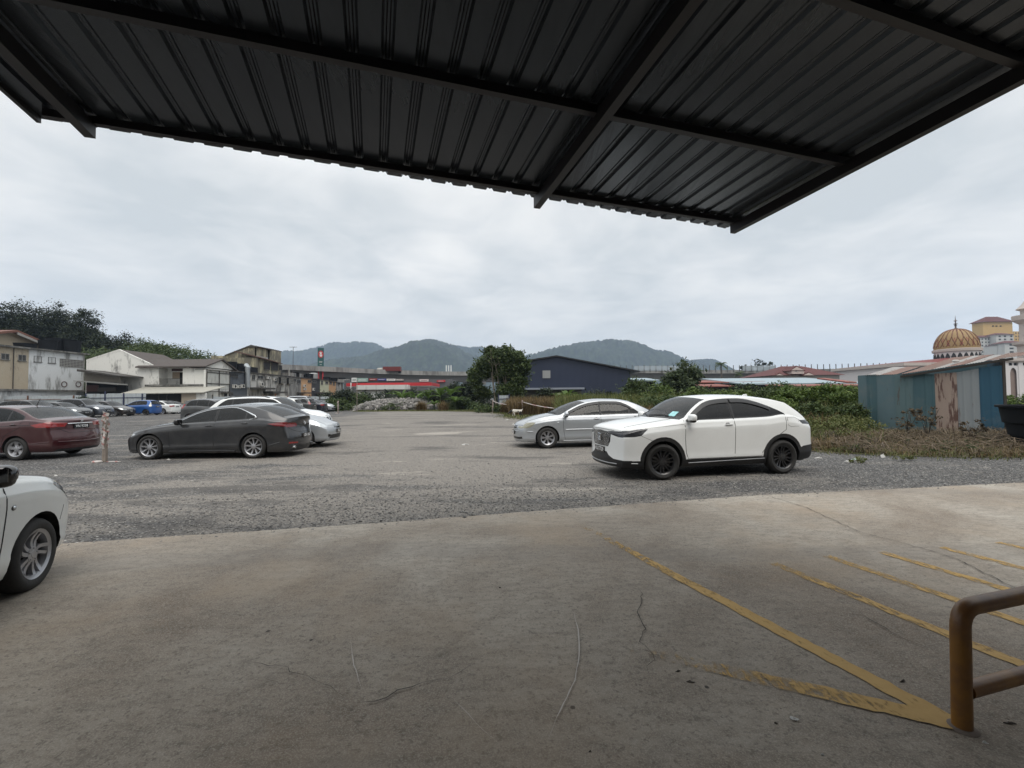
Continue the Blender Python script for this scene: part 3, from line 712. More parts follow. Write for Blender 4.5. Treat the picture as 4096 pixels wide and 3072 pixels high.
HRV = dict(paint=PT['white'], WB=2.61, W=1.79, H=1.59, OF=.90, OR=.87, cf=.13, cr=.10, pf=.85, pr=.88, rf=.72, rr=.6, k=.40, r=.338, rim=.232, tw=.225, arch=.052, clad=.075, step=.10,
    top=[(.77, .945), (.76, .97), (.72, .995), (.62, 1.025), (.45, 1.055), (.15, 1.09), (-.15, 1.115), (-.42, 1.14), (-.72, 1.36), (-1.0, 1.52), (-1.2, 1.565), (-1.6, 1.588), (-2.0, 1.58), (-2.35, 1.55), (-2.6, 1.51), (-2.80, 1.46), (-2.94, 1.37), (-3.13, 1.25), (-3.30, 1.14), (-3.38, 1.06)], cw=.30, cwR=.10,
    sc=-.42, srf=-1.06, srr=-2.82, sb=-3.28, belt=[(.77, .87), (.6, .915), (.3, .985), (0, 1.025), (-.45, 1.075), (-1.5, 1.10), (-2.3, 1.125), (-2.66, 1.165), (-3.0, 1.11), (-3.38, 1.00)],
    botl=[(.77, .24), (.45, .22), (-.5, .22), (-2.2, .22), (-3.0, .25), (-3.38, .28)], bot=.22, sA=-.40, sB=-1.53, sE=-2.69, zE=1.20, sT=-1.78, sD=-.46, dE=.02, doorb=.38, sill=.37,
    headC=[(.33, .90), (.33, .865), (.45, .835), (.62, .80), (1.0, .79), (1.0, .915), (.6, .905)], headS=[(.95, .79), (.55, .815), (.44, .835), (.30, .955), (.42, .955), (.62, .925), (.95, .90)], lamp='lamp_dark',
    grille=[[(-.01, .905), (.42, .885), (.40, .70), (.33, .60), (-.01, .595)]], dots=True, emblemF=('H', .765, .15),
    intake=[[(-.01, .50), (.28, .50), (.36, .44), (.52, .385), (.80, .375), (.86, .31), (.86, .2), (-.01, .2)]], black_side=[[(.50, .10), (.50, .335), (.62, .375), (1.0, .375), (1.0, .1)], [(-2.98, .1), (-2.98, .50), (-3.1, .545), (-3.7, .60), (-3.7, .1)]],
    blackR=[[(-.01, .1), (-.01, .60), (1, .60), (1, .1)]], warpF=[(.1, -.10), (.25, -.01), (.38, 0), (.5, -.015), (.6, -.02), (.9, -.03), (1.0, -.05), (1.3, -.1)],
    tailS=[(-3.0, 1.06), (-3.08, .985), (-3.6, .95), (-3.6, 1.055)], tailC=[(-.01, 1.02), (1, 1.04), (1, .955), (-.01, .98)], tail='lamp_dark', plateF='VLX 7729', plateR='VLX 7729', zF=.53, zR=.72,
    style=dict(n=7, w0=.035, w1=.028, twin=.036), alloy='alloy_black', steer=-7, fin=-2.45, visor=True, cabin='dark', glassR='glass_dark', glass='glass_dark', shieldg='glass_mid', cladgloss=False, mirmat=PT['white'], hR=-9,
    lines=[('front', [(0, .292), (.3, .292), (.6, .30)], 5, .010), ('side', [(.62, .325), (.50, .32)], 5, .008), ('side', [(-.52, .30), (-2.18, .33)], 5, .009), ('side', [(.44, .83), (.22, .735)], 1, .003), ('side', [(.35, .965), (-.44, 1.03)], 1, .003), ('side', [(-2.72, 1.12), (-2.72, .97), (-2.78, .94), (-2.98, .94), (-3.0, 1.07), (-2.9, 1.12), (-2.72, 1.12)], 1, .003), ('front', [(0, .935), (.25, .93), (.5, .915)], 1, .004)])
HRV['handmat'] = PT['white']

def hrv_extra(root, on_side, on_end, on_top, S):
    b = MB()   # road tax sticker behind the windshield, wipers
    p = on_top(-.40, .60); q = on_top(-.52, .58); r = on_top(-.46, .46); t = on_top(-.34, .47)
    b.add([p + Vector((0, 0, .004)), q + Vector((0, 0, .004)), r + Vector((0, 0, .004)), t + Vector((0, 0, .004))], [(0, 1, 2, 3)]); b.build('sticker', M['sticker'], root)
    for y0, y1 in ((.50, .02), (-.02, -.52)):
        w = MB(); pts = [on_top(-.17 - .30 * (abs(y0 + (y1 - y0) * i / 6) / .66) ** 2 - .05 * math.sin(i / 6 * math.pi), y0 + (y1 - y0) * i / 6) + Vector((0, 0, .014)) for i in range(7)]; w.tube(pts, .008, 6); w.build('wiper', M['black'], root)
M['sticker'] = pm('sticker', (.30, .58, .60), .5, .4, 30)
HRV['extra'] = [hrv_extra]

CAM_ = dict(paint=PT['silver'], sedan=True, WB=2.72, W=1.795, H=1.50, OF=.93, OR=1.13, cf=.17, cr=.12, pf=.76, pr=.82, rf=.95, rr=.7, k=.42, r=.324, rim=.212, tw=.205, arch=.045, step=.11, bot=.19,
    hf=.80, hc=1.03, sc=-.36, srf=-1.25, srr=-2.70, zrr=1.42, sb=-3.38, zbk=1.11, zt=1.06, belt=[(.76, .66), (.6, .78), (.3, .86), (0, .92), (-.5, .965), (-1.7, .985), (-3.0, 1.01), (-3.7, .98)],
    top=[(.76, .68), (.745, .74), (.70, .79), (.55, .86), (.25, .95), (-.1, 1.01), (-.36, 1.04), (-.75, 1.24), (-1.1, 1.39), (-1.35, 1.455), (-1.8, 1.502), (-2.3, 1.495), (-2.62, 1.455), (-2.85, 1.38), (-3.1, 1.265), (-3.36, 1.135), (-3.5, 1.095), (-3.68, 1.07), (-3.73, 1.00)],
    sA=-.42, sB=-1.68, sE=-2.98, zE=1.03, sT=-2.25, sD=-.50, doorb=.27, sQ=-2.62, headC=[(.42, .75), (.42, .63), (.50, .60), (1, .62), (1, .80), (.6, .79)], headS=[(.95, .60), (.62, .62), (.50, .66), (.36, .785), (.44, .80), (.95, .76)], lamp='lamp_yellow',
    grille=[[(-.01, .73), (.36, .735), (.33, .64), (.26, .60), (-.01, .59)]], bars=[(.69, .34, .008), (.65, .33, .008)], emblemF=('ring', .66, .10), intake=[[(-.01, .34), (.46, .34), (.74, .37), (.76, .31), (.5, .27), (-.01, .27)]],
    fog=[[(.52, .345), (.68, .36), (.68, .31), (.52, .30)]], tailS=[(-3.45, .95), (-3.5, .80), (-4.1, .80), (-4.1, .97)], tailC=[(.45, .97), (1, .97), (1, .80), (.45, .80)], plateF='WLK 52', plateR='WLK 52', zF=.47, zR=.80,
    style=dict(n=7, w0=.038, w1=.085), rail=None, visor=True, glass='glass_clear', shieldg='glass_clear', rearg='glass_mid', cabin='grey', handmat=M['chrome'], lines=[('side', [(-.56, .565), (-1.66, .575)], 0, .020), ('side', [(-1.70, .575), (-2.2, .58)], 0, .020), ('side', [(-.5, .23), (-2.25, .23)], 0, .018), ('front', [(0, .515), (.5, .515)], 0, .014), ('side', [(.62, .515), (.44, .52)], 0, .014), ('side', [(.42, .62), (.36, .57)], 1, .003)])
def camry_extra(root, on_side, on_end, on_top, S):
    for sd in (1, -1):
        p = on_side(-.33, .78); b = MB(); b.blob((-.33, (p.y) * sd, .78), (.032, .01, .018), .8, 10, 6); b.build('side_indicator', M['lamp'], root, True)
        w = MB(); w.tube([on_top(-.20 - .22 * (abs(sd * .28 + .24 - .5 * i / 6) / .66) ** 2 - .04 * math.sin(i / 6 * math.pi), sd * .28 + .24 - .5 * i / 6) + Vector((0, 0, .014)) for i in range(7)], .008, 6); w.build('wiper', M['black'], root)
CAM_['extra'] = [camry_extra]

MAZ = dict(paint=PT['grey'], sedan=True, WB=2.725, W=1.797, H=1.445, OF=.92, OR=1.02, cf=.20, cr=.16, pf=.72, pr=.80, rf=1.0, rr=.75, k=.46, r=.325, rim=.233, tw=.215, arch=.05, step=.10, bot=.16,
    top=[(.72, .60), (.71, .66), (.67, .70), (.55, .755), (.2, .86), (-.2, .935), (-.55, .985), (-.8, 1.115), (-1.1, 1.265), (-1.4, 1.365), (-1.7, 1.418), (-2.05, 1.442), (-2.4, 1.432), (-2.7, 1.39), (-3.0, 1.305), (-3.3, 1.185), (-3.48, 1.115), (-3.62, 1.09), (-3.72, 1.03)], cw=.34, cwR=.12,
    sc=-.55, srf=-1.40, srr=-2.66, sb=-3.40, belt=[(.72, .58), (.5, .69), (.2, .78), (0, .825), (-.5, .895), (-.8, .93), (-1.6, .975), (-2.6, 1.035), (-2.85, 1.05), (-3.2, 1.01), (-3.72, .96)], sA=-.66, sB=-1.70, sE=-2.80, zE=1.085, sT=-2.12, sQ=-2.50, sD=-.52, dE=.14, doorb=.25, hR=-2.50,
    headC=[(.30, .60), (.34, .56), (1, .60), (1, .67), (.5, .64)], headS=[(.95, .57), (.55, .60), (.40, .66), (.42, .68), (.95, .645)], grille=[[(-.01, .60), (.42, .61), (.42, .40), (.30, .32), (-.01, .31)]], intake=[[(-.01, .28), (.6, .28), (.6, .2), (-.01, .2)]],
    warpR=[(.1, -.10), (.25, -.03), (.42, 0), (.60, -.01), (.72, -.05), (.90, -.07), (1.0, -.03), (1.12, -.03)], bootC=[(-.01, .99), (.80, .99), (.62, .78), (.55, .70), (.2, .665), (-.01, .665)],
    tailS=[(-3.10, .915), (-3.3, .855), (-3.9, .80), (-3.9, .955), (-3.35, .95)], tailC=[(.36, .87), (.40, .82), (1, .80), (1, .955), (.42, .92)], tail='red_dark', fog=[[(.40, .40), (.42, .36), (.74, .37), (.74, .42)]], fogred=True, blackR=[[(-.01, .30), (.48, .31), (.60, .1), (-.01, .1)]],
    plateR='CEN 202', zR=.56, emblemR=('wing', .905, .115), style=dict(n=9, w0=.030, w1=.052), glass='glass_mid', shieldg='glass_mid', glassR='glass_dark', rearg='glass_dark', cabin='dark', mirmat=M['gloss_black'], exhaust=(.52, -.52),
    lines=[('side', [(-3.02, .72), (-3.35, .87)], 1, .0035), ('side', [(-2.97 + .085 * math.cos(t), .875 + .085 * math.sin(t)) for t in [k * math.pi / 8 for k in range(17)]], 1, .003), ('side', [(-.52, .215), (-2.25, .215)], 3, .018), ('rear', [(0, .985), (.55, .985)], 1, .004), ('rear', [(0, .665), (.3, .67), (.5, .71), (.66, .80)], 1, .005), ('side', [(-3.14, .34), (-3.4, .42)], 0, .014)])
def mazda_extra(root, on_side, on_end, on_top, S):
    T_ = pchip(S['top']); bl = pchip(S['belt'])
    for sd in (1, -1):
        b = MB(); pts = []
        for s in np.linspace(-.70, -2.45, 14):
            u = T_(s) - .035; z_ = bl(s) + max(.008, (T_(s) - bl(s)) - min(.055, .5 * (T_(s) - bl(s)))) - .032
            if s < -2.12: z_ = z_ - (z_ - 1.085) * ((-2.12 - s) / .68) ** 1.6
            p = on_side(s, z_); pts.append((s, (p.y + .003) * sd, z_))
        for s, z_ in ((-2.62, 1.185), (-2.74, 1.125), (-2.79, 1.09), (-2.74, 1.06), (-2.62, 1.037)):
            p = on_side(s, z_); pts.append((s, (p.y + .003) * sd, z_))
        b.tube(pts, [.010] * 14 + [.017, .022, .022, .018, .012], 6); b.build('window_trim', M['chrome'], root, True)
MAZ['extra'] = [mazda_extra]

CIT = dict(paint=PT['maroon'], sedan=True, WB=2.60, W=1.695, H=1.475, OF=.86, OR=1.0, cf=.16, cr=.14, pf=.78, pr=.84, rf=.9, rr=.65, k=.42, r=.305, rim=.200, tw=.185, arch=.05, step=.11, bot=.20,
    top=[(.70, .66), (.68, .74), (.6, .80), (.3, .90), (0, .965), (-.30, 1.02), (-.7, 1.22), (-1.1, 1.39), (-1.4, 1.45), (-1.8, 1.475), (-2.2, 1.455), (-2.5, 1.40), (-2.8, 1.27), (-3.1, 1.125), (-3.25, 1.10), (-3.40, 1.085), (-3.46, 1.03)],
    sc=-.30, srf=-1.15, srr=-2.42, sb=-3.08, belt=[(.70, .64), (.4, .78), (0, .88), (-.5, .93), (-1.6, .985), (-2.6, 1.045), (-2.85, 1.07), (-3.46, .99)], sA=-.42, sB=-1.55, sE=-2.78, zE=1.16, sT=-2.05, sQ=-2.35, sD=-.48, dE=.06, doorb=.28,
    headC=[(.36, .74), (.40, .66), (1, .64), (1, .80), (.6, .78)], headS=[(.9, .64), (.5, .67), (.30, .80), (.5, .80), (.9, .76)], grille=[[(-.01, .74), (.36, .73), (.36, .62), (-.01, .60)]], intake=[[(-.01, .42), (.6, .40), (.6, .28), (-.01, .28)]], bars=[(.71, .36, .02)],
    tailS=[(-3.0, .935), (-3.12, .865), (-3.7, .85), (-3.7, 1.0), (-3.32, 1.0)], tailC=[(.36, .965), (.42, .87), (1, .85), (1, 1.01), (.55, .985)], bootC=[(-.01, 1.0), (.62, 1.0), (.60, .86), (.44, .74), (.36, .70), (-.01, .70)], plateR='VN 9338', zR=.865, plateY=.0, emblemR=('H', 1.005, .085),
    blackR=[[(-.01, .27), (.6, .27), (.7, .1), (-.01, .1)]], warpR=[(.1, -.08), (.3, -.01), (.5, 0), (.66, -.015), (.72, -.05), (.9, -.06), (1.1, -.05)], style=dict(n=5, w0=.07, w1=.12), glass='glass_clear', shieldg='glass_mid', rearg='glass_mid', cabin='beige', fin=-2.28, rod=True,
    lines=[('side', [(-.55, .87), (-1.6, .895), (-2.6, .925), (-3.0, .935)], 1, .006), ('rear', [(0, .945), (.3, .945), (.36, .94)], 4, .018), ('rear', [(0, .70), (.34, .70), (.46, .76), (.62, .88)], 1, .005), ('rear', [(0, .45), (.6, .47)], 0, .014), ('side', [(-3.46, .48), (-3.0, .44)], 0, .010), ('side', [(-2.72, .96), (-2.76, 1.03), (-2.95, 1.03), (-2.97, .95)], 1, .003)])

MYV = dict(paint=PT['white2'], WB=2.44, W=1.665, H=1.545, OF=.76, OR=.60, cf=.12, cr=.08, pf=.84, pr=.88, rf=.55, rr=.5, k=.36, r=.292, rim=.198, tw=.18, arch=.05, step=.09, bot=.19, doorb=.26,
    top=[(.64, .66), (.62, .73), (.54, .80), (.34, .89), (0, .965), (-.3, 1.03), (-.42, 1.07), (-.8, 1.28), (-1.15, 1.45), (-1.5, 1.525), (-1.9, 1.545), (-2.4, 1.53), (-2.72, 1.48), (-2.80, 1.44), (-2.92, 1.15), (-2.96, 1.02)],
    sc=-.40, srf=-1.15, srr=-2.74, sb=-2.93, belt=[(.64, .62), (.5, .75), (.3, .845), (0, .915), (-.4, .955), (-1.4, 1.0), (-2.3, 1.04), (-2.96, .98)], sA=-.50, sB=-1.45, sE=-2.50, zE=1.30, sT=-2.36, sD=-.42, headC=[(.30, .78), (.36, .66), (1, .60), (1, .84)], headS=[(.9, .58), (.60, .60), (.46, .66), (.20, .835), (.28, .86), (.9, .80)], lamp='lamp',
    grille=[[(-.01, .70), (.30, .70), (.28, .62), (-.01, .62)]], intake=[[(-.01, .46), (.45, .44), (.5, .30), (-.01, .28)]], tailS=[(-2.80, 1.35), (-2.72, 1.0), (-2.78, .88), (-3.1, .88), (-3.1, 1.35)], style=dict(n=5, w0=.040, w1=.042, twin=.040, curve=.05), mirmat=M['gloss_black'], glass='glass_mid', cabin='dark', shieldg='glass_mid', steer=0,
    lines=[('side', [(.36, .62), (.30, .50)], 1, .003)], glassC=[(-.01, 1.4), (.6, 1.4), (.7, 1.1), (-.01, 1.1)], plateR='WYB 18', zR=.85, spoiler=True)
def myvi_extra(root, on_side, on_end, on_top, S):
    for sd in (1, -1):
        p = on_side(-.335, .745); b = MB(); b.blob((-.335, p.y * sd, .745), (.022, .012, .016), 1, 12, 6); b.blob((-.335, p.y * sd, .745), (.03, .005, .022), 1, 12, 6, 1); b.build('side_indicator', [M['lamp'], M['black']], root, True)
MYV['extra'] = [myvi_extra]
BLU = dict(MYV, paint=PT['blue'], mirmat=PT['blue'], far=True, lamp='lamp', tail='tail_white', style=dict(n=6, w0=.05, w1=.045), alloy='alloy_black', extra=(), cabin=None, step=.16, flare=.035)
M['tail_white'] = pm('tail_clear', (.62, .60, .52), .15, .4, 20, coat=.8)

SED = dict(sedan=True, far=True, step=.16, WB=2.60, W=1.70, H=1.46, OF=.86, OR=.98, cf=.15, cr=.12, hf=.78, hc=1.0, sc=-.35, srf=-1.2, srr=-2.35, zrr=1.40, sb=-3.05, zbk=1.08, zt=1.04, r=.31, rim=.2,
    belt=[(.7, .66), (.4, .80), (0, .88), (-.5, .93), (-1.6, .96), (-2.8, 1.0), (-3.5, .96)], sA=-.45, sB=-1.55, sE=-2.75, zE=1.10, sT=-2.05, sD=-.5,
    headC=[(.34, .74), (.38, .62), (1, .62), (1, .80), (.6, .78)], headS=[(.9, .62), (.5, .64), (.25, .80), (.5, .80), (.9, .76)], grille=[[(-.01, .72), (.34, .72), (.32, .56), (-.01, .55)]], bars=[(.68, .32, .012)],
    intake=[[(-.01, .42), (.55, .40), (.60, .28), (-.01, .27)]], fog=[[(.56, .42), (.72, .42), (.72, .33), (.56, .33)]], tailS=[(-3.2, .94), (-3.3, .78), (-3.8, .78), (-3.8, .96)], tailC=[(.40, .95), (.42, .80), (1, .78), (1, .97)],
    bootC=[(-.01, .98), (.6, .98), (.5, .70), (-.01, .70)], style=dict(n=5, w0=.06, w1=.07), zF=.48, zR=.82)
SUV = dict(far=True, step=.16, WB=2.70, W=1.85, H=1.68, OF=.88, OR=.95, cf=.14, cr=.08, pf=.82, pr=.88, hf=.95, hc=1.14, sc=-.35, srf=-1.15, srr=-3.05, zrr=1.58, sb=-3.45, zbk=1.15, zt=1.06, r=.355, rim=.24, tw=.22, bot=.22, clad=.05, sill=.34, k=.36,
    belt=[(.7, .78), (.4, .94), (0, 1.01), (-.5, 1.05), (-1.6, 1.08), (-2.8, 1.12), (-3.6, 1.06)], sA=-.45, sB=-1.60, sE=-3.15, zE=1.30, sT=-2.7, sQ=-2.55, sD=-.5,
    headC=[(.36, .93), (.38, .80), (1, .78), (1, .96), (.6, .95)], headS=[(.9, .78), (.5, .80), (.22, .93), (.5, .95), (.9, .92)], grille=[[(-.01, .90), (.36, .90), (.34, .68), (-.01, .66)]], bars=[(.84, .34, .012), (.76, .33, .012)],
    intake=[[(-.01, .50), (.60, .48), (.65, .34), (-.01, .33)]], tailS=[(-3.30, 1.22), (-3.2, 1.0), (-3.8, .98), (-3.8, 1.25)], tailC=[(.50, 1.1), (.5, .95), (1, .95), (1, 1.15)], rails='silver_line', style=dict(n=5, w0=.06, w1=.05, twin=.03), zF=.60, zR=.85, shieldg='glass_dark')

ROW = 'cars parked nose out along the left fence'
REAR = 'cars parked behind the grey sedan'
def car_at_nose(label, P, px, Y, th, right=True, grp=ROW):
    """place by the pixel column of its bumper and its distance; right: the nose is the right-hand end"""
    S = dict(DEF); S.update(P); p = atY(px, 400, Y); t = rad(th); h = Vector((math.cos(t), math.sin(t)))
    q = Vector((p.x, p.y)) - h * S['OF'] if right else Vector((p.x, p.y)) + h * (S['WB'] + S['OR'])
    return mk_car(label, P, (q.x, q.y, gz(q.x, q.y)), th, grp)

mk_car('pearl white crossover with black wheels and dark window visors, nearest car on the gravel', HRV, at_contact(2.80, 8.22, 192, 1, 1.79), 192, 'cars parked on the right of the lot')
mk_car('silver sedan with aged yellow headlamps half hidden behind the white crossover', CAM_, at_contact(1.07, 13.45, 187, 1, 1.795), 187, 'cars parked on the right of the lot')
mk_car('dark grey sedan with chrome window trim, full side in view', MAZ, at_contact(-9.60, 11.68, 181, 1, 1.797), 181, 'cars parked on the left of the lot')
mk_car('maroon sedan with a rod antenna and red tail lamps beside the taped post', CIT, at_contact(-13.2, 11.75, 181, 1, 1.695, 2.60), 181, 'cars parked on the left of the lot')
mk_car('white hatchback on the concrete slab, only its nose and front wheel in view', MYV, at_contact(-3.98, 3.72, 111, -1, 1.665), 111, 'cars parked on the left of the lot')
SC2 = dict(SED, paint=PT['silver'], far=False, step=.12, H=1.47, W=1.695, WB=2.55, OF=.88, OR=.97, hf=.80, hc=1.03, srf=-1.1, sc=-.28, headC=[(.34, .76), (.36, .66), (1, .64), (1, .80), (.6, .79)], headS=[(.9, .64), (.5, .66), (.20, .80), (.5, .80), (.9, .76)],
    grille=[[(-.01, .76), (.34, .755), (.33, .62), (-.01, .60)]], bars=[(.735, .34, .012), (.695, .33, .012), (.655, .32, .012)], emblemF=('H', .70, .10), plateF='WVC 6', zF=.50, lamp='lamp', glass='glass_dark', shieldg='glass_mid')
mk_car('silver sedan nosing out from behind the dark grey sedan', SC2, at_contact(-6.70, 14.15, 6, -1, 1.695), 6, REAR)
BMW = dict(SUV, paint=PT['white'], far=False, WB=2.86, W=1.89, H=1.70, OF=.85, OR=1.0, hf=.99, hc=1.17, srr=-3.0, zrr=1.62, sb=-3.55, sE=-3.1, step=.13, rails='gloss_black', shieldg='glass_mid', grille=[[(.03, .90), (.26, .90), (.24, .68), (.05, .68)]], bars=(), emblemF=('disc', .95, .08), lines=[('front', [(.03, .9), (.26, .9), (.24, .68), (.05, .68), (.03, .9)], 4, .010)], lamp='lamp', fin=-2.9, mirmat=PT['white'], clad=.04)
car_at_nose('white tall estate with black roof rails behind the silver sedan', BMW, 331, 17.9, 5, True, REAR)
HAT = dict(MYV, paint=PT['dgrey'], far=True, step=.16, extra=(), cabin=None, mirmat=PT['dgrey'], tail='red', glass='glass_dark', shieldg='glass_dark', WB=2.6, OR=.72, H=1.62, belt=[(.64, .60), (.3, .82), (0, .92), (-.4, .98), (-1.4, 1.05), (-2.4, 1.12), (-3.2, 1.05)], top=[(.64, .70), (.62, .77), (.54, .84), (.34, .92), (0, 1.0), (-.3, 1.06), (-.42, 1.10), (-.8, 1.32), (-1.15, 1.49), (-1.5, 1.58), (-1.9, 1.61), (-2.5, 1.58), (-2.92, 1.50), (-3.0, 1.45), (-3.16, 1.18), (-3.22, 1.08)], srr=-2.96, sb=-3.18, sE=-2.85, sT=-2.5, sQ=-2.2, zE=1.22, tailS=[(-2.90, 1.25), (-3.02, .98), (-3.4, .95), (-3.4, 1.3)])
q = atY(188.5, 400, 30.0); mk_car('dark grey wagon with a tall red tail lamp showing behind the grey sedan', HAT, (q.x + 2.6 + .72, q.y, .06), 3, REAR)
far_lot = 'cars parked at the far end of the lot'
WH = dict(HAT, paint=PT['white2'], mirmat=PT['white2'], tail='tail_white', clad=.06, sill=.36)
def tail_at(label, P, px, Y, th, grp=far_lot):
    return car_at_nose(label, P, px, Y, th, False, grp)
tail_at('white hatchback with black lower cladding far behind the white estate', WH, 301, 41, 184)
tail_at('dark grey hatchback with a slim red lamp beside the white hatchback', dict(HAT, paint=PT['dgrey'], tail='red', H=1.6), 315, 44, 183)
tail_at('navy sedan with bright red tail lamp at the far end of the lot', dict(SED, paint=PT['navy']), 326.5, 47, 183)
car_at_nose('silver van with roof rails standing above the far hatchbacks', dict(SUV, paint=PT['silver'], H=1.84, zrr=1.76, hf=1.0, hc=1.2), 326, 49.5, 3, True, far_lot)
car_at_nose('silver sedan facing the aisle, farthest of the parked cars', dict(SED, paint=PT['silver']), 335, 52, 3, True, far_lot)

car_at_nose('glossy black crossover behind the roof of the maroon sedan', dict(SUV, paint=PT['black'], H=1.62, zrr=1.52, rails=None, alloy='alloy_black', shieldg='glass_mid'), 62, 35.8, 2)
car_at_nose('black sedan with bright three-part headlamps next to the slate crossover', dict(SED, paint=PT['black'], lamp='lamp', H=1.43, plateF='VCH 31', shieldg='glass_mid'), 87, 38.0, -2)
car_at_nose('slate blue crossover with silver roof rails between two black sedans', dict(SUV, paint=PT['slate'], H=1.70, plateF='VDA 88'), 109, 40.2, 1)
car_at_nose('brownish black sedan with silver wheels next to the blue hatchback', dict(SED, paint=PT['brown'], H=1.49, plateF='PLM 62', style=dict(n=8, w0=.04, w1=.05)), 131.5, 42.6, -1)
car_at_nose('bright blue hatchback with white tail lamps parked tail out', BLU, 158, 45.0, 183, False)
car_at_nose('white sedan parked tail out beside the blue hatchback', dict(SED, paint=PT['white2'], H=1.475, plateR='WTF 30'), 178, 47.8, 182, False)
car_at_nose('black sedan at the end of the fence row behind a leaning pole', dict(SED, paint=PT['black'], H=1.45), 192, 50.2, 1)

# ------------------------------------------------------------------ ground
def m_gravel():
    n = NT('gravel'); n.set(Roughness=.92, Specular_IOR_Level=.2)
    co = n.tc.outputs['Object']
    st = n.coord((.35, 1, 1), (0, 0, rad(12)))
    cell = n.vor(34, co, out='Color'); sep = n.n('ShaderNodeSeparateColor'); n.l(cell, sep.inputs[0])
    dist = n.vor(34, co); c2 = n.vor(11, co, out='Color'); s2 = n.n('ShaderNodeSeparateColor'); n.l(c2, s2.inputs[0])
    stone = n.ramp(sep.outputs[0], [(0, (.06, .06, .063)), (.45, (.13, .128, .13)), (.8, (.21, .205, .198)), (.94, (.36, .345, .32)), (1, (.55, .53, .49))])
    stone = n.mix(n.math('MULTIPLY', n.ramp(s2.outputs[0], [(.80, 0), (.95, 1)]), .5), stone, (.22, .215, .205))
    stone = n.mix(n.ramp(dist, [(.15, 0), (.75, 1)]), stone, (.045, .043, .042))
    fine = n.noise(60, 5, .6, co)
    dust = n.mix(n.ramp(fine, [(.35, 0), (.65, 1)]), (.135, .12, .104), (.305, .28, .25)); dust = n.mix(n.ramp(sep.outputs[1], [(.62, 0), (.9, .7)]), dust, stone)
    f = n.math('ADD', n.math('MULTIPLY', n.noise(.20, 6, .62, st, .6), .45), n.math('MULTIPLY', n.noise(1.1, 9, .72, st), .55))
    # wheel tracks: the aisle down the middle of the lot is dusty, the bays are stony
    sep2 = n.n('ShaderNodeSeparateXYZ'); n.l(co, sep2.inputs[0]); ax = n.math('ABSOLUTE', n.math('ADD', sep2.outputs[0], n.math('ADD', n.math('MULTIPLY', sep2.outputs[1], .16), .9)))
    aisle = n.ramp(n.math('DIVIDE', ax, 12.0), [(.18, 1.0), (.75, 0.0)])
    near = n.ramp(n.math('DIVIDE', sep2.outputs[1], 60.0), [(.0, 0.3), (.16, .62), (.2, 1), (1, 1)])
    msk = n.ramp(n.math('ADD', f, n.math('MULTIPLY', n.math('MULTIPLY', aisle, near), .20)), [(.515, 0.0), (.60, .85)])
    col = n.mix(msk, stone, dust)
    col = n.mix(n.ramp(n.noise(.16, 6, .66, n.coord((.3, 1, 1), (0, 0, rad(10))), .8), [(.64, 0), (.665, .6)]), col, (.36, .33, .29)); col = n.mix(n.ramp(n.noise(.9, 8, .72, n.coord((.3, 1, 1), (0, 0, rad(6)))), [(.60, 0), (.63, .55)]), col, (.34, .31, .27))   # pale laid patches of cement
    col = n.mix(n.ramp(n.noise(.5, 7, .7, st), [(.535, 0), (.60, .7)]), col, (.070, .066, .064))
    n.set(Base_Color=col); n.bump(n.math('ADD', n.math('MULTIPLY', dist, -.6), n.math('MULTIPLY', fine, .5)), .8, .016); return n.m
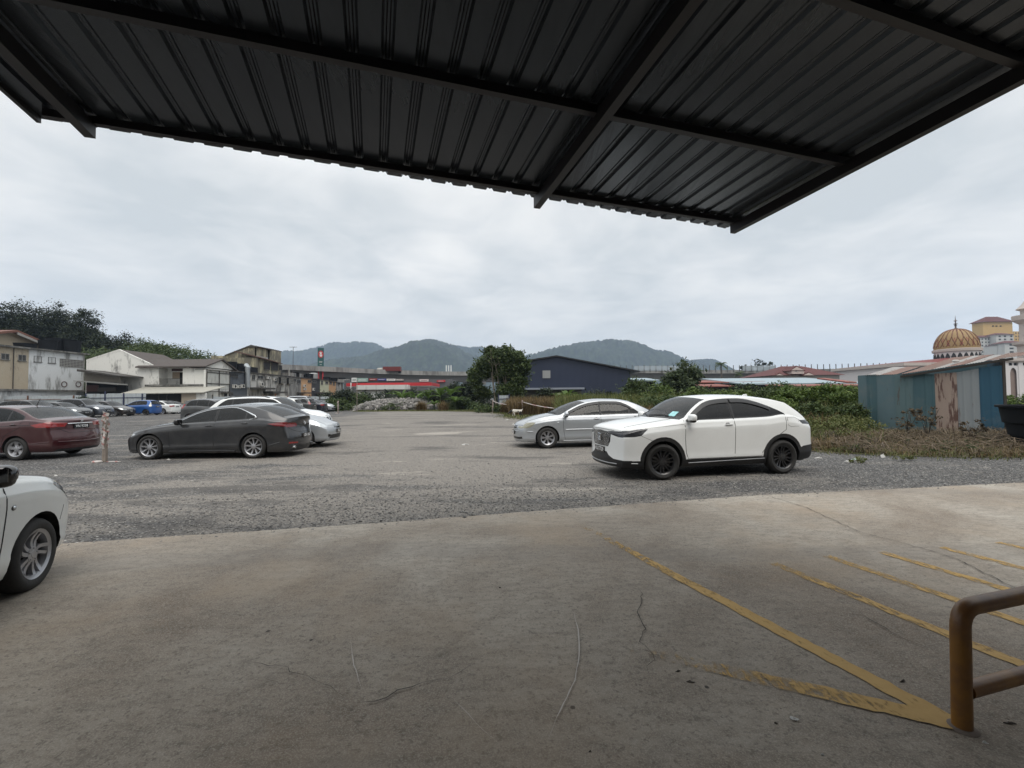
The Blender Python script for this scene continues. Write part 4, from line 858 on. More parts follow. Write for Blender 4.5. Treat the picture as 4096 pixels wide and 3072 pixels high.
def m_concrete():
    n = NT('concrete'); co = n.tc.outputs['Object']; st = n.coord((.35, 1, 1), (0, 0, rad(-14)))
    a = n.noise(.45, 7, .62, co, .5); b = n.noise(16, 5, .6, st); c = n.noise(140, 3, .6, co)
    base = n.ramp(a, [(.36, (.18, .142, .108)), (.5, (.27, .232, .188)), (.62, (.345, .31, .262))])
    base = n.mix(n.ramp(b, [(.38, .40), (.56, 0)]), base, (.13, .11, .09)); base = n.mix(n.ramp(c, [(.48, 0), (.62, .5)]), base, (.42, .385, .33)); base = n.mix(n.ramp(n.noise(38, 4, .7, co), [(.53, 0), (.66, .6)]), base, (.09, .075, .062))
    pits = n.vor(7, co); big_ = n.vor(2.6, co); bc_ = n.vor(2.6, co, out='Color'); bs_ = n.n('ShaderNodeSeparateColor'); n.l(bc_, bs_.inputs[0])
    base = n.mix(n.ramp(n.math('ADD', pits, n.math('MULTIPLY', n.noise(30, 3), .05)), [(.045, .9), (.065, 0)]), base, (.035, .03, .028))
    base = n.mix(n.math('MULTIPLY', n.ramp(n.math('ADD', big_, n.math('MULTIPLY', n.noise(40, 3), .03)), [(.040, .9), (.055, 0)]), n.math('GREATER_THAN', bs_.outputs[0], .55)), base, (.02, .018, .016))
    base = n.mix(n.ramp(n.noise(3.4, 8, .72, co, 1.0), [(.54, 0), (.66, .32)]), base, (.13, .11, .09))
    base = n.mix(n.ramp(n.noise(.55, 5, .6, n.coord((1, 1, 1), (0, 0, 1))), [(.52, 0), (.72, .45)]), base, (.33, .25, .17))
    # tyre scuffs
    w = n.n('ShaderNodeTexWave'); w.wave_type = 'RINGS'; w.inputs['Scale'].default_value = .11; w.inputs['Distortion'].default_value = 3; w.inputs['Detail'].default_value = 3; n.l(n.coord((1, 1, 1)), w.inputs['Vector'])
    base = n.mix(n.math('MULTIPLY', n.ramp(w.outputs[0], [(.93, 0), (.97, 1)]), n.math('MULTIPLY', n.noise(2.2, 4), .45)), base, (.16, .145, .13))
    n.set(Base_Color=base, Roughness=n.ramp(a, [(.3, .88), (.7, .72)]), Specular_IOR_Level=.35)
    n.bump(n.math('ADD', n.math('MULTIPLY', b, .5), n.math('ADD', n.math('MULTIPLY', c, .35), n.math('MULTIPLY', n.ramp(pits, [(.04, 0), (.08, 1)]), .5))), .45, .012); return n.m
M['gravel'] = m_gravel(); M['concrete'] = m_concrete()
xs = np.concatenate([np.linspace(-900, -90, 12), np.linspace(-80, 60, 71), np.linspace(70, 900, 12)]); ys = np.concatenate([np.linspace(-60, 0, 7), np.linspace(1, 80, 80), np.linspace(90, 2600, 24)])
V = [(x, y, gz(x, y) - .0) for y in ys for x in xs]; nx_ = len(xs)
F = [(j * nx_ + i, j * nx_ + i + 1, (j + 1) * nx_ + i + 1, (j + 1) * nx_ + i) for j in range(len(ys) - 1) for i in range(nx_ - 1)]
npmesh('ground', V, F, M['gravel'], smooth=True, kind='structure')
# concrete slab in front of the shop, its edge measured on the photo
edge = [(-30, -1.0), (-14, 2.6), (-4.85, 4.87), (-1.42, 5.6), (-.02, 5.98), (3.68, 6.86), (8.79, 7.68), (20, 9.2), (34, 11)]
def densify(p, st, j):
    o = []
    for a, b in zip(p, p[1:]):
        k = max(1, int(math.hypot(b[0] - a[0], b[1] - a[1]) / st))
        for i in range(k): t = i / k; o.append((a[0] + (b[0] - a[0]) * t + random.uniform(-j, j), a[1] + (b[1] - a[1]) * t + random.uniform(-j, j)))
    return o + [p[-1]]
ed = densify(edge, .12, .012); b = MB(); n_ = len(ed)
b.add([(x, y, .012) for x, y in ed] + [(x, -9, .012) for x, y in ed] + [(x, y + .01, -.08) for x, y in ed], [(i, i + n_, i + n_ + 1, i + 1) for i in range(n_ - 1)] + [(i, i + 1, i + 1 + 2 * n_, i + 2 * n_) for i in range(n_ - 1)])
b.build('pavement', M['concrete'], kind='structure')
def m_yellow():
    n = NT('worn_yellow_paint'); co = n.tc.outputs['Object']
    wear = n.math('ADD', n.math('MULTIPLY', n.noise(9, 8, .72, co, .4), .6), n.math('MULTIPLY', n.noise(45, 4, .6, n.coord((1, .25, 1))), .4))
    n.set(Base_Color=n.mix(n.noise(20, 4), (.36, .215, .055), (.46, .30, .10)), Roughness=.75)
    attr = n.n('ShaderNodeAttribute'); attr.attribute_name = 'worn'
    tr = n.n('ShaderNodeBsdfTransparent'); ms_ = n.n('ShaderNodeMixShader'); n.l(n.ramp(n.math('SUBTRACT', wear, n.math('MULTIPLY', attr.outputs['Fac'], .40)), [(.33, 0), (.47, 1)]), ms_.inputs[0])
    inv = n.math('SUBTRACT', 1.0, n.ramp(n.math('ADD', wear, n.math('MULTIPLY', attr.outputs['Fac'], .38)), [(.575, 0), (.74, 1)])); n.l(inv, ms_.inputs[0])
    n.l(tr.outputs[0], ms_.inputs[1]); n.l(n.b.outputs[0], ms_.inputs[2]); n.l(ms_.outputs[0], n.out.inputs[0]); return n.m
M['yellow'] = m_yellow()
def stripe(a, b_, w0, w1, w_a, w_b, z=.0165):
    a, b_ = Vector(a), Vector(b_); d = (b_ - a).normalized(); s_ = Vector((-d.y, d.x)); k = 40; vs = []; at_ = []
    for i in range(k + 1):
        t = i / k; p = a.lerp(b_, t); w = (w0 + (w1 - w0) * t) / 2
        for sg in (1, -1): q = p + s_ * sg * (w + random.uniform(-.008, .008)); vs.append((q.x, q.y, z)); at_.append(w_a + (w_b - w_a) * t)
    m_ = MB(); m_.add(vs, [(2 * i, 2 * i + 1, 2 * i + 3, 2 * i + 2) for i in range(k)]); o = m_.build('pavement_marking', M['yellow'], kind='structure')
    at = o.data.attributes.new('worn', 'FLOAT', 'POINT'); at.data.foreach_set('value', at_); return o
stripe((.84, 5.36), (1.35, 3.95), .09, .10, .75, .2); stripe((1.35, 3.95), (2.06, 2.12), .10, .11, .2, .05)
stripe((.52, 2.84), (2.04, 2.13), .10, .12, .95, .05, .0175)
for a, b_, w in (((2.39, 4.10), (3.25, 1.45), .3), ((3.0, 4.28), (3.95, 1.45), .3), ((3.60, 4.37), (4.62, 1.35), .25), ((4.31, 4.49), (5.35, 1.4), .3), ((5.02, 4.62), (6.05, 1.5), .3), ((5.75, 4.75), (6.8, 1.6), .3)): stripe(a, b_, .095, .10, w + .15, w - .3)
stripe((-2.75, 2.60), (-1.75, 4.1), .10, .09, 1.05, 1.1)      # almost worn away
stripe((-1.10, 1.52), (-.78, 1.80), .05, .03, .7, .9)
M['crack'] = pm('crack', (.045, .040, .036), .95); M['scratch'] = pm('scratch', (.46, .43, .40), .9)
def crack(pts, w, mat, name='pavement_crack', jit=.025):
    vs = []; pts = [Vector(p) for p in pts]; q = []
    for a, b_ in zip(pts, pts[1:]):
        k = max(2, int((b_ - a).length / .05))
        for i in range(k): q.append(a.lerp(b_, i / k) + Vector((random.uniform(-jit, jit), random.uniform(-jit, jit))) * (.6 if i else 1))
    q.append(pts[-1])
    for i, p in enumerate(q):
        d = (q[min(i + 1, len(q) - 1)] - q[max(i - 1, 0)]).normalized(); s_ = Vector((-d.y, d.x)); ww = w * random.uniform(.4, 1.3) / 2 * min(1, (len(q) - 1 - i + .5) / 6, (i + .5) / 3)
        for sg in (1, -1): r_ = p + s_ * sg * ww; vs.append((r_.x, r_.y, .0205))
    m_ = MB(); m_.add(vs, [(2 * i, 2 * i + 1, 2 * i + 3, 2 * i + 2) for i in range(len(q) - 1)]); m_.build(name, mat, kind='structure')
crack([(3.91, 6.85), (4.01, 6.07), (3.89, 5.02), (4.06, 4.52), (4.14, 4.17), (3.95, 3.49), (3.7, 2.9)], .009, M['crack'])
def gp(*p): return [G(x, y, .02).xy for x, y in p]
crack(gp((354, 705), (375, 700), (400, 692), (425, 683), (450, 676), (480, 663)), .006, M['crack']); crack(gp((245, 660), (285, 668), (310, 675), (335, 690), (345, 698)), .004, M['crack'])
crack(gp((640, 588), (643, 600), (636, 612), (646, 625), (640, 640), (656, 655), (648, 668), (652, 685)), .006, M['crack'], jit=.02)
crack(gp((574, 612), (578, 630), (580, 650), (575, 680), (560, 710), (548, 740)), .007, M['scratch'], 'pavement_scratch', .004); crack(gp((350, 640), (354, 665), (362, 690)), .005, M['scratch'], 'pavement_scratch', .006); crack(gp((455, 700), (475, 722), (500, 745)), .004, M['scratch'], 'pavement_scratch', .006)
crack(gp((658, 577), (700, 586), (742, 597)), .005, M['crack'], jit=.006); crack(gp((860, 612), (905, 640), (948, 655)), .007, M['crack'])
# grass verge: a sheet of soil and low grass round the lot
def m_soil():
    n = NT('soil'); co = n.tc.outputs['Object']; a = n.noise(1.2, 7, .65)
    n.set(Base_Color=n.mix(n.noise(14, 5), n.ramp(a, [(.35, (.055, .045, .03)), (.5, (.085, .075, .04)), (.65, (.06, .075, .025))]), (.12, .10, .06)), Roughness=.95); n.bump(n.noise(20, 5), .8, .04); return n.m
M['soil'] = m_soil()
vb = [(90, 10.5), (30, 10.4), (16, 10.9), (11.7, 10.6), (10.3, 10.9), (9.1, 11.4), (8.2, 12.2), (7.2, 13.8), (6.3, 16.2), (5.2, 19.5), (3.8, 24), (2.2, 27.5), (.4, 30.5), (-.6, 33), (-.7, 38), (-1.6, 42), (-4, 46.5), (-8, 49), (-13, 50.5), (-17.2, 50), (-19, 54), (-22, 60), (-60, 62), (-60, 90), (90, 90)]
vd = densify(vb, .6, .12); bm = bmesh.new(); f_ = bm.faces.new([bm.verts.new((x, y, 0)) for x, y in vd]); bmesh.ops.triangulate(bm, faces=[f_])
for v in bm.verts: v.co.z = gz(v.co.x, v.co.y) + .010
me = bpy.data.meshes.new('verge'); bm.to_mesh(me); bm.free(); me.materials.append(M['soil']); o = bpy.data.objects.new('verge', me); C.objects.link(o); o['kind'] = 'structure'
def in_verge(x, y): return inpoly((x, y), vb)

# loose stones standing up out of the gravel in front of the slab
def stones(name, pts, size, mat, kind='stuff', flat=.6):
    base = np.array([(1, 0, 0), (-1, 0, 0), (0, 1, 0), (0, -1, 0), (0, 0, 1), (0, 0, -1)], float); tri = np.array([(0, 2, 4), (2, 1, 4), (1, 3, 4), (3, 0, 4), (2, 0, 5), (1, 2, 5), (3, 1, 5), (0, 3, 5)])
    n = len(pts); sc = size(n)[:, None, None] * RNG.uniform(.6, 1.3, (n, 6, 1)) * np.array([1, 1, flat]); a = RNG.uniform(0, 6.28, n)
    v = base[None] * sc; c, s = np.cos(a)[:, None], np.sin(a)[:, None]; x = v[..., 0] * c - v[..., 1] * s; y = v[..., 0] * s + v[..., 1] * c; v = np.stack([x, y, v[..., 2]], -1) + np.asarray(pts)[:, None]
    return npmesh(name, v.reshape(-1, 3), (tri[None] + (np.arange(n) * 6)[:, None, None]).reshape(-1, 3), mat, kind=kind)
def m_stone(name, lo, hi):
    n = NT(name); g = n.n('ShaderNodeNewGeometry').outputs['Random Per Island']; n.set(Base_Color=n.ramp(g, [(0, lo), (.75, tuple((a + b) / 2 for a, b in zip(lo, hi))), (1, hi)]), Roughness=.9); return n.m
M['stones'] = m_stone('loose_stones', (.09, .088, .088), (.34, .325, .30)); pts = []
while len(pts) < 26000:
    x = random.uniform(-9, 13); y0 = np.interp(x, [p[0] for p in edge], [p[1] for p in edge]); y = y0 + .03 + abs(random.gauss(0, 1.6))
    if y < 14: pts.append((x, y, random.uniform(-.002, .006)))
for k in range(5000): pts.append((random.uniform(-14, 10), random.uniform(9, 24), .002))
for k in range(420): x = random.uniform(-6, 10); pts.append((x, np.interp(x, [p[0] for p in edge], [p[1] for p in edge]) - abs(random.gauss(0, .12)), .010))
stones('gravel', pts, lambda n: RNG.gamma(3.0, .0026, n) + .003, M['stones'])

# ------------------------------------------------------------------ litter
M['litter'] = pm('litter_white', (.46, .45, .43), .8, .2, 30); M['litter_grey'] = pm('litter_dark', (.07, .06, .05), .9, .4, 30); M['litter_blue'] = pm('litter_pale_green', (.42, .52, .48), .7)
def scrap(name, px, py, w, d, label, cat='litter', mat='litter', grp='litter scattered on the gravel', h=.03, z=None):
    p = G(px, py, .02); p.z = gz(p.x, p.y) + (.0 if z is None else z); m_ = MB(); k = 7; vs = []
    for j in range(4):
        for i in range(k):
            a = 2 * math.pi * i / k; r_ = (1, .75, .45, .1)[j] * random.uniform(.35, .95); vs.append((r_ * w / 2 * math.cos(a), r_ * d / 2 * math.sin(a), h * (.0, .7, .9, 1)[j] * random.uniform(.3, 1.2)))
    m_.add(vs, [(j * k + i, j * k + (i + 1) % k, (j + 1) * k + (i + 1) % k, (j + 1) * k + i) for j in range(3) for i in range(k)] + [tuple(3 * k + i for i in range(k))])
    o = m_.build(name, M[mat]); o.location = p; o.rotation_euler = (0, 0, random.uniform(-.4, .4)); return tag(o, label, cat, grp)
for px, py, w, d, l in ((818, 457.5, .30, .2, 'crumpled white plastic bag on the verge behind the white crossover'), (465, 444, .35, .35, 'white scrap of paper lying alone in the middle of the aisle'), (55.5, 475, .1, .1, 'tiny white scrap between the maroon sedan and the slab'), (42, 482, .55, .25, 'flattened pale board beside the white hatchback nose'),
    (168.5, 459, .12, .08, 'small white paper in front of the dark grey sedan front wheel'), (507, 415.8, .3, .2, 'white bag on the grass before the nose of the walking dog'), (507, 420.5, .4, .3, 'white scrap on the gravel left of the dog'), (513.5, 424.5, .3, .25, 'white bundle lying just in front of the silver sedan nose')):
    scrap('litter', px, py, w, d, l)
scrap('litter', 856, 458.6, .35, .2, 'pale green plastic sheet in front of the rusty shed', mat='litter_blue', h=.04); scrap('rock', 883, 456.5, .16, .14, 'small pale rock on the verge edge left of the green sheet', 'rock', 'litter', h=.09); scrap('litter', 848, 461, .3, .15, 'torn white wrapper on the gravel below the verge edge')
for px, py, w, l in ((793.5, 717.5, .07, 'pair of flaked white paint chips on the slab near the bottom edge'), (822.5, 753, .022, 'single white paint chip low on the slab'), (949, 705.5, .016, 'white pebble touching the foot of the yellow rail'), (985, 741, .03, 'white filter tip right of the yellow rail foot')): scrap('paint_chip', px, py, w, w * .7, l, 'paint chip', grp='small debris on the slab', h=.006, z=.013)
for px, py, w, l in ((678, 670, .05, 'short dark twig between the two yellow stripes'), (690, 680.5, .07, 'thin twig lying along the lower yellow stripe'), (903, 680, .07, 'dark twig between the stripes and the yellow rail'), (776, 722, .025, 'dark leaf curled beside the white paint chips'), (590, 750, .02, 'black crumb at the bottom of the slab'), (500, 587, .03, 'dark leaf scrap in the middle of the slab'), (1010, 722, .08, 'bent dark leaf stem right of the rail foot')): scrap('twig' if 'twig' in l or 'stem' in l else 'leaf', px, py, w, w * .22 + .006, l, 'debris', 'litter_grey', 'small debris on the slab', h=.008, z=.013)

# ------------------------------------------------------------------ canopy over the camera
AZ = rad(17.4); SL = math.tan(rad(2.7)); PR = Vector((2.959, 5.776, 3.70))
MC = Matrix(((math.cos(AZ), -math.sin(AZ), 0, PR.x), (math.sin(AZ), math.cos(AZ), 0, PR.y), (0, -SL, 1, PR.z), (0, 0, 0, 1)))   # local x along the eave, y away from the shop, z up
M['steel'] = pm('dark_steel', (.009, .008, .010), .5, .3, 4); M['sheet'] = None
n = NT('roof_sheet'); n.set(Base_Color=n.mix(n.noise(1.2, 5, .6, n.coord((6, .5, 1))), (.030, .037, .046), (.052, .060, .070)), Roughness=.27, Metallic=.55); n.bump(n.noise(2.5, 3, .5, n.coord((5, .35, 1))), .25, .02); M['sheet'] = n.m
cano = empty('canopy', (PR.x, PR.y, 0), 0, 'dark steel canopy with ribbed metal roof sheets over the slab', 'canopy')
inv = Matrix.Translation(-Vector((PR.x, PR.y, 0)))
def cpart(name, mb, mat, kind=None):
    mb.v = [tuple(inv @ Vector(v)) for v in mb.v]; return mb.build(name, mat, cano, kind=kind)
X0, X1, YB = -7.15, 9.6, -6.25
prof = []; x = X0; rib = .228
while x < X1:
    for dx, dz in ((0, 0), (.02, 0), (.07, .0), (.135, 0), (.152, .026), (.164, .028), (.172, .020), (.186, .020), (.194, .028), (.206, .026), (.222, 0)): prof.append((x + dx, dz))
    x += rib
for nm, a_, b_ in (('near', X0, .12),):
    pr = [p for p in prof if a_ <= p[0] <= b_]; vs = []; n_ = len(pr)
    nY = 14
    for j in range(nY + 1):
        yy = 0
        for q in pr:
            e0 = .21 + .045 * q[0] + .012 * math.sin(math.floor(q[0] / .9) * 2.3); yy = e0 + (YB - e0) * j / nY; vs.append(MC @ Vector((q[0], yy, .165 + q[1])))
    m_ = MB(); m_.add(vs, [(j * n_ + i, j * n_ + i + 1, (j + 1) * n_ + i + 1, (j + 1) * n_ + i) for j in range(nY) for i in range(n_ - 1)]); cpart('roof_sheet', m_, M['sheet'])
def cb_(x0, x1, y0, y1, z0, z1):
    m_ = MB(); m_.box(x0, x1, y0, y1, z0, z1, 0, MC); return m_
for x in (-.02, -2.78, -6.76): cpart('rafter', cb_(x - .045, x + .03, YB, .0 if x > -6 else -.22, 0, .12), M['steel'])
m_ = MB(); m_.beam(MC @ Vector((-7.05, -.25, .132)), MC @ Vector((.10, -.06, .132)), .055, .062); cpart('purlin', m_, M['steel'])
for y in (-1.46, -2.75, -4.1, -5.4): cpart('purlin', cb_(-7.05, .10, y - .032, y + .023, .09, .163), M['steel'])
m_ = MB(); m_.box(-7.17, -7.14, YB, -.12, .12, .185, 0, MC); cpart('edge_trim', m_, M['steel'])
for x in (-6.76, -2.78, -.02):
    q = MC @ Vector((x, -6.1, 0)); m_ = MB(); m_.box(q.x - .07, q.x + .07, q.y - .07, q.y + .07, .012, q.z); cpart('post', m_, M['steel'])
# unseen shop wall added behind the camera to block light from the slab
M['block_wall'] = pm('shop_wall', (.10, .095, .09), .9)
m_ = MB(); m_.box(-16, 14, -6.5, -6.28, -3.7, 2.2, 0, MC)
tag(m_.build('light_block_wall', M['block_wall']), 'plain dark shop wall behind the slab under the canopy', 'building', kind='structure')
m_ = MB()

# ------------------------------------------------------------------ yellow guard rail
n = NT('rail_paint'); ch = n.noise(4, 6, .65); n.set(Base_Color=n.mix(n.ramp(ch, [(.42, 0), (.6, .75)]), n.mix(n.noise(18, 4), (.17, .075, .010), (.23, .105, .016)), (.10, .045, .025)), Roughness=.42); n.bump(n.noise(60, 3), .15, .003); M['rail'] = n.m
rl = empty('guard_rail', (2.07, 2.09, 0), rad(15.5), 'yellow painted pipe guard rail with two bars on the slab', 'guard rail')
pr_ = .038
def rr_(pts, r_=.09):
    o = []
    for i, p in enumerate(pts):
        if 0 < i < len(pts) - 1:
            a = Vector(pts[i - 1]); b_ = Vector(pts[i + 1]); p = Vector(p); u = (a - p).normalized(); w = (b_ - p).normalized()
            for k in range(9):
                t = k / 8; o.append(p + u * r_ * (1 - t) ** 2 + w * r_ * t ** 2)
        else: o.append(Vector(p))
    return o
RO = Matrix(((1, 0, .03, 0), (0, 1, 0, 0), (0, 0, 1, 0), (0, 0, 0, 1)))
m_ = MB(); m_.tube([RO @ p for p in rr_([(0, 0, .0), (0, 0, .555), (2.4, 0, .57), (2.4, 0, 0)])], pr_, 20); m_.build('frame', M['rail'], rl, True)
m_ = MB(); m_.tube([(.04, 0, .175), (2.38, 0, .18)], pr_ * .92, 20); m_.build('lower_bar', M['rail'], rl, True)
m_ = MB(); m_.lathe([(.06, .013), (.052, .018), (.038, .022)], 20); m_.build('base_ring', pm('rail_base_cement', (.16, .13, .11), .9), rl, True)

# ------------------------------------------------------------------ far ground, hills
def K(ox, oy, s): return lambda x, y: (ox + s * x, oy + s * y)
kA = K(0, 320, .0452); kB = K(75, 340, .0452); kC = K(150, 340, .0452); kD = K(250, 340, .0452); kE = K(162.5, 337.5, .0791); kF = K(300, 337.5, .0791); kG = K(462.5, 337.5, .0791); kH = K(612.5, 337.5, .113); kI = K(837.5, 300, .09795); kJ = K(925, 307.5, .04972)
n = NT('forest_hill'); a = n.noise(.012, 7, .65); c_ = n.vor(.055); n.set(Base_Color=n.mix(n.ramp(c_, [(.15, 0), (.7, 1)]), n.ramp(a, [(.35, (.014, .026, .010)), (.65, (.042, .058, .024))]), (.008, .014, .007)), Roughness=.95); M['hill'] = n.m
def hill(name, sil, Y, depth, bumps=7.0):
    """sil: silhouette measured as (px, py); a wooded ridge with a rounded back and front"""
    P = [atY(x, y, Y) for x, y in sil]; fx = pchip([(p.x, p.z) for p in P]); x0, x1 = P[0].x, P[-1].x; nx, ny = 260, 60; vs = []
    R_ = np.random.default_rng(int(abs(x0))); ph = R_.uniform(0, 6.28, 40); fr = R_.uniform(.004, .05, (40, 2)); am = 1 / (fr.sum(1) * 60 + .6)
    for j in range(ny + 1):
        t = j / ny; yy = Y - depth + 2 * depth * t; env = math.cos((t - .5) * math.pi) ** 1.1
        for i in range(nx + 1):
            x = x0 + (x1 - x0) * i / nx; h = max(0, fx(x)) * env
            e_ = float((am * np.sin(fr[:, 0] * x * 1.2 + fr[:, 1] * yy + ph)).sum()); h += e_ * 4.0 * env * min(1, h / 40) + (RNG.uniform(-.5, .9) * bumps * min(1, h / 25))
            vs.append((x * yy / Y if False else x, yy, max(-2, h)))
    F = [(j * (nx + 1) + i, j * (nx + 1) + i + 1, (j + 1) * (nx + 1) + i + 1, (j + 1) * (nx + 1) + i) for j in range(ny) for i in range(nx)]
    npmesh(name, vs, F, M['hill'], smooth=False, kind='structure')
hill('hills', [(255, 399), (263, 362), (272, 354), (300, 351), (330, 346), (350, 343.6), (365, 343), (380, 346), (400, 352), (440, 360), (480, 399)], 2350, 330, 10)
hill('hills', [(225, 399), (262, 385), (300, 372), (330, 363), (355, 359), (385, 350), (395, 347), (408, 343.5), (415, 341), (428, 340.8), (440, 343.5), (452, 348), (470, 357), (486, 362), (510, 371), (540, 385), (560, 398)], 1650, 330, 8)
hill('hills', [(428, 399), (448, 346.5), (462, 347), (480, 348), (500, 356), (520, 366), (540, 384), (560, 398)], 2400, 300, 10)
hill('hills', [(440, 398), (500, 372), (530, 358.5), (545, 352), (565, 346), (585, 343), (597, 342), (612, 341), (628, 343), (645, 348.5), (662, 354), (675, 359), (690, 364), (720, 374), (760, 392), (775, 398)], 1900, 350, 9)
hill('hills', [(660, 398), (680, 366), (690, 362), (700, 359), (712, 361), (722, 366), (735, 376), (750, 396)], 2150, 300, 9)

# ------------------------------------------------------------------ vegetation builders
M['leaf_dark'] = leafmat('leaf_dark', (.016, .024, .012), (.030, .042, .020), (.048, .062, .028), .12); M['leaf_mid'] = leafmat('leaf_mid', (.034, .056, .018), (.078, .112, .036), (.13, .155, .06))
M['leaf_bright'] = leafmat('leaf_bright', (.05, .085, .018), (.11, .165, .035), (.18, .225, .065)); M['leaf_grey'] = leafmat('leaf_grey', (.04, .06, .028), (.08, .105, .05), (.13, .16, .085))
M['grass_green'] = leafmat('grass_green', (.07, .09, .025), (.14, .155, .05), (.24, .225, .10)); M['grass_dry'] = leafmat('grass_dry', (.10, .068, .032), (.19, .135, .065), (.28, .21, .11)); M['straw'] = leafmat('straw', (.050, .036, .022), (.115, .085, .050), (.21, .16, .10)); M['banana'] = leafmat('banana_leaf', (.05, .09, .02), (.10, .16, .035), (.16, .21, .07), .35)
M['bark'] = pm('bark', (.10, .085, .07), .9, .3, 6); M['bark_pale'] = pm('bark_pale', (.24, .20, .16), .9, .25, 6); M['bark_dark'] = pm('bark_dark', (.035, .030, .026), .95, .3, 4)
def foliage(name, blobs, n, size, mat, parent=None, kind=None, shell=.55, clump=.16, up=.5, nclump=None):
    B_ = np.array(blobs, float); vol = B_[:, 3] * B_[:, 4] + B_[:, 3] * B_[:, 5]; w = vol / vol.sum(); nc = nclump or max(12, n // 45)
    ci = RNG.choice(len(B_), nc, p=w); d = RNG.normal(size=(nc, 3)); d /= np.linalg.norm(d, axis=1)[:, None]; r_ = RNG.uniform(shell, 1, nc) ** .7
    cc = B_[ci, :3] + d * r_[:, None] * B_[ci, 3:6]; cs = B_[ci, 3:6].mean(1) * clump * RNG.uniform(.6, 1.6, nc)
    k = RNG.integers(0, nc, n); p = cc[k] + RNG.normal(size=(n, 3)) * cs[k][:, None] * np.array([1, 1, .62])
    p = p[p[:, 2] > .02] if parent is None else p; n = len(p)
    nr = RNG.normal(size=(n, 3)); nr[:, 2] = np.abs(nr[:, 2]) + up; nr /= np.linalg.norm(nr, axis=1)[:, None]
    t = np.cross(nr, RNG.normal(size=(n, 3))); t /= np.linalg.norm(t, axis=1)[:, None]; b = np.cross(nr, t); s = (size * RNG.uniform(.55, 1.35, n))[:, None]
    v = np.stack([p - t * s, p + b * s * .45 - nr * s * .12, p + t * s, p - b * s * .45 - nr * s * .12], 1).reshape(-1, 3)
    return npmesh(name, v, np.arange(4 * n).reshape(-1, 4), mat, parent, kind=kind)
def grass(name, pts, h, w, mat, lean=.35, kind='stuff', label=None, cat=None):
    p = np.array(pts, float); n = len(p); hh = (h * RNG.uniform(.45, 1.2, n))[:, None]; a = RNG.uniform(0, 6.28, n); dr = np.stack([np.cos(a), np.sin(a), np.zeros(n)], 1); sd = np.stack([-np.sin(a), np.cos(a), np.zeros(n)], 1) * w * RNG.uniform(.6, 1.4, n)[:, None]
    ln = (lean * RNG.uniform(.2, 1.8, n))[:, None]; up = np.array([0, 0, 1.0])
    m1 = p + up * hh * .55 + dr * hh * ln * .3; t = p + up * hh * np.clip(1 - ln * .45, .3, 1) + dr * hh * ln
    v = np.stack([p - sd, p + sd, m1 + sd * .8, m1 - sd * .8, t], 1).reshape(-1, 3); i = np.arange(n)[:, None] * 5
    f = np.concatenate([i + np.array([0, 1, 2]), i + np.array([0, 2, 3]), i + np.array([3, 2, 4])])
    o = npmesh(name, v, f, mat, kind=kind)
    if label: tag(o, label, cat)
    return o
def limbs(m_, base, top, r0, n, spread, mi=0, z1=.75, seed=0):
    R_ = random.Random(seed)
    base, top = Vector(base), Vector(top); m_.tube([base, base.lerp(top, .3) + Vector((R_.uniform(-.1, .1), R_.uniform(-.1, .1), 0)) * r0 * 5, base.lerp(top, .65)], [r0, r0 * .78, r0 * .5], 8, mi)
    for k in range(n):
        a = 2 * math.pi * k / n + R_.uniform(-.4, .4); s = base.lerp(top, R_.uniform(.28, .6)); e_ = Vector((base.x + math.cos(a) * spread * R_.uniform(.6, 1), base.y + math.sin(a) * spread * R_.uniform(.6, 1), base.z + (top.z - base.z) * R_.uniform(z1, 1.05)))
        md = s.lerp(e_, .5) + Vector((0, 0, (e_.z - s.z) * .12)); m_.tube([s, md, e_], [r0 * .42, r0 * .28, r0 * .08], 6, mi)
        for q in range(2):
            e2 = md + Vector((R_.uniform(-1, 1), R_.uniform(-1, 1), R_.uniform(.5, 1.2))) * spread * .4; m_.tube([md, e2], [r0 * .2, r0 * .05], 5, mi)
def tree(name, label, px, py_top, Y, wpx, hfrac, n, size, mat, bark='bark', trunk_r=.25, group=None, cat='tree', base=0.0, multi=1, shell=.5, clump=.2, nclump=None, blobs=None, flat=.8, ymin=None):
    """crown centred at column px with its top at row py_top, Y metres off; width in pixels"""
    t = atY(px, py_top, Y); Wm = wpx / FPX * Y; H_ = t.z; g_ = gz(t.x, Y) + base; root = empty(name, (t.x, Y, g_), 0, label, cat, group); R_ = random.Random(int(px * 7 + Y))
    ch = (H_ - g_) * hfrac
    if blobs is None:
        blobs = [(0, 0, H_ - g_ - ch * .5, Wm * .34, Wm * .34, ch * .5)]
        for k in range(7): a = 2 * math.pi * k / 7 + R_.uniform(-.3, .3); blobs.append((math.cos(a) * Wm * .30, math.sin(a) * Wm * .30, H_ - g_ - ch * R_.uniform(.42, .72), Wm * R_.uniform(.15, .24), Wm * .2, ch * R_.uniform(.22, .34)))
    foliage('crown', blobs, n, size, mat, root, shell=shell, clump=clump, nclump=nclump); m_ = MB()
    for q in range(multi): 
        a = 2 * math.pi * q / multi; off = (.0 if multi == 1 else .45); limbs(m_, (math.cos(a) * off, math.sin(a) * off, 0), (math.cos(a) * off * 3.2, math.sin(a) * off * 3.2, (H_ - g_) * .92), trunk_r, 5 if multi == 1 else 3, Wm * .36, seed=int(px) + q)
    m_.build('trunk', M[bark], root, True); return root

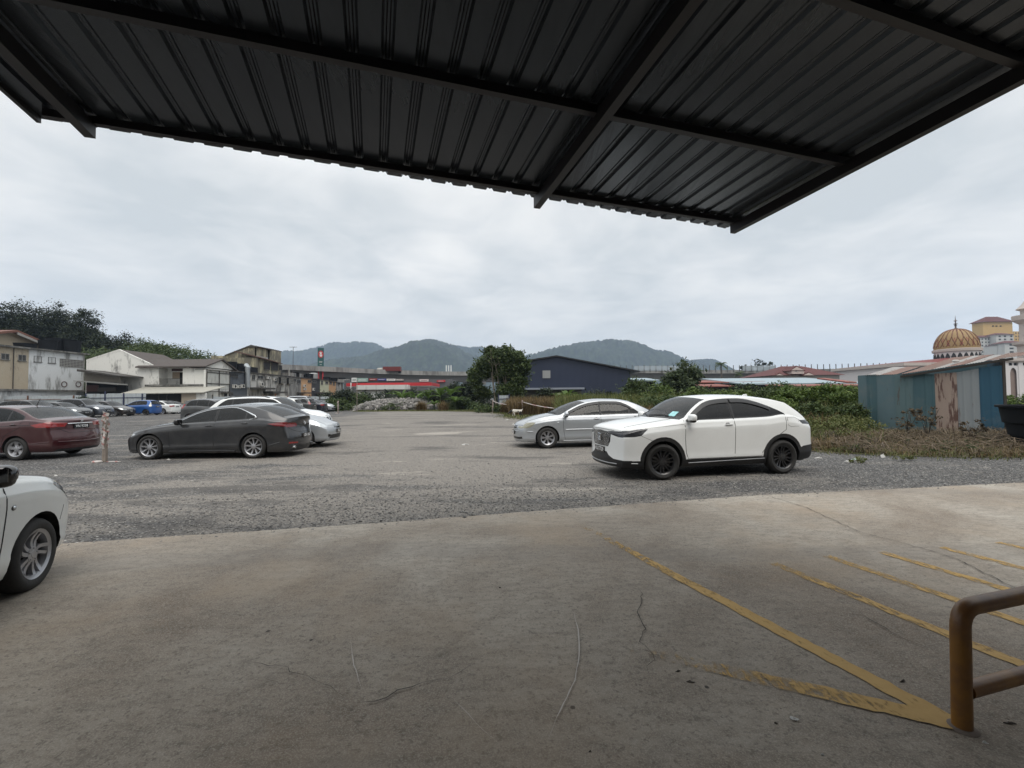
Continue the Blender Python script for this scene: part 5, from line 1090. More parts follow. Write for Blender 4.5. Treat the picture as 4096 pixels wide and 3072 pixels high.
# big rain trees beyond the left houses
BT = 'big dark trees behind the left houses'
for px, py, Y, w, hf, l in ((-22, 300, 92, 70, .70, 'dark tree cut by the left edge of the picture'), (16, 299.5, 95, 58, .70, 'tallest dark tree with sky showing between its limbs'), (55, 303, 98, 52, .66, 'dark tree with a broad rounded top behind the water tanks'), (86, 309, 96, 42, .74, 'dark tree ending the tall group, bright gap on its left')):
    tree('rain_tree', l, px, py, Y, w, hf, 48000, .22, M['leaf_dark'], 'bark_dark', .55, BT, shell=.35, clump=.11, nclump=900)
for px, py, Y, w, l in ((104, 334, 92, 34, 'low round tree at the foot of the tall dark group'), (124, 332, 94, 40, 'domed dark tree above the gable of the white house'), (146, 337, 96, 34, 'small dark tree on the right slope of the dome')):
    tree('round_tree', l, px, py, Y, w, .8, 24000, .22, M['leaf_mid'] if px == 146 else M['leaf_dark'], 'bark_dark', .35, 'round trees behind the white house', clump=.15, nclump=420)
sl_ = [(60, 352), (90, 350), (112, 350), (135, 348), (150, 346), (165, 345), (180, 348), (195, 353), (208, 357), (222, 361), (245, 372)]
bl = []
for (x0, y0), (x1, y1) in zip(sl_, sl_[1:]):
    for t in (0, .5):
        for Yk in (78, 84, 90): p = atY(x0 + (x1 - x0) * t, y0 + (y1 - y0) * t + (90 - Yk) * .3, Yk); bl.append((p.x, Yk, p.z - 1.0, 3.0, 3.0, 1.3)); bl.append((p.x + 1, Yk - 1, p.z - 5, 3.5, 3, 3))
foliage('creeper_canopy', bl, 70000, .22, M['leaf_mid'], kind='stuff', clump=.22, up=1.2)

# ------------------------------------------------------------------ buildings on the left
class Wall:
    """vertical plane: 'X' walls run away from us at constant x, 'Y' walls face us at constant y. local x along, y into the wall, z up"""
    def __init__(s, kind, c): s.k, s.c = kind, c; s.M = Matrix(((0, -1, 0, c), (1, 0, 0, 0), (0, 0, 1, 0), (0, 0, 0, 1))) if kind == 'X' else Matrix.Translation((0, c, 0))
    def at(s, x, y):
        d = ray(x, y); t = s.c / (d.x if s.k == 'X' else d.y); return (d.y * t if s.k == 'X' else d.x * t), HC + d.z * t
    def rect(s, k, x0, x1, y0, y1):
        a0, _ = s.at(*k(x0, (y0 + y1) / 2)); a1, _ = s.at(*k(x1, (y0 + y1) / 2)); _, z1 = s.at(*k((x0 + x1) / 2, y0)); _, z0 = s.at(*k((x0 + x1) / 2, y1)); return min(a0, a1), max(a0, a1), z0, z1
    def box(s, mb, a0, a1, z0, z1, d0, d1, mi=0): mb.box(a0, a1, d0, d1, z0, z1, mi, s.M)
    def poly(s, mb, pts, d0, d1, mi=0): mb.prism(pts, s.M, d0, d1, mi)
M['pane'] = pm('dark_pane', (.014, .015, .016), .6, .4, 3); M['frame_w'] = pm('window_frame_pale', (.30, .29, .27), .6); M['frame_d'] = pm('window_frame_dark', (.05, .045, .04), .7)
M['hole'] = pm('dark_opening', (.008, .008, .008), .9); M['concrete_old'] = weathered('old_concrete', (.19, .185, .17), (.05, .048, .045), .50, .5); M['brownroof'] = pm('brown_tile_roof', (.065, .053, .047), .85, .35, 3, bump=.6, bscale=8)
def window(root, wl, k, x0, x1, y0, y1, fr='frame_w', pane='pane', bars=1, hbars=0, nm='window', sill=True, raw=None, fw=.042):
    a0, a1, z0, z1 = raw or wl.rect(k, x0, x1, y0, y1); m_ = MB(); w = fw
    for q in ((a0, a1, z1 - w, z1), (a0, a1, z0, z0 + w), (a0, a0 + w, z0, z1), (a1 - w, a1, z0, z1)): wl.box(m_, *q, -.05, .01)
    for i in range(bars): c = a0 + (a1 - a0) * (i + 1) / (bars + 1); wl.box(m_, c - w * .4, c + w * .4, z0 + w, z1 - w, -.04, .005)
    for i in range(hbars): c = z0 + (z1 - z0) * (i + 1) / (hbars + 1); wl.box(m_, a0 + w, a1 - w, c - w * .22, c + w * .22, -.035, .006)
    o = m_.build(nm, M[fr], root); p = MB(); wl.box(p, a0 + w * .5, a1 - w * .5, z0 + w * .5, z1 - w * .5, -.015, .008); p.build('pane', M[pane], o)
    if sill: q = MB(); wl.box(q, a0 - .05, a1 + .05, z0 - .07, z0 - .005, -.12, .005); q.build('sill', M['concrete_old'], o)
    return o
def wbox(root, wl, k, x0, x1, y0, y1, d0, d1, mat, nm): a0, a1, z0, z1 = wl.rect(k, x0, x1, y0, y1); m_ = MB(); wl.box(m_, a0, a1, z0, z1, d0, d1); return m_.build(nm, mat, root)
def aircon(wl, k, x0, x1, y0, y1, label, grp='air conditioner boxes on the back walls'):
    a0, a1, z0, z1 = wl.rect(k, x0, x1, y0, y1); m_ = MB(); wl.box(m_, a0, a1, z0, z1, -.34, -.02); c = (a0 + a1) / 2; o = m_.build('air_conditioner', M['ac']); r_ = min(a1 - a0, z1 - z0) * .40
    q = MB(); q.lathe([(r_, 0), (r_ * .3, .01), (.01, .012)], 14, wl.M @ Matrix.Translation((c, -.345, (z0 + z1) / 2)) @ Matrix.Rotation(math.pi / 2, 4, 'X')); q.build('fan_grille', M['hole'], o); return tag(o, label, 'air conditioner', grp)
M['ac'] = pm('ac_white', (.50, .49, .46), .6, .15, 6)
def tank(x, y, z, r, h, label, grp='black water tanks on the roofs', top=1.12):
    root = empty('water_tank', (x, y, z), 0, label, 'water tank', grp); m_ = MB(); m_.lathe([(.01, 0), (r, 0)] + [(r * (1 + (top - 1) * t), h * t) for t in (.2, .21, .5, .51, .8, .81, .97)] + [(r * top + .05, h * .97), (r * top + .05, h), (r * top - .02, h), (r * top - .04, h * .6), (.01, h * .6)], 24); m_.build('shell', M['tank'], root, True, sharp=30); return root
M['tank'] = pm('black_polytank', (.007, .008, .010), .7, .2, 3, spec=.2)

W1 = Wall('X', -63.5); m_ = MB(); r1 = empty('shophouse', (0, 0, 0), 0, 'two storey block with cream and white back wall at the left edge', 'building'); y0_, zt = W1.at(*kA(0, 590)); y1_, _ = W1.at(*kA(1868, 760)); ys_, _ = W1.at(*kA(637, 800)); zt = 8.45
M['cream_w'] = weathered('cream_plaster', (.40, .33, .235), (.10, .09, .075), .60, .3, (.46, .42, .35)); M['white_w'] = weathered('white_plaster_left', (.64, .65, .65), (.16, .155, .145), .56, .3, (.56, .58, .60))
W1.box(m_, 30, ys_, 0, zt, 0, 12); m_.build('cream_wall', M['cream_w'], r1); m_ = MB(); W1.box(m_, ys_, y1_, 0, zt, -.02, 12); m_.build('white_wall', M['white_w'], r1)
m_ = MB(); W1.box(m_, 30, y1_ + .35, zt, zt + .22, -.45, 12.2); m_.build('roof_slab', M['concrete_old'], r1)
for q in ((15, 205, 740, 880), (395, 575, 770, 905)): window(r1, W1, kA, *q, hbars=4)
for q in ((745, 920, 800, 930), (1060, 1225, 825, 955)): window(r1, W1, kA, *q, fr='frame_d', hbars=4)
a0, a1, z0, z1 = W1.rect(kA, 1320, 1840, 830, 1045); z1 = z0 + 1.1; m_ = MB(); W1.box(m_, a0, a1, z0, z1, -.03, .0, 1)
for i in range(17): c = a0 + (a1 - a0) * i / 16; W1.box(m_, c - .03, c + .03, z0, z1, -.07, -.031)
for i in range(6): c = z0 + (z1 - z0) * i / 5; W1.box(m_, a0, a1, c - .035, c + .035, -.075, -.033)
m_.build('vent_blocks', [M['frame_w'], M['pane']], r1)
for cx_ in (1415, 1728):
    a, z = W1.at(*kA(cx_, 1422)); q = MB(); q.lathe([(.42, 0), (.42, .05), (.34, .06), (.30, -.02), (.05, -.02)], 20, W1.M @ Matrix.Translation((a, -.03, z)) @ Matrix.Rotation(math.pi / 2, 4, 'X')); q.build('round_vent', pm('fan_rust', (.09, .05, .045), .7), r1, True)
for cx_ in (288, 1850): a, z = W1.at(*kA(cx_, 900)); m_ = MB(); m_.tube([W1.M @ Vector((a, -.08, 3.2)), W1.M @ Vector((a, -.08, zt))], .05, 6); m_.build('drain_pipe', M['frame_w'] if cx_ > 999 else M['frame_d'], r1)
a, z = W1.at(*kA(1400, 1500)); m_ = MB(); W1.box(m_, 30, y1_ + .8, 2.9, 3.15, -2.2, 0); m_.build('ledge_roof', M['concrete_old'], r1); m_ = MB(); W1.box(m_, 30, y1_ - 3, 0, 2.9, -1.9, -1.7); m_.build('yard_wall', M['white_w'], r1)
WG = Wall('X', -69.0); m_ = MB(); ya, za = WG.at(*kA(245, 245)); m_.prism([(ya - 9, 8.4), (ya - 9, 9.0), (ya, za), (ya + 8.5, 8.6), (ya + 8.5, 8.4)], WG.M, 0, 12); m_.build('attic_gable', M['cream_w'], r1)
m_ = MB(); m_.prism([(ya - 9.5, 9.0), (ya, za + .15), (ya + 9.2, 8.5), (ya + 9.2, 8.25), (ya, za - .15), (ya - 9.5, 8.7)], WG.M, -.9, 13); m_.build('roof', pm('rusty_tiles', (.16, .075, .055), .85, .35, 2), r1)
m_ = MB(); m_.prism([(ya, za - .17), (ya + 9.0, 8.22), (ya + 9.0, 7.95), (ya, za - .5)], WG.M, -.96, -.8); m_.build('barge_board', M['frame_w'], r1)
for cx_, X_, r_, h_, l in ((560, -65.4, 1.3, .72, 'low wide black tank, first from the left on the roof edge'), (1060, -65.3, 1.15, 1.5, 'mid height black tank in front of the two tall ones'), (1250, -67.0, 1.3, 2.15, 'tall black tank at the back of the group'), (1600, -65.2, 1.15, 1.95, 'tall black tank at the corner of the white block')):
    d = ray(*kA(cx_, 600)); t = X_ / d.x; tank(X_, d.y * t, zt + .22, r_ * .78, h_, l)

# zinc fence in front of the yard
M['zinc'] = weathered('zinc_sheet', (.36, .40, .42), (.13, .10, .08), .60, 1.2, (.44, .46, .47), .15, .55); M['navy_post'] = pm('navy_post', (.022, .028, .07), .6); M['rust'] = pm('rust', (.14, .06, .035), .85, .4, 6)
def zinc(name, A, B_, h, label, posts, mat='zinc', pmat='navy_post', pitch=.18, bar=True, tilt=.02):
    A, B_ = Vector(A), Vector(B_); L = (B_ - A).length; d = (B_ - A) / L; s_ = Vector((-d.y, d.x, 0)); g_ = gz(A.x, A.y); root = empty(name, (A.x, A.y, g_), 0, label, 'fence'); vs = []; k = int(L / pitch); R_ = random.Random(int(L * 10))
    hh = [h + R_.uniform(-.03, .05) for _ in range(k // 5 + 2)]
    for i in range(k * 2 + 1): a = i * pitch / 2; q = d * a + s_ * (.02 if i % 2 else -.02) + s_ * .015 * math.sin(a); vs += [(q.x, q.y, .03), (q.x, q.y, hh[i // 10])]
    m_ = MB(); m_.add(vs, [(2 * i, 2 * i + 2, 2 * i + 3, 2 * i + 1) for i in range(k * 2)]); m_.build('sheet', M[mat], root)
    for t in posts: m_ = MB(); q = d * L * t - s_ * .07; m_.box(q.x - .05, q.x + .05, q.y - .05, q.y + .05, 0, h + R_.uniform(-.05, .35)); m_.build('post', M[pmat], root)
    if bar:
        for zb in (.78,): m_ = MB(); m_.beam(-s_ * .05 + Vector((0, 0, h * zb)), d * L - s_ * .05 + Vector((0, 0, h * zb + .05)), .05, .06); m_.build('rail', M[pmat], root)
    return root
def fx(px, Y): p = atY(px, 400, Y); return (p.x, Y, 0)
zinc('zinc_fence', fx(-30, 53.5), fx(82, 53.5), 2.15, 'rusty edged zinc sheet fence below the cream and white block', (.2, .52, .93), pmat='rust')
zinc('zinc_fence', fx(85, 53.4), fx(147, 53.4), 2.35, 'pale blue zinc sheet fence with navy posts behind the blue hatchback', (.02, .33, .63, .93))

# black workshop lean-to
WL = Wall('Y', 60.0); r2 = empty('workshop', (0, 0, 0), 0, 'black roofed workshop lean-to between the two white houses', 'workshop'); M['corr_brown'] = pm('brown_sheet', (.17, .155, .13), .8, .2, 4)
m_ = MB(); m_.prism([WL.at(*kB(x, y)) for x, y in ((215, 670), (970, 790), (1000, 945), (215, 915))], WL.M, 0, .15); m_.build('sheet_wall', M['corr_brown'], r2)
P0, P1 = WL.at(*kB(200, 655)), WL.at(*kB(1110, 795)); m_ = MB(); m_.prism([P0, P1, (P1[0], P1[1] - .12), (P0[0], P0[1] - .3)], WL.M, -1.0, 3); m_.build('roof', M['frame_d'], r2)
P0, P1 = WL.at(*kB(220, 905)), WL.at(*kB(1160, 975)); m_ = MB(); m_.prism([P0, P1, (P1[0], P1[1] - .15), (P0[0], P0[1] - .12)], WL.M, -1.6, .1); m_.build('awning', pm('grey_awning', (.20, .20, .19), .7), r2)
m_ = MB(); m_.prism([(P0[0], P0[1] - .14), (P1[0] - .3, P1[1] - .16), (P1[0] - .3, 0), (P0[0], 0)], WL.M, .2, .5); m_.build('dark_front', M['hole'], r2); wbox(r2, WL, kB, 230, 500, 1000, 1140, .1, .19, pm('maroon_panel', (.06, .02, .018), .7), 'panel'); wbox(r2, WL, kB, 500, 900, 1050, 1140, .0, .19, M['frame_d'], 'shelf')

# white gabled house with a balcony wing
r3 = empty('white_house', (0, 0, 0), 0, 'white house with a mouldy gable, brown roof and balcony wing', 'house'); W3 = Wall('Y', 63.0); M['white_h'] = weathered('white_plaster_gable', (.72, .71, .67), (.085, .08, .075), .59, .28, (.68, .67, .62), .4)
G3 = [W3.at(*kB(x, y)) for x, y in ((250, 465), (975, 232), (1640, 535))]; gx0, gx1 = G3[0][0], G3[2][0]
m_ = MB(); W3.poly(m_, [(gx0, 0), G3[0], G3[1], G3[2], (gx1, 0)], 0, 7.5); m_.build('wall', M['white_h'], r3)
m_ = MB()
for p, q in ((G3[0], G3[1]), (G3[1], G3[2])): m_.prism([p, q, (q[0], q[1] + .16), (p[0], p[1] + .16)], W3.M, .25, 8)
rt = W3.at(*kB(1800, 612)); m_.prism([(G3[2][0], G3[2][1]), (rt[0], rt[1]), (rt[0], rt[1] + .14), (G3[2][0], G3[2][1] + .16)], W3.M, .25, 8); m_.build('roof', M['brownroof'], r3)
m_ = MB(); m_.prism([(G3[2][0], G3[2][1] + .14), (rt[0], rt[1] + .14), (rt[0], rt[1] - .14), (G3[2][0], G3[2][1] - .14)], W3.M, .1, .24); m_.prism([G3[1], G3[2], (G3[2][0], G3[2][1] + .18), (G3[1][0], G3[1][1] + .18)], W3.M, -.03, .24); m_.prism([G3[0], G3[1], (G3[1][0], G3[1][1] + .18), (G3[0][0], G3[0][1] + .18)], W3.M, -.03, .24); m_.build('barge_board', M['white_h'], r3)
W4 = Wall('Y', 64.6); W5 = Wall('Y', 63.0); ex1, ez = W5.at(*kC(1225, 620)); wx0 = gx1
b0, bz = W4.at(*kC(905, 985)); m_ = MB(); W4.box(m_, wx0 - .01, b0, bz, 6.4, 0, 5); W5.box(m_, b0 - .02, ex1, 2.4, ez, 0, 6.5); W5.box(m_, wx0, W5.at(*kC(190, 900))[0], bz, 6.6, .02, 1.9); m_.build('wing_wall', M['white_h'], r3)
m_ = MB(); W5.box(m_, wx0 - .5, ex1 + .1, bz - .28, bz - .02, -.1, 6.5); m_.build('balcony_floor', M['concrete_old'], r3)
m_ = MB(); rz = 7.75; Mx = Matrix(((0, 1, 0, 0), (1, 0, 0, 0), (0, 0, 1, 0), (0, 0, 0, 1))); m_.prism([(62.4, 6.42), (62.4, 6.25), (66.2, rz - .18), (70, 6.0), (70, 6.2), (66.2, rz)], Mx, wx0 - 1.5, ex1 + .45); m_.build('wing_roof', M['brownroof'], r3)
m_ = MB(); m_.prism([(63.0, 6.3), (66.2, rz - .2), (69.4, 6.3)], Mx, ex1 - .1, ex1 + .1); m_.build('wing_gable', M['white_h'], r3)
window(r3, W4, kC, 90, 185, 700, 850, 'frame_d', bars=2, sill=False)
wd = pm('brown_door', (.20, .105, .055), .7, .2, 4); tn = pm('tan_board', (.30, .235, .17), .8, .15, 5); dr = pm('dark_red_board', (.065, .028, .024), .75)
for q, mt, nm in (((185, 275, 705, 980), wd, 'door'), ((485, 783, 635, 690), dr, 'transom'), ((797, 905, 635, 690), dr, 'transom'), ((500, 663, 712, 858), tn, 'board'), ((665, 772, 715, 980), M['hole'], 'door'), ((803, 903, 717, 980), pm('worn_board', (.20, .14, .10), .8, .3, 6), 'board')): wbox(r3, W4, kC, *q, -.05, .02, mt, nm)
m_ = MB(); ra, rz0 = W4.at(*kC(275, 870)); rb, _ = W4.at(*kC(905, 870))
wr = Wall('Y', 63.15)
for k in range(32): a = ra + (rb - ra) * k / 31; wr.box(m_, a - .012, a + .012, bz, rz0, -.012, .012)
wr.box(m_, ra, rb, rz0 - .02, rz0 + .03, -.03, .03); m_.build('balcony_railing', M['frame_d'], r3)
# ground floor lean-to of the house
r4 = empty('lean_to', (0, 0, 0), 0, 'low shed with a pale sheet roof and dark opening under the balcony', 'shed'); WE = Wall('Y', 58.5); pa, pz = WE.at(*kB(1110, 1060)); pb, pz2 = WE.at(*kC(1225, 1040)); m_ = MB(); m_.add([(pa - .3, 58.1, 2.55), (pb, 58.1, 2.62), (pb - .2, 63.0, bz - .35), (pa - 1.2, 63.0, bz - .35), (pa - .3, 58.1, 2.45), (pb, 58.1, 2.52), (pb - .2, 63, bz - .45), (pa - 1.2, 63, bz - .45)], [(0, 1, 2, 3), (7, 6, 5, 4), (0, 4, 5, 1), (1, 5, 6, 2), (3, 2, 6, 7), (0, 3, 7, 4)])
m_.build('roof', weathered('pale_sheet_roof', (.36, .345, .30), (.2, .18, .15), .6, 1), r4); c0, _ = WE.at(*kC(683, 1200)); c1, _ = WE.at(*kC(1010, 1200)); m_ = MB(); WE.box(m_, pa, c0, 0, 2.46, .6, .9); m_.build('dark_front', pm('opening_shade', (.016, .015, .014), .9, .4, 3), r4)  # near-black box paints in the shade inside the opening
m_ = MB(); WE.box(m_, c0, c1, 0, 2.5, .1, .4); m_.build('beige_wall', weathered('beige_plaster', (.40, .34, .27), (.3, .27, .22), .6, .6), r4); m_ = MB(); WE.box(m_, c1, pb, 0, 2.55, .08, .4); m_.build('white_wall', M['white_h'], r4)
for t in (.25, .55, .7): m_ = MB(); a = pa + (c0 - pa) * t; WE.box(m_, a - .06, a + .06, 0, 2.4, .45, .58); m_.build('pole', M['frame_d'], r4)

# ------------------------------------------------------------------ terrace of back walls running away from us
W6 = Wall('X', -43.5); r5 = empty('tarp_lean_to', (0, 0, 0), 0, 'scaffold lean-to hung with white sheets at the corner of the white house', 'lean-to')
M['tarp'] = weathered('white_tarp', (.50, .50, .47), (.3, .29, .27), .55, .8, (.42, .43, .41)); y0_, _ = W6.at(*kC(1235, 800)); y1_, _ = W6.at(*kC(1752, 800))
m_ = MB(); W6.box(m_, y0_, y1_, 0, 5.9, 0.02, .3); m_.build('wall', M['white_h'], r5)
for q in ((1245, 1510, 730, 960), (1522, 1748, 750, 970), (1255, 1730, 985, 1090), (1262, 1468, 1155, 1310)): wbox(r5, W6, kC, *q, -.06, .0, M['tarp'], 'sheet')
m_ = MB()
for cx_ in (1240, 1516, 1752): a, _ = W6.at(*kC(cx_, 900)); W6.box(m_, a - .05, a + .05, 0, 6.0, -.16, -.07)
for cy_ in (722, 965, 1135): _, z = W6.at(*kC(1400, cy_)); W6.box(m_, y0_ + .06, y1_ - .06, z - .05, z + .05, -.15, -.08)
m_.build('scaffold', M['frame_d'], r5); window(r5, W6, kC, 1640, 1700, 1185, 1250, 'frame_d', bars=0, sill=False); wbox(r5, W6, kC, 1555, 1730, 1155, 1180, -.8, 0, M['frame_d'], 'canopy_board')
m_ = MB(); m_.box(-45.3, -43.2, y0_ + .3, y1_, 5.92, 6.05); m_.build('roof', M['frame_w'], r5)
for cx_, r_, h_, l in ((1480, .75, .75, 'low black tank over the hung white sheets'), (1600, .55, .7, 'small black tank next to the low one')): a, _ = W6.at(*kC(cx_, 600)); tank(-44.8, a, 6.05, r_, h_, l)
def unit(k, x0, x1, yt, yb, mat, label, h=None, dep=12, yoff=0.0):
    a0, _ = W6.at(*k(x0, yt)); a1, _ = W6.at(*k(x1, yt)); z = h or W6.at(*k((x0 + x1) / 2, yt))[1]; root = empty('terrace_house', (0, 0, 0), 0, label, 'house', 'terrace of old back walls'); m_ = MB(); W6.box(m_, a0, a1, 0, z, yoff, dep); m_.build('wall', mat, root); q = MB(); W6.box(q, a0, a1, z, z + .18, yoff - .25, dep); q.build('roof_edge', M['frame_d'], root); return root, a0, a1, z
slate_w = weathered('slate_paint', (.085, .095, .11), (.04, .04, .045), .6, .5); stain = weathered('mouldy_white', (.52, .505, .47), (.065, .06, .055), .51, .30, (.33, .32, .30)); grey_w = weathered('mouldy_grey', (.26, .255, .245), (.07, .065, .06), .5, .35)
org = weathered('orange_plaster', (.50, .30, .16), (.2, .14, .1), .62, .5); blk = pm('charcoal_wall', (.035, .035, .038), .8); crm = weathered('cream_green_plaster', (.50, .50, .36), (.25, .25, .2), .62, .5)
u1 = unit(kC, 1752, 2150, 690, 1200, slate_w, 'slate painted back wall with three air conditioners in a row', 5.95)
u2 = unit(kD, -60, 460, 760, 1180, stain, 'mouldy white back wall with window shelves, left half', 5.97); u3 = unit(kD, 460, 870, 790, 1180, stain, 'mouldy white back wall with grilled balconies and an iron ladder', 5.97)
u4 = unit(kD, 870, 1130, 820, 1180, grey_w, 'grey streaked back wall left of the orange one', 5.95); u5 = unit(kD, 1130, 1360, 840, 1180, org, 'orange back wall with a stack of air conditioners', 5.95); u6 = unit(kD, 1360, 1550, 855, 1180, blk, 'charcoal back wall with a white framed window', 5.95)
u7 = unit(kD, 1550, 1745, 870, 1180, crm, 'pale yellow green back wall near the bushes', 5.95); u8 = unit(kD, 1745, 1900, 900, 1180, org, 'small orange back wall at the far end of the terrace', 5.8); u9 = unit(kD, 1900, 2060, 925, 1180, stain, 'white back wall end behind the bushes', 5.6)
window(u1[0], W6, kC, 1785, 1940, 745, 815, 'frame_d', bars=2); window(u1[0], W6, kC, 1790, 1825, 1185, 1230, 'frame_d', bars=0, sill=False)
for rt_, q in ((u2, (165, 290, 790, 860)), (u2, (335, 450, 805, 870)), (u3, (545, 610, 830, 950)), (u4, (930, 1020, 860, 910)), (u5, (1275, 1350, 885, 940)), (u6, (1385, 1460, 890, 950)), (u7, (1665, 1725, 915, 970)), (u8, (1755, 1810, 920, 975)), (u8, (1835, 1870, 925, 1000)), (u9, (1930, 1990, 940, 985)), (u4, (1035, 1120, 880, 960)), (u7, (1570, 1610, 900, 985)), (u2, (40, 110, 770, 880))): window(rt_[0], W6, kD, *q, fr='frame_w', bars=1)
for q in ((630, 738, 825, 965), (800, 892, 840, 975)):
    o = wbox(u3[0], W6, kD, *q, -.55, -.0, M['hole'], 'grille_balcony'); a0, a1, z0, z1 = W6.rect(kD, *q); m_ = MB()
    for i in range(7): a = a0 + (a1 - a0) * i / 6; W6.box(m_, a - .025, a + .025, z0, z1, -.60, -.56)
    for i in range(5): z = z0 + (z1 - z0) * i / 4; W6.box(m_, a0, a1, z - .025, z + .025, -.61, -.57)
    m_.build('bars', M['frame_w'], o)
m_ = MB(); p, q = W6.at(*kD(520, 1140)), W6.at(*kD(560, 980))
for off in (0, 1.3): m_.beam(W6.M @ Vector((p[0] + off, -.5, p[1])), W6.M @ Vector((q[0] + off, -.5, q[1])), .1, .1)
for i in range(6): t = (i + .5) / 6; m_.beam(W6.M @ Vector((p[0] + (q[0] - p[0]) * t, -.5, p[1] + (q[1] - p[1]) * t)), W6.M @ Vector((p[0] + (q[0] - p[0]) * t + 1.3, -.5, p[1] + (q[1] - p[1]) * t)), .08, .06)
m_.build('iron_ladder', M['frame_d'], u3[0])
for k, q, l in ((kC, (1812, 1880, 985, 1065), 'left one of three air conditioners on the slate wall'), (kC, (1915, 1970, 1005, 1065), 'middle one of three air conditioners on the slate wall'), (kC, (1997, 2055, 985, 1060), 'right one of three air conditioners on the slate wall'), (kD, (205, 255, 940, 1010), 'upper air conditioner under the left window shelf of the white wall'), (kD, (270, 315, 1015, 1065), 'lower air conditioner above the tin canopy'),
    (kD, (505, 545, 840, 900), 'air conditioner beside the dark doorway'), (kD, (1170, 1205, 985, 1040), 'upper air conditioner on the orange wall'), (kD, (1180, 1215, 1060, 1110), 'lower air conditioner on the orange wall'), (kD, (1375, 1405, 1060, 1120), 'air conditioner at the foot of the charcoal wall'), (kD, (360, 410, 810, 865), 'air conditioner standing on the second window shelf')): aircon(W6, k, *q, l)
for q, l in (((285, 620, 1140, 1180), 'u3'), ((0, 340, 1055, 1090), 'u2'), ((1440, 1620, 1160, 1190), 'u6'), ((1030, 1190, 1160, 1185), 'u4')):
    wbox({'u3': u3, 'u2': u2, 'u6': u6, 'u4': u4}[l][0], W6, kD, *q, -1.8, .0, M['frame_d'], 'tin_canopy')
# tall mouldy unit behind
r6 = empty('tall_shophouse', (0, 0, 0), 0, 'tall mouldy yellowish house with a sloping roofline above the terrace', 'house'); W7 = Wall('Y', 79.0); M['mould_y'] = weathered('mouldy_yellow', (.44, .40, .27), (.075, .07, .06), .47, .33, (.36, .32, .22))
pts = [W7.at(*kE(x, y)) for x, y in ((612, 228), (700, 233), (790, 232), (1125, 103), (1168, 118))]; m_ = MB(); m_.prism([(pts[0][0], 0)] + pts + [(pts[-1][0], 0)], W7.M, 0, 9); m_.build('wall', M['mould_y'], r6); m_ = MB()
for p, q in zip(pts[2:], pts[3:]): m_.prism([p, q, (q[0], q[1] + .15), (p[0], p[1] + .15)], W7.M, -.15, 9.2)
m_.build('parapet', M['frame_d'], r6)
W8 = Wall('X', pts[-1][0]); a1, z1 = W8.at(*kE(1355, 152)); m_ = MB(); W8.box(m_, 79.01, a1, 0, pts[-1][1] - 1.9, 0, 8); W8.box(m_, 79.01, 79.4, 0, pts[-1][1] - .1, 0, 1.2); W8.box(m_, a1 - .6, a1, 0, pts[-1][1] - .1, 0, 1.2); m_.build('rear_wall', M['mould_y'], r6)
m_ = MB(); W8.box(m_, 79.4, a1 - .6, pts[-1][1] - 1.5, pts[-1][1] - .3, 1, 1.2); m_.build('yellow_panel', pm('yellow_panel', (.38, .28, .10), .8), r6); m_ = MB(); W8.box(m_, 78.8, a1 + .5, pts[-1][1] - .05, pts[-1][1] + .12, -.5, 1.4); m_.build('roof', M['frame_d'], r6)
m_ = MB(); W8.box(m_, 79.4, a1 - .6, pts[-1][1] - 1.95, pts[-1][1] - 1.55, -.02, .2); m_.build('white_band', M['frame_w'], r6)
r7 = empty('upper_storey', (0, 0, 0), 0, 'yellowish upper storey with caged balcony below the tall roofline', 'house'); a0, z0 = W6.at(*kD(297, 770)); a1, _ = W6.at(*kD(720, 770)); z1 = W6.at(*kD(450, 410))[1]; m_ = MB(); W6.box(m_, a0, a1, 5.9, z1, 1.0, 9); m_.build('wall', M['mould_y'], r7)
m_ = MB(); m_.add([W6.M @ Vector(v) for v in ((a0 - .3, .3, z1), (a1 + .6, .3, z1 - .5), (a1 + .6, 5, z1 + .9), (a0 - .3, 5, z1 + 1.2), (a0 - .3, .3, z1 - .14), (a1 + .6, .3, z1 - .64), (a1 + .6, 5, z1 + .7), (a0 - .3, 5, z1 + 1.0))], [(0, 1, 2, 3), (7, 6, 5, 4), (0, 4, 5, 1), (1, 5, 6, 2), (2, 6, 7, 3), (3, 7, 4, 0)]); m_.build('roof', pm('rust_brown_roof', (.10, .055, .042), .85, .3, 3), r7)
for q in ((315, 440, 490, 650), (470, 625, 485, 670), (640, 705, 560, 670)): window(r7, Wall('X', -44.45), kD, *q, fr='frame_d', pane='pane', bars=3, hbars=4)
rc = 'water tanks and vents on the terrace roofs'
for k, cx_, X_, r_, h_, l in ((kC, 1760, -46, .95, 1.65, 'big black tank against the mouldy tall wall'), (kC, 1950, -45.6, .80, 1.5, 'second black tank against the mouldy tall wall'), (kD, 998, -45, .75, 1.1, 'black tank beside the white standpipe'), (kD, 1150, -46, .8, .9, 'black tank with its lid off above the orange wall'), (kD, 1310, -45, .8, 1.1, 'black tank left of the white ribbed vent'), (kD, 1700, -45, .8, .8, 'first low tank over the yellow green wall'), (kD, 1850, -45, .9, .8, 'second low tank over the far orange wall'), (kD, 2020, -45.5, 1.0, 1.1, 'farthest black tank of the terrace')):
    d = ray(*k(cx_, 700)); t = X_ / d.x; tank(X_, d.y * t, 6.1, r_, h_, l)
d = ray(*kD(1410, 760)); t = -45 / d.x; v_ = empty('roof_vent', (-45, d.y * t, 6.1), 0, 'white ribbed exhaust vent on the terrace roof', 'vent'); m_ = MB()
for i in range(6): m_.lathe([(.55, i * .24), (.95, i * .24 + .07), (.95, i * .24 + .11), (.55, i * .24 + .2)], 18)
m_.build('fins', pm('vent_white', (.62, .63, .62), .5), v_, True)
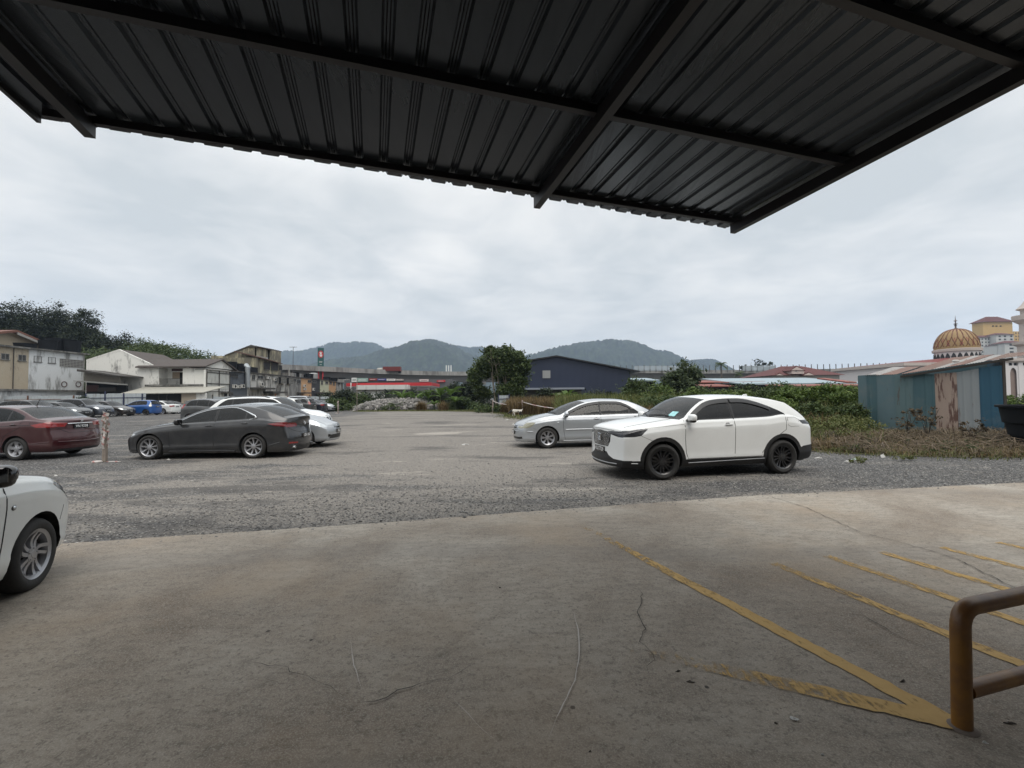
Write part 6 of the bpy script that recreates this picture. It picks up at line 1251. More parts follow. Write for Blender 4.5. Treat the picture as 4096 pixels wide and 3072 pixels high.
m_ = MB(); a, _ = W6.at(*kD(942, 700)); m_.tube([(-44.2, a, 6.1), (-44.2, a, W6.at(*kD(942, 605))[1])], .12, 8); tag(m_.build('standpipe', M['frame_w']), 'white standpipe rising from the terrace roof', 'pipe')
m_ = MB(); a0, a1, z0, z1 = W6.rect(kD, 1040, 1285, 735, 830); W6.box(m_, a0, a1, 6.1, z1, 1, 3); tag(m_.build('roof_wall', grey_w), 'low grey roof wall behind the black tanks', 'wall')
q = W6.at(*kD(-80, 560)); m_ = MB(); m_.tube([W6.M @ Vector((q[0] - .3, -.4, 3.6)), W6.M @ Vector((q[0] - .3, -.4, q[1] - .4)), W6.M @ Vector((q[0] + .2, .1, q[1])), W6.M @ Vector((q[0] + 1.5, .6, q[1] - .2))], .36, 12); tag(m_.build('exhaust_duct', M['chrome_dull'] if 'chrome_dull' in M else pm('galvanised', (.32, .34, .35), .4, .2, 5, metal=.6), smooth=True), 'galvanised exhaust duct climbing past the slate wall', 'duct')
m_ = MB(); a0, a1, z0, z1 = W6.rect(kD, 40, 212, 600, 700); W6.box(m_, a0, a1, 6.1, z1, .3, 1.6); tag(m_.build('fan_housing', M['tank']), 'black fan housing on the roof beside the duct', 'fan housing')
zinc('zinc_fence', fx(252, 56), fx(288, 56), 1.95, 'white panel fence with rusty frame below the ladder', (0, .33, .66, 1), 'tarp', 'rust', bar=False); zinc('zinc_fence', fx(290, 57), fx(330, 57), 1.8, 'grey zinc fence below the orange back wall', (0, .25, .5, .75, 1), 'zinc', 'frame_d'); zinc('zinc_fence', fx(213, 58.3), fx(250, 57), 1.9, 'mossy zinc fence behind the white estate roof', (0, .5, 1), 'zinc', 'frame_d')

# ------------------------------------------------------------------ elevated road, sign tower and petrol station
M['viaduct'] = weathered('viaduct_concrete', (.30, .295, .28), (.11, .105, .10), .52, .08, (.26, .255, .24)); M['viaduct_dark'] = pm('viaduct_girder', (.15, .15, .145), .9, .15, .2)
def sweep(mb, path, sec, mi=0):
    """sec: closed list of (across, z); path: list of (x, y, dz)"""
    n = len(sec); vs = []
    for i, p in enumerate(path):
        a, b_ = Vector(path[max(0, i - 1)][:2]), Vector(path[min(len(path) - 1, i + 1)][:2]); d = (b_ - a).normalized(); s_ = Vector((-d.y, d.x)) 
        for u, z in sec: vs.append((p[0] + s_.x * u, p[1] + s_.y * u, z + p[2]))
    mb.add(vs, [(i * n + k, i * n + (k + 1) % n, (i + 1) * n + (k + 1) % n, (i + 1) * n + k) for i in range(len(path) - 1) for k in range(n)] + [tuple(range(n))[::-1], tuple((len(path) - 1) * n + k for k in range(n))], mi)
def spath(keys, n=60):
    fy = pchip([(x, y) for x, y, z in keys]); fz_ = pchip([(x, z) for x, y, z in keys]); x0, x1 = keys[0][0], keys[-1][0]
    return [(x0 + (x1 - x0) * i / n, fy(x0 + (x1 - x0) * i / n), fz_(x0 + (x1 - x0) * i / n)) for i in range(n + 1)]
def dk(px, py, Y, top): p = atY(px, py, Y); return (p.x, Y, p.z - top)
road = spath([dk(225, 362, 84, 10), dk(282, 364, 104, 10), dk(312, 366, 110, 10), dk(350, 368, 118, 10), dk(379, 369.6, 125, 10), dk(430, 371.3, 134, 10), dk(475, 371.8, 141, 10), dk(540, 372.2, 147, 10), dk(640, 372.5, 150, 10)])
r8 = empty('elevated_road', (0, 0, 0), 0, 'curving concrete elevated road crossing behind the petrol station', 'flyover')
m_ = MB(); sweep(m_, road, [(-.6, 8.75), (-.6, 10.0), (-.35, 10.0), (-.35, 8.9), (8.4, 8.9), (8.4, 10.1), (8.7, 10.1), (8.7, 8.7)]); m_.build('parapet', M['viaduct'], r8)
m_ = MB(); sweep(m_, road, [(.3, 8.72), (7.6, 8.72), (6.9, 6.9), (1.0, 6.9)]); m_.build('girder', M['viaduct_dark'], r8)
for i in range(4, 60, 7):
    p = road[i]; m_ = MB(); m_.tube([(p[0] + 1.5, p[1] + 3.8, 0), (p[0] + 1.5, p[1] + 3.8, 6.3 + p[2])], .95, 14); m_.box(p[0] - 2.2, p[0] + 5.2, p[1] + 2.9, p[1] + 4.7, 6.0 + p[2], 6.89 + p[2]); m_.build('pier', M['viaduct'], r8)
rail_ = spath([dk(545, 371.5, 150, 10), dk(634, 370, 146, 10), dk(720, 370.2, 144, 10), dk(800, 369.4, 143, 10), dk(901, 367.4, 141, 10), dk(1000, 365, 139, 10), dk(1060, 363, 137, 10)])
r9 = empty('elevated_railway', (0, 0, 0), 0, 'straight concrete viaduct with a row of barrier posts on the right', 'viaduct')
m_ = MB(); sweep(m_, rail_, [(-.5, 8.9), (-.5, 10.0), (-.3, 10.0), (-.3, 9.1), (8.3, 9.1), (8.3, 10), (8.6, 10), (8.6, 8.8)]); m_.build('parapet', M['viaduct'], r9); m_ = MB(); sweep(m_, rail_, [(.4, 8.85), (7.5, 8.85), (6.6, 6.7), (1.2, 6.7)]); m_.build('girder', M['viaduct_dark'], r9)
for i in range(3, 60, 8): p = rail_[i]; m_ = MB(); m_.tube([(p[0], p[1] + 3.8, 0), (p[0], p[1] + 3.8, 6.75 + p[2])], 1.0, 14); m_.build('pier', M['viaduct'], r9)
M['barrier'] = pm('barrier_post', (.13, .135, .14), .6, metal=.4); x = rail_[0][0]; fyr = pchip([(p[0], p[1]) for p in rail_]); fzr = pchip([(p[0], p[2]) for p in rail_]); k = 0
proto = None
while x < rail_[-1][0]:
    if proto is None: m_ = MB(); m_.box(-.08, .08, -.1, .1, -.6, 1.55); m_.box(-.16, .16, -.12, -.02, -.7, .12); proto = m_.build('barrier_post', M['barrier'], r9); o = proto
    else: o = bpy.data.objects.new('barrier_post', proto.data); C.objects.link(o); o.parent = r9
    o.location = (x, fyr(x) - .55, 10 + fzr(x)); x += 1.9; k += 1
n = NT('barrier_panel'); n.set(Base_Color=(.42, .47, .50), Roughness=.2, Alpha=.55); M['panel'] = n.m
for a_, b_ in ((634, 694), (738, 776)):
    xa, xb = atY(a_, 365, 145).x, atY(b_, 365, 144).x; m_ = MB(); sweep(m_, [p for p in rail_ if xa <= p[0] <= xb], [(-.62, 9.7), (-.62, 11.3), (-.58, 11.3), (-.58, 9.7)]); m_.build('noise_panel', M['panel'], r9)
# container lorry on the elevated road
q = atY(389, 369, 124.5); zd = 9.35; lr = empty('container_lorry', (q.x, 127.0, zd), rad(6), 'lorry with a dark red container driving on the elevated road', 'lorry'); lr.scale = (1, 1, .58); lr.location.z = 8.95; m_ = MB(); m_.box(-2.2, 2.7, -1.2, 1.2, .9, 3.05)
for i in range(12): m_.box(-2.1 + i * .4, -1.95 + i * .4, -1.23, -1.2, 1.0, 2.95)
m_.build('container', pm('container_red', (.13, .02, .018), .6), lr); m_ = MB(); m_.blob((-3.1, 0, 1.45), (.9, 1.1, 1.05), .5); m_.build('cab', pm('cab_cream', (.35, .33, .30), .5), lr, True)
for x_ in (-3.0, -.6, 1.2, 2.2): m_ = MB(); m_.lathe([(.01, -1.15), (.48, -1.15), (.48, -.85), (.01, -.85)], 14, Matrix.Translation((x_, 0, .48)) @ Matrix.Rotation(math.pi / 2, 4, 'X')); m_.build('wheel', M['rubber'], lr, True)
# petrol sign tower
q = atY(320.6, 373, 112); sg = empty('sign_tower', (q.x, 112, 0), rad(28), 'tall green petrol station sign with a white and red star', 'sign'); M['sign_green'] = pm('sign_green', (.012, .075, .075), .45); M['sign_red'] = pm('sign_red', (.42, .02, .025), .5); M['white_flat'] = pm('white_flat', (.62, .63, .62), .5)
zt_ = atY(320, 348, 112).z; zb_ = atY(320, 366.8, 112).z; m_ = MB(); m_.box(-.72, .72, -.35, .35, zb_, zt_); m_.build('panel', M['sign_green'], sg)
def star(mb, c, R1, R2, y, mi=0, rot=math.pi / 2): mb.add([(c[0] + (R1 if k % 2 == 0 else R2) * math.cos(rot + k * math.pi / 5), y, c[1] + (R1 if k % 2 == 0 else R2) * math.sin(rot + k * math.pi / 5) * 1.15) for k in range(10)] + [(c[0], y - .03, c[1])], [(k, (k + 1) % 10, 10) for k in range(10)], mi)
m_ = MB(); zc = zb_ + (zt_ - zb_) * .66; m_.lathe([(.62, 0), (.62, .04), (.001, .045)], 28, Matrix.Translation((0, -.35, zc)) @ Matrix.Rotation(math.pi / 2, 4, 'X') @ Matrix.Scale(1.5, 4, (0, 1, 0)), mi=1); star(m_, (-.02, zc + .3), .42, .17, -.42, 0); star(m_, (.02, zc - .32), .46, .19, -.43, 0); m_.build('emblem', [M['white_flat'], M['sign_red']], sg)
for j, (h0, w_) in enumerate(((.27, .78), (.235, .7), (.11, .5))):
    m_ = MB(); zz_ = zb_ + (zt_ - zb_) * h0
    for k in range(6): m_.box(-w_ / 2 + k * w_ / 6, -w_ / 2 + (k + .62) * w_ / 6, -.38, -.352, zz_ - .10, zz_ + .10)
    m_.build('lettering', M['litter'], sg)
for x_ in (-.5, .5): m_ = MB(); m_.box(x_ - .16, x_ + .16, -.2, .2, 0, zb_); m_.build('leg', M['sign_red'], sg)
# petrol station
W9 = Wall('Y', 95.0); pst = empty('petrol_station', (0, 0, 0), 0, 'petrol station with a long red canopy edge and white walls', 'petrol station'); a0, a1, z0, z1 = W9.rect(kF, 540, 1640, 568, 610)
m_ = MB(); m_.box(a0, a1, 97, 108, z0, z1 + .0); m_.build('canopy_edge', M['sign_red'], pst); m_ = MB(); m_.box(a0 + .1, a1 - .1, 97.1, 107.9, z0 - .12, z0 - .01); m_.build('soffit', M['white_flat'], pst)
for t in (.08, .35, .65, .93): m_ = MB(); a = a0 + (a1 - a0) * t; m_.box(a - .25, a + .25, 101, 101.5, 0, z0); m_.build('pillar', M['white_flat'], pst)
wh = weathered('station_white', (.58, .58, .56), (.35, .34, .33), .58, .3)
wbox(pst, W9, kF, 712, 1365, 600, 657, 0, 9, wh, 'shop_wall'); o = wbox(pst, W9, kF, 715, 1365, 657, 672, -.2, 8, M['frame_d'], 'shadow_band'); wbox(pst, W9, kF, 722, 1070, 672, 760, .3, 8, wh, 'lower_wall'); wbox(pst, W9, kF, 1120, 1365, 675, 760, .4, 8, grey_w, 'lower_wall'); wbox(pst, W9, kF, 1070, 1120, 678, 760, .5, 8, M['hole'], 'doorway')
a, _ = W9.at(*kF(622, 600)); m_ = MB(); m_.tube([(a, 96, 0), (a, 96, W9.at(*kF(622, 568))[1])], .12, 8); m_.build('vent_pipe', M['white_flat'], pst)
# shop row with name boards under the road
WS = Wall('Y', 112.0)
SG = [(640, 705, 508, 562, M['white_flat'], 'white shop board, first from the left under the elevated road'), (708, 845, 512, 560, pm('board_teal', (.25, .36, .32), .6), 'pale teal shop board under the elevated road'), (862, 962, 516, 542, pm('board_red', (.25, .03, .03), .6), 'dull red shop board left of the blue one'), (970, 1078, 518, 542, pm('board_blue', (.05, .06, .22), .6), 'deep blue shop board with a pale line of letters'), (1087, 1195, 520, 546, M['white_flat'], 'white shop board right of the blue one'), (1200, 1300, 522, 545, pm('board_grey', (.30, .28, .26), .7), 'grey shop board next to the white one'), (1505, 1618, 526, 556, pm('board_cream', (.55, .48, .46), .6), 'cream shop board with dark red figures'), (1725, 1830, 538, 562, M['sign_red'], 'bright red shop board behind the banana plants')]
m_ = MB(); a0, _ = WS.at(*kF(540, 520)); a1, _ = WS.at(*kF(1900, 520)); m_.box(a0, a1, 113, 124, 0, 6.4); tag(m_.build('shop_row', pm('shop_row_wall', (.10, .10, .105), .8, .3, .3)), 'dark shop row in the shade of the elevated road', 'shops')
for x0, x1, y0, y1, mt, l in SG:
    a0, a1, z0, z1 = WS.rect(kF, x0, x1, y0, y1); m_ = MB(); m_.box(a0, a1, 112.6, 112.95, z0, z1, 0); R_ = random.Random(x0); nL = 9
    for k in range(nL): c = a0 + (a1 - a0) * (.15 + .7 * k / nL); m_.box(c, c + (a1 - a0) * .045, 112.57, 112.6, z0 + (z1 - z0) * .35, z0 + (z1 - z0) * R_.uniform(.55, .7), 1)
    tag(m_.build('shop_board', [mt, M['white_flat'] if mt not in (M['white_flat'],) and 'cream' not in l else pm('board_dark', (.12, .03, .03) if 'cream' in l else (.1, .16, .12), .6)]), l, 'shop sign', 'shop boards under the elevated road')
# mobile antenna mast
q = atY(389 + 59, 372, 140); t = kF(1878, 425); p = atY(*t, 150); ms_ = empty('antenna_mast', (p.x, 150, 0), 0, 'thin mast with white mobile phone antennas rising over the elevated road', 'antenna'); zt_ = atY(t[0], kF(0, 352)[1], 150).z
m_ = MB(); m_.tube([(0, 0, 0), (0, 0, zt_ - 2)], .18, 8); m_.build('mast', M['barrier'], ms_)
for x_ in (-.75, .05, .85): m_ = MB(); m_.box(x_ - .18, x_ + .18, -.15, .15, zt_ - 3.2, zt_); m_.build('antenna_panel', M['white_flat'], ms_)
for px, Y, z_, l in ((293, 96, 14.5, 'thin television aerial left of the green sign'),):
    p = atY(px, 380, Y); m_ = MB(); m_.tube([(p.x, Y, 5), (p.x, Y, z_ * .9)], .06, 5); m_.box(p.x - .8, p.x + .8, Y - .03, Y + .03, z_ * .9 - .1, z_ * .9); tag(m_.build('aerial', M['barrier']), l, 'aerial')

# ------------------------------------------------------------------ blue warehouse
WW = Wall('Y', 75.0); wr_ = empty('warehouse', (0, 0, 0), 0, 'dark blue metal warehouse with a pale louvre window', 'warehouse'); n = NT('blue_cladding'); w = n.n('ShaderNodeTexWave'); w.inputs['Scale'].default_value = 1.6; n.l(n.tc.outputs['Object'], w.inputs['Vector'])
n.set(Base_Color=n.mix(n.math('MULTIPLY', n.ramp(w.outputs[0], [(.0, 1), (.25, 0)]), .4), n.mix(n.noise(.3, 4), (.009, .015, .037), (.013, .021, .048)), (.008, .012, .03)), Roughness=.5); n.bump(w.outputs[0], .5, .05); M['cladding'] = n.m
ap = WW.at(*kG(1190, 245)); le = WW.at(*kG(580, 345)); re_ = WW.at(*kG(2120, 425)); m_ = MB(); m_.prism([(le[0], 0), le, ap, re_, (re_[0], 0)], WW.M, 0, 34); m_.build('wall', M['cladding'], wr_)
m_ = MB(); ro = WW.at(*kG(2230, 440))
for p, q in ((le, ap), (ap, ro)): m_.prism([(p[0] - (.5 if p is le else 0), p[1] + .02), (q[0], q[1] + .02), (q[0], q[1] + .24), (p[0] - (.5 if p is le else 0), p[1] + .22)], WW.M, -.6, 34.3)
m_.build('roof', pm('black_roof', (.012, .012, .014), .5), wr_)
a0, a1, z0, z1 = WW.rect(kG, 1012, 1110, 418, 514); m_ = MB(); WW.box(m_, a0, a1, z0, z1, -.1, .0)
for i in range(11): z = z0 + (z1 - z0) * (i + .5) / 11; m_.box(a0 + .1, a1 - .1, 74.8, 74.9, z - .06, z + .03, 0)
m_.build('louvre', pm('louvre_grey', (.30, .305, .30), .5), wr_)
wbox(wr_, WW, kG, 740, 1500, 640, 662, -3.5, 0, pm('lean_roof_blue', (.20, .22, .26), .5), 'lean_to_roof'); wbox(wr_, WW, kG, 760, 1490, 662, 760, -.3, -.01, M['frame_d'], 'lean_to_wall')
W10 = Wall('Y', 60.0); o = wbox(None, W10, kG, 1030, 1250, 705, 722, -1, 2, pm('pale_pink_roof', (.50, .44, .40), .7), 'shelter_roof'); tag(o, 'pale flat shelter roof among the reeds before the warehouse', 'shelter'); W11 = Wall('Y', 46.0); a0, a1, z0, z1 = W11.rect(kG, 455, 590, 745, 900); zinc('zinc_fence', (a0, 46, 0), (a1, 46, 0), z1, 'short blue sheet fence at the foot of the pale trunked tree', (0, 1), 'bluesheet' if 'bluesheet' in M else 'zinc', 'navy_post')

# ------------------------------------------------------------------ low roofs, house, palms
M['red_sheet'] = weathered('red_sheet_roof', (.24, .085, .065), (.12, .06, .05), .55, .4, (.28, .11, .09)); M['grey_sheet'] = weathered('blue_grey_sheet', (.27, .335, .37), (.2, .22, .23), .6, .2, (.31, .37, .40))
WR = Wall('Y', 70.0)
def lowroof(x0, x1, y0, y1, Y, dep, mat, label, wall=True, rise=.5):
    Wx = Wall('Y', Y); a0, a1, z0, z1 = Wx.rect(kH, x0, x1, y0, y1); root = empty('low_shed', (0, 0, 0), 0, label, 'shed', 'low metal roofed sheds'); m_ = MB(); zf = z0; zb2 = zf + (z1 - zf) * (Y + dep) / Y
    m_.add([(a0, Y, zf), (a1, Y, zf), (a1, Y + dep, zb2), (a0, Y + dep, zb2), (a0, Y, zf - .18), (a1, Y, zf - .18), (a1, Y + dep, zb2 - .18), (a0, Y + dep, zb2 - .18)], [(0, 1, 2, 3), (7, 6, 5, 4), (0, 4, 5, 1), (1, 5, 6, 2), (2, 6, 7, 3), (3, 7, 4, 0)]); m_.build('roof', mat, root)
    if wall: q = MB(); q.box(a0 + .5, a1 - .5, Y + 1.2, Y + dep - .5, 0, zf - .2); q.build('wall', M['hole'], root)
    return root
lowroof(745, 1350, 362, 392, 70, 9, M['red_sheet'], 'long dull red roof left of the blue grey one'); lowroof(780, 1075, 406, 426, 64, 5, M['red_sheet'], 'short lower red roof over dark stalls'); lowroof(1145, 2260, 337, 403, 66, 14, M['grey_sheet'], 'longest shed with a blue grey sheet roof'); lowroof(1480, 2300, 407, 424, 62, 3.6, M['red_sheet'], 'narrow red roof strip below the blue grey roof'); lowroof(200, 420, 345, 375, 80, 8, M['grey_sheet'], 'blue grey roof right beside the blue warehouse'); lowroof(740, 950, 348, 362, 82, 8, M['grey_sheet'], 'pale blue roof edge below the palm')
lowroof(2080, 2160, 345, 392, 60, 6, M['red_sheet'], 'small rusty roof end left of the blue shed', False)
R_ = random.Random(4); 
hs = empty('maroon_roof_house', (0, 0, 0), 0, 'house with a maroon hipped roof and small pale gables', 'house'); Y = 98; WH_ = Wall('Y', Y); f = lambda x, y: WH_.at(*kH(x, y)); a0, ze = f(1408, 335); a1, _ = f(2065, 335); r0, zr_ = f(1640, 252); r1_, _ = f(1830, 252); m_ = MB(); m_.add([(a0, Y, ze), (a1, Y, ze), (a1, Y + 14, ze), (a0, Y + 14, ze), (r0, Y + 6, zr_ + .35), (r1_, Y + 6, zr_ + .35)], [(0, 1, 5, 4), (1, 2, 5), (2, 3, 4, 5), (3, 0, 4), (3, 2, 1, 0)]); M['maroon_tile'] = pm('maroon_tiles', (.085, .022, .020), .8, .3, 1.5, bump=.4, bscale=6); m_.build('roof', M['maroon_tile'], hs); m_ = MB(); m_.box(a0 + .8, a1 - .8, Y + .8, Y + 13, 0, ze); m_.build('wall', M['frame_w'], hs)
for (xa, ya_), (xm, ym), (xb, yb) in (((1560, 295), (1620, 250), (1700, 295)), ((1430, 335), (1467, 312), (1510, 335)), ((1668, 337), (1725, 303), (1785, 337))):
    p, q, r_ = f(xa, ya_), f(xm, ym), f(xb, yb); m_ = MB(); WH_.poly(m_, [p, q, r_], -.4, 3.5); m_.build('gable_roof', M['maroon_tile'], hs); i_ = lambda u: (q[0] + (u[0] - q[0]) * .8, q[1] + (u[1] - q[1]) * .8 - .12); m_ = MB(); WH_.poly(m_, [i_(p), (q[0], q[1] - .25), i_(r_)], -.46, -.405); m_.build('gable', pm('pale_pink', (.48, .40, .37), .8), hs)
p = f(1578, 293); q = f(1688, 322); m_ = MB(); m_.box(p[0], q[0], Y - .3, Y + 3, q[1], p[1] + .3); m_.build('dormer', pm('pale_pink_wall', (.46, .38, .35), .8), hs); window(hs, Wall('Y', Y - .32), kH, 1615, 1638, 286, 302, 'white_flat' if 'white_flat' in M else 'frame_w', bars=0, sill=False)
def palm(px, ptop, Y, wpx, label, grp='coconut palms before the viaduct'):
    t = atY(px, ptop, Y); Wm = wpx / FPX * Y / 2; root = empty('palm_tree', (t.x, Y, 0), 0, label, 'palm', grp); m_ = MB(); h = t.z - Wm * .35; m_.tube([(0, 0, 0), (.1, 0, h * .5), (0, 0, h)], [.24, .19, .15], 8); m_.build('trunk', M['bark'], root, True); vs = []; fs = []; R_ = random.Random(int(px))
    for k in range(24):
        a = 2 * math.pi * k / 24 * 2.6; el = R_.uniform(-.2, 1.2); L = Wm * R_.uniform(.85, 1.1); d = Vector((math.cos(a), math.sin(a), 0))
        pts = [Vector((0, 0, h)) + d * L * math.sin(u * 1.0) * math.cos(el * (1 - u * .4)) * .98 + Vector((0, 0, L * (math.sin(el) * u - .55 * u * u))) for u in [i / 9 for i in range(10)]]
        for i in range(9):
            dd = pts[i + 1] - pts[i]; sd = Vector((-d.y, d.x, 0))
            for sg_ in (1, -1):
                for sub in (0, .5): q = pts[i] + dd * sub; o_ = len(vs); w_ = L * .20 * math.sin(min(1, (i + .8) / 9) * 2.7); tip = q + sd * sg_ * w_ + Vector((0, 0, -w_ * .7)) + dd * .5; vs += [q, q + dd * .38, tip]; fs.append((o_, o_ + 1, o_ + 2))
    npmesh('fronds', np.array([tuple(v) for v in vs]), fs, M['leaf_mid'], root); return root
palm(721, 362, 112, 17, 'taller coconut palm in front of the viaduct barrier'); palm(739, 371, 108, 13, 'shorter coconut palm to the right of the tall one')
for px, py, w_, l in ((748, 360.5, 13, 'small dark tree behind the viaduct, left one of three'), (760, 358.8, 13, 'small dark tree behind the viaduct, middle one of three'), (770, 362, 9, 'small dark tree behind the viaduct, right one of three')): tree('far_tree', l, px, py, 178, w_, .55, 1500, .5, M['leaf_dark'], 'bark_dark', .3, 'dark trees behind the viaduct')

# ------------------------------------------------------------------ plants round the lot
T1 = atY(500, 347, 50); bl = []; R_ = random.Random(11)
for px, py, rx, rz in ((497, 357, 1.9, 1.25), (512, 359, 1.7, 1.3), (487, 366, 1.7, 1.3), (478, 373, 1.2, 1.1), (520, 369, 1.2, 1.4), (504, 370, 2.0, 1.6), (519, 381, 1.1, 1.5), (489, 350.5, .75, .8), (506, 351, 1.0, .9), (517, 355, .8, .8), (524, 364, .8, 1.0), (475, 381, .9, 1.0), (511, 391, 1.6, 1.3), (483, 392, 1.1, .8)): p = atY(px, py, 50); bl.append((p.x - T1.x, R_.uniform(-1, 1), p.z - .15, rx * .78, rx * .78, rz * .74))
tree('broadleaf_tree', 'broad leaved tree with several pale bare stems left of the warehouse', 500, 346.5, 50, 58, .8, 26000, .18, M['leaf_mid'], 'bark_pale', .085, blobs=bl, multi=7, shell=.35, clump=.26)
tree('cecropia_tree', 'leafy tree standing above the low red roofs', 680, 361.5, 42, 42, .86, 9000, .19, M['leaf_grey'], 'bark_pale', .10, shell=.4, clump=.2)
def bush(px, py, Y, wpx, n, size, mat, label, hfrac=1.0, name='bush', grp=None, cat='bush'):
    t = atY(px, py, Y); g_ = gz(t.x, Y); Wm = wpx / FPX * Y; H_ = max(.5, t.z - g_); root = empty(name, (t.x, Y, g_), 0, label, cat, grp); R_ = random.Random(int(px * 3)); bl = [(0, 0, H_ * .52, Wm * .36, Wm * .3, H_ * .48)] + [(R_.uniform(-.34, .34) * Wm, R_.uniform(-.2, .2) * Wm, H_ * R_.uniform(.3, .66), Wm * .2, Wm * .18, H_ * .28) for _ in range(6)]
    foliage('foliage', bl, n, size, mat, root, shell=.45, clump=.22); m_ = MB()
    for k in range(5): a = k * 1.25; m_.tube([(math.cos(a) * .08, math.sin(a) * .08, 0), (math.cos(a) * Wm * .12, math.sin(a) * Wm * .12, H_ * .5), (math.cos(a) * Wm * .25, math.sin(a) * Wm * .2, H_ * .8)], [.03, .02, .008], 5)
    m_.build('stems', M['bark_dark'], root); return root
BG = 'bushes round the edge of the lot'
for a in ((640, 379, 38, 44, 6000, .13, 'leaf_mid', 'rounded leafy bush at the right corner of the warehouse'), (660, 384, 36, 30, 3500, .12, 'leaf_bright', 'lighter bush right of the warehouse corner bush'), (545, 388, 44, 26, 3500, .13, 'leaf_dark', 'dark bush below the warehouse louvre'), (745, 381.5, 40, 34, 4500, .12, 'leaf_dark', 'flat topped feathery bush before the red roofs'), (780, 379.5, 42, 30, 4500, .14, 'leaf_mid', 'big leaved round bush before the blue grey roof'), (803, 384, 38, 24, 2500, .13, 'leaf_mid', 'low leafy bush right of the round big leaved one'),
    (344, 389, 62, 30, 4500, .15, 'leaf_dark', 'tall dark bush at the end of the terrace'), (335, 397, 56, 26, 3500, .14, 'leaf_mid', 'bush behind the farthest silver sedan'), (360, 394, 60, 26, 3000, .15, 'leaf_mid', 'bush left of the petrol station wall'), (385, 395, 60, 30, 3500, .15, 'leaf_dark', 'dark bush before the petrol station wall'), (410, 394, 61, 26, 3500, .15, 'leaf_mid', 'bush behind the rubble mound'), (437, 392, 60, 28, 3500, .15, 'leaf_dark', 'dark bush among the banana plants'), (455, 382, 66, 26, 4500, .17, 'leaf_dark', 'high dark bush left of the broad leaved tree'), (470, 378, 62, 22, 4500, .17, 'leaf_dark', 'high dark bush touching the broad leaved tree'), (462, 398, 54, 26, 3000, .13, 'leaf_mid', 'low bush at the corner of the lot'), (188, 402.5, 53, 20, 2500, .12, 'leaf_bright', 'green bush before the beige wall behind the end sedan'),
    (84, 394, 52.2, 12, 1800, .12, 'leaf_dark', 'creeper bush growing on the zinc fence by the white block'), (60, 398, 52.3, 5, 500, .10, 'leaf_mid', 'thin weed on the rusty fence')):
    bush(a[0], a[1], a[2], a[3], a[4], a[5], M[a[6]], a[7], grp=BG)
for a in ((700, 388, 28, 46, 6000, .085, 'leaf_mid', 'green bush just behind the cabin roof of the white crossover'), (735, 387, 24, 50, 8000, .08, 'leaf_mid', 'bush behind the fin antenna of the white crossover'), (768, 386, 24, 44, 8000, .08, 'leaf_mid', 'feathery bush right of the antenna'), (800, 385.5, 24, 44, 8000, .08, 'leaf_mid', 'tall bush above the tail lamp of the white crossover'), (832, 383, 25, 44, 8000, .08, 'leaf_bright', 'bright green bush next to the blue shed'), (852, 384.5, 25, 34, 6000, .08, 'leaf_mid', 'bush touching the left edge of the blue shed'), (782, 398, 20, 34, 6000, .075, 'leaf_bright', 'yellow green bush directly behind the white crossover tail'), (815, 404, 18.5, 40, 7000, .07, 'leaf_mid', 'low green bush in front of the tall ones'), (845, 404, 19.5, 34, 6000, .07, 'leaf_mid', 'low bush at the left foot of the blue shed'),
    (1010, 394, 24, 34, 5000, .09, 'leaf_bright', 'bright creeper bush right of the shed'), (1035, 392, 24, 34, 4000, .09, 'leaf_mid', 'bush cut by the right edge behind the black tub')):
    bush(a[0], a[1], a[2], a[3], a[4], a[5], M[a[6]], a[7], grp='tall bushes behind the white crossover')
def banana(px, py, Y, label, n=8, s=1.0):
    t = atY(px, py, Y); g_ = gz(t.x, Y); H_ = t.z - g_; root = empty('banana_plant', (t.x, Y, g_), 0, label, 'banana plant', 'banana plants at the end of the lot'); R_ = random.Random(int(px * 5)); m_ = MB(); m_.tube([(0, 0, 0), (.05, 0, H_ * .45)], [.12, .08], 8); m_.build('stem', M['leaf_grey'], root, True)
    for k in range(n):
        a = 2 * math.pi * k / n + R_.uniform(-.3, .3); L = H_ * .62 * s * R_.uniform(.8, 1.15); el = R_.uniform(.55, 1.35); d = Vector((math.cos(a), math.sin(a), 0)); sd = Vector((-d.y, d.x, 0)); m_ = MB(); vs = []
        for i in range(9):
            u = i / 8; c = Vector((0, 0, H_ * .42)) + d * L * u * math.cos(el) * (1 + .4 * u) + Vector((0, 0, L * (math.sin(el) * u - .42 * u ** 2.4))); w_ = .30 * s * math.sin(max(0, u - .12) / .88 * math.pi) ** .6 if u > .12 else .015
            vs += [c - sd * w_ + Vector((0, 0, w_ * .35)), c, c + sd * w_ + Vector((0, 0, w_ * .35))]
        m_.add(vs, [(i * 3 + j, i * 3 + j + 1, i * 3 + j + 4, i * 3 + j + 3) for i in range(8) for j in (0, 1)]); m_.build('leaf', M['banana'], root)
    return root
for a in ((402, 383, 57, 'banana plant with one tall upright leaf before the station wall'), (415, 386, 56, 'second banana plant from the left, behind the rubble'), (428, 384, 55, 'banana plant in the middle of the left clump'), (440, 379, 56, 'tallest banana plant left of the dark bushes'), (450, 377, 55, 'banana plant with ragged leaves near the dark bushes'), (455, 392, 53, 'small banana plant low in front of the dark bushes'), (434, 398, 53, 'young banana shoot beside the rubble'), (567, 382, 44, 'banana plant in the reeds before the warehouse'), (579, 388, 43, 'smaller banana plant right of the one before the warehouse')): banana(*a)

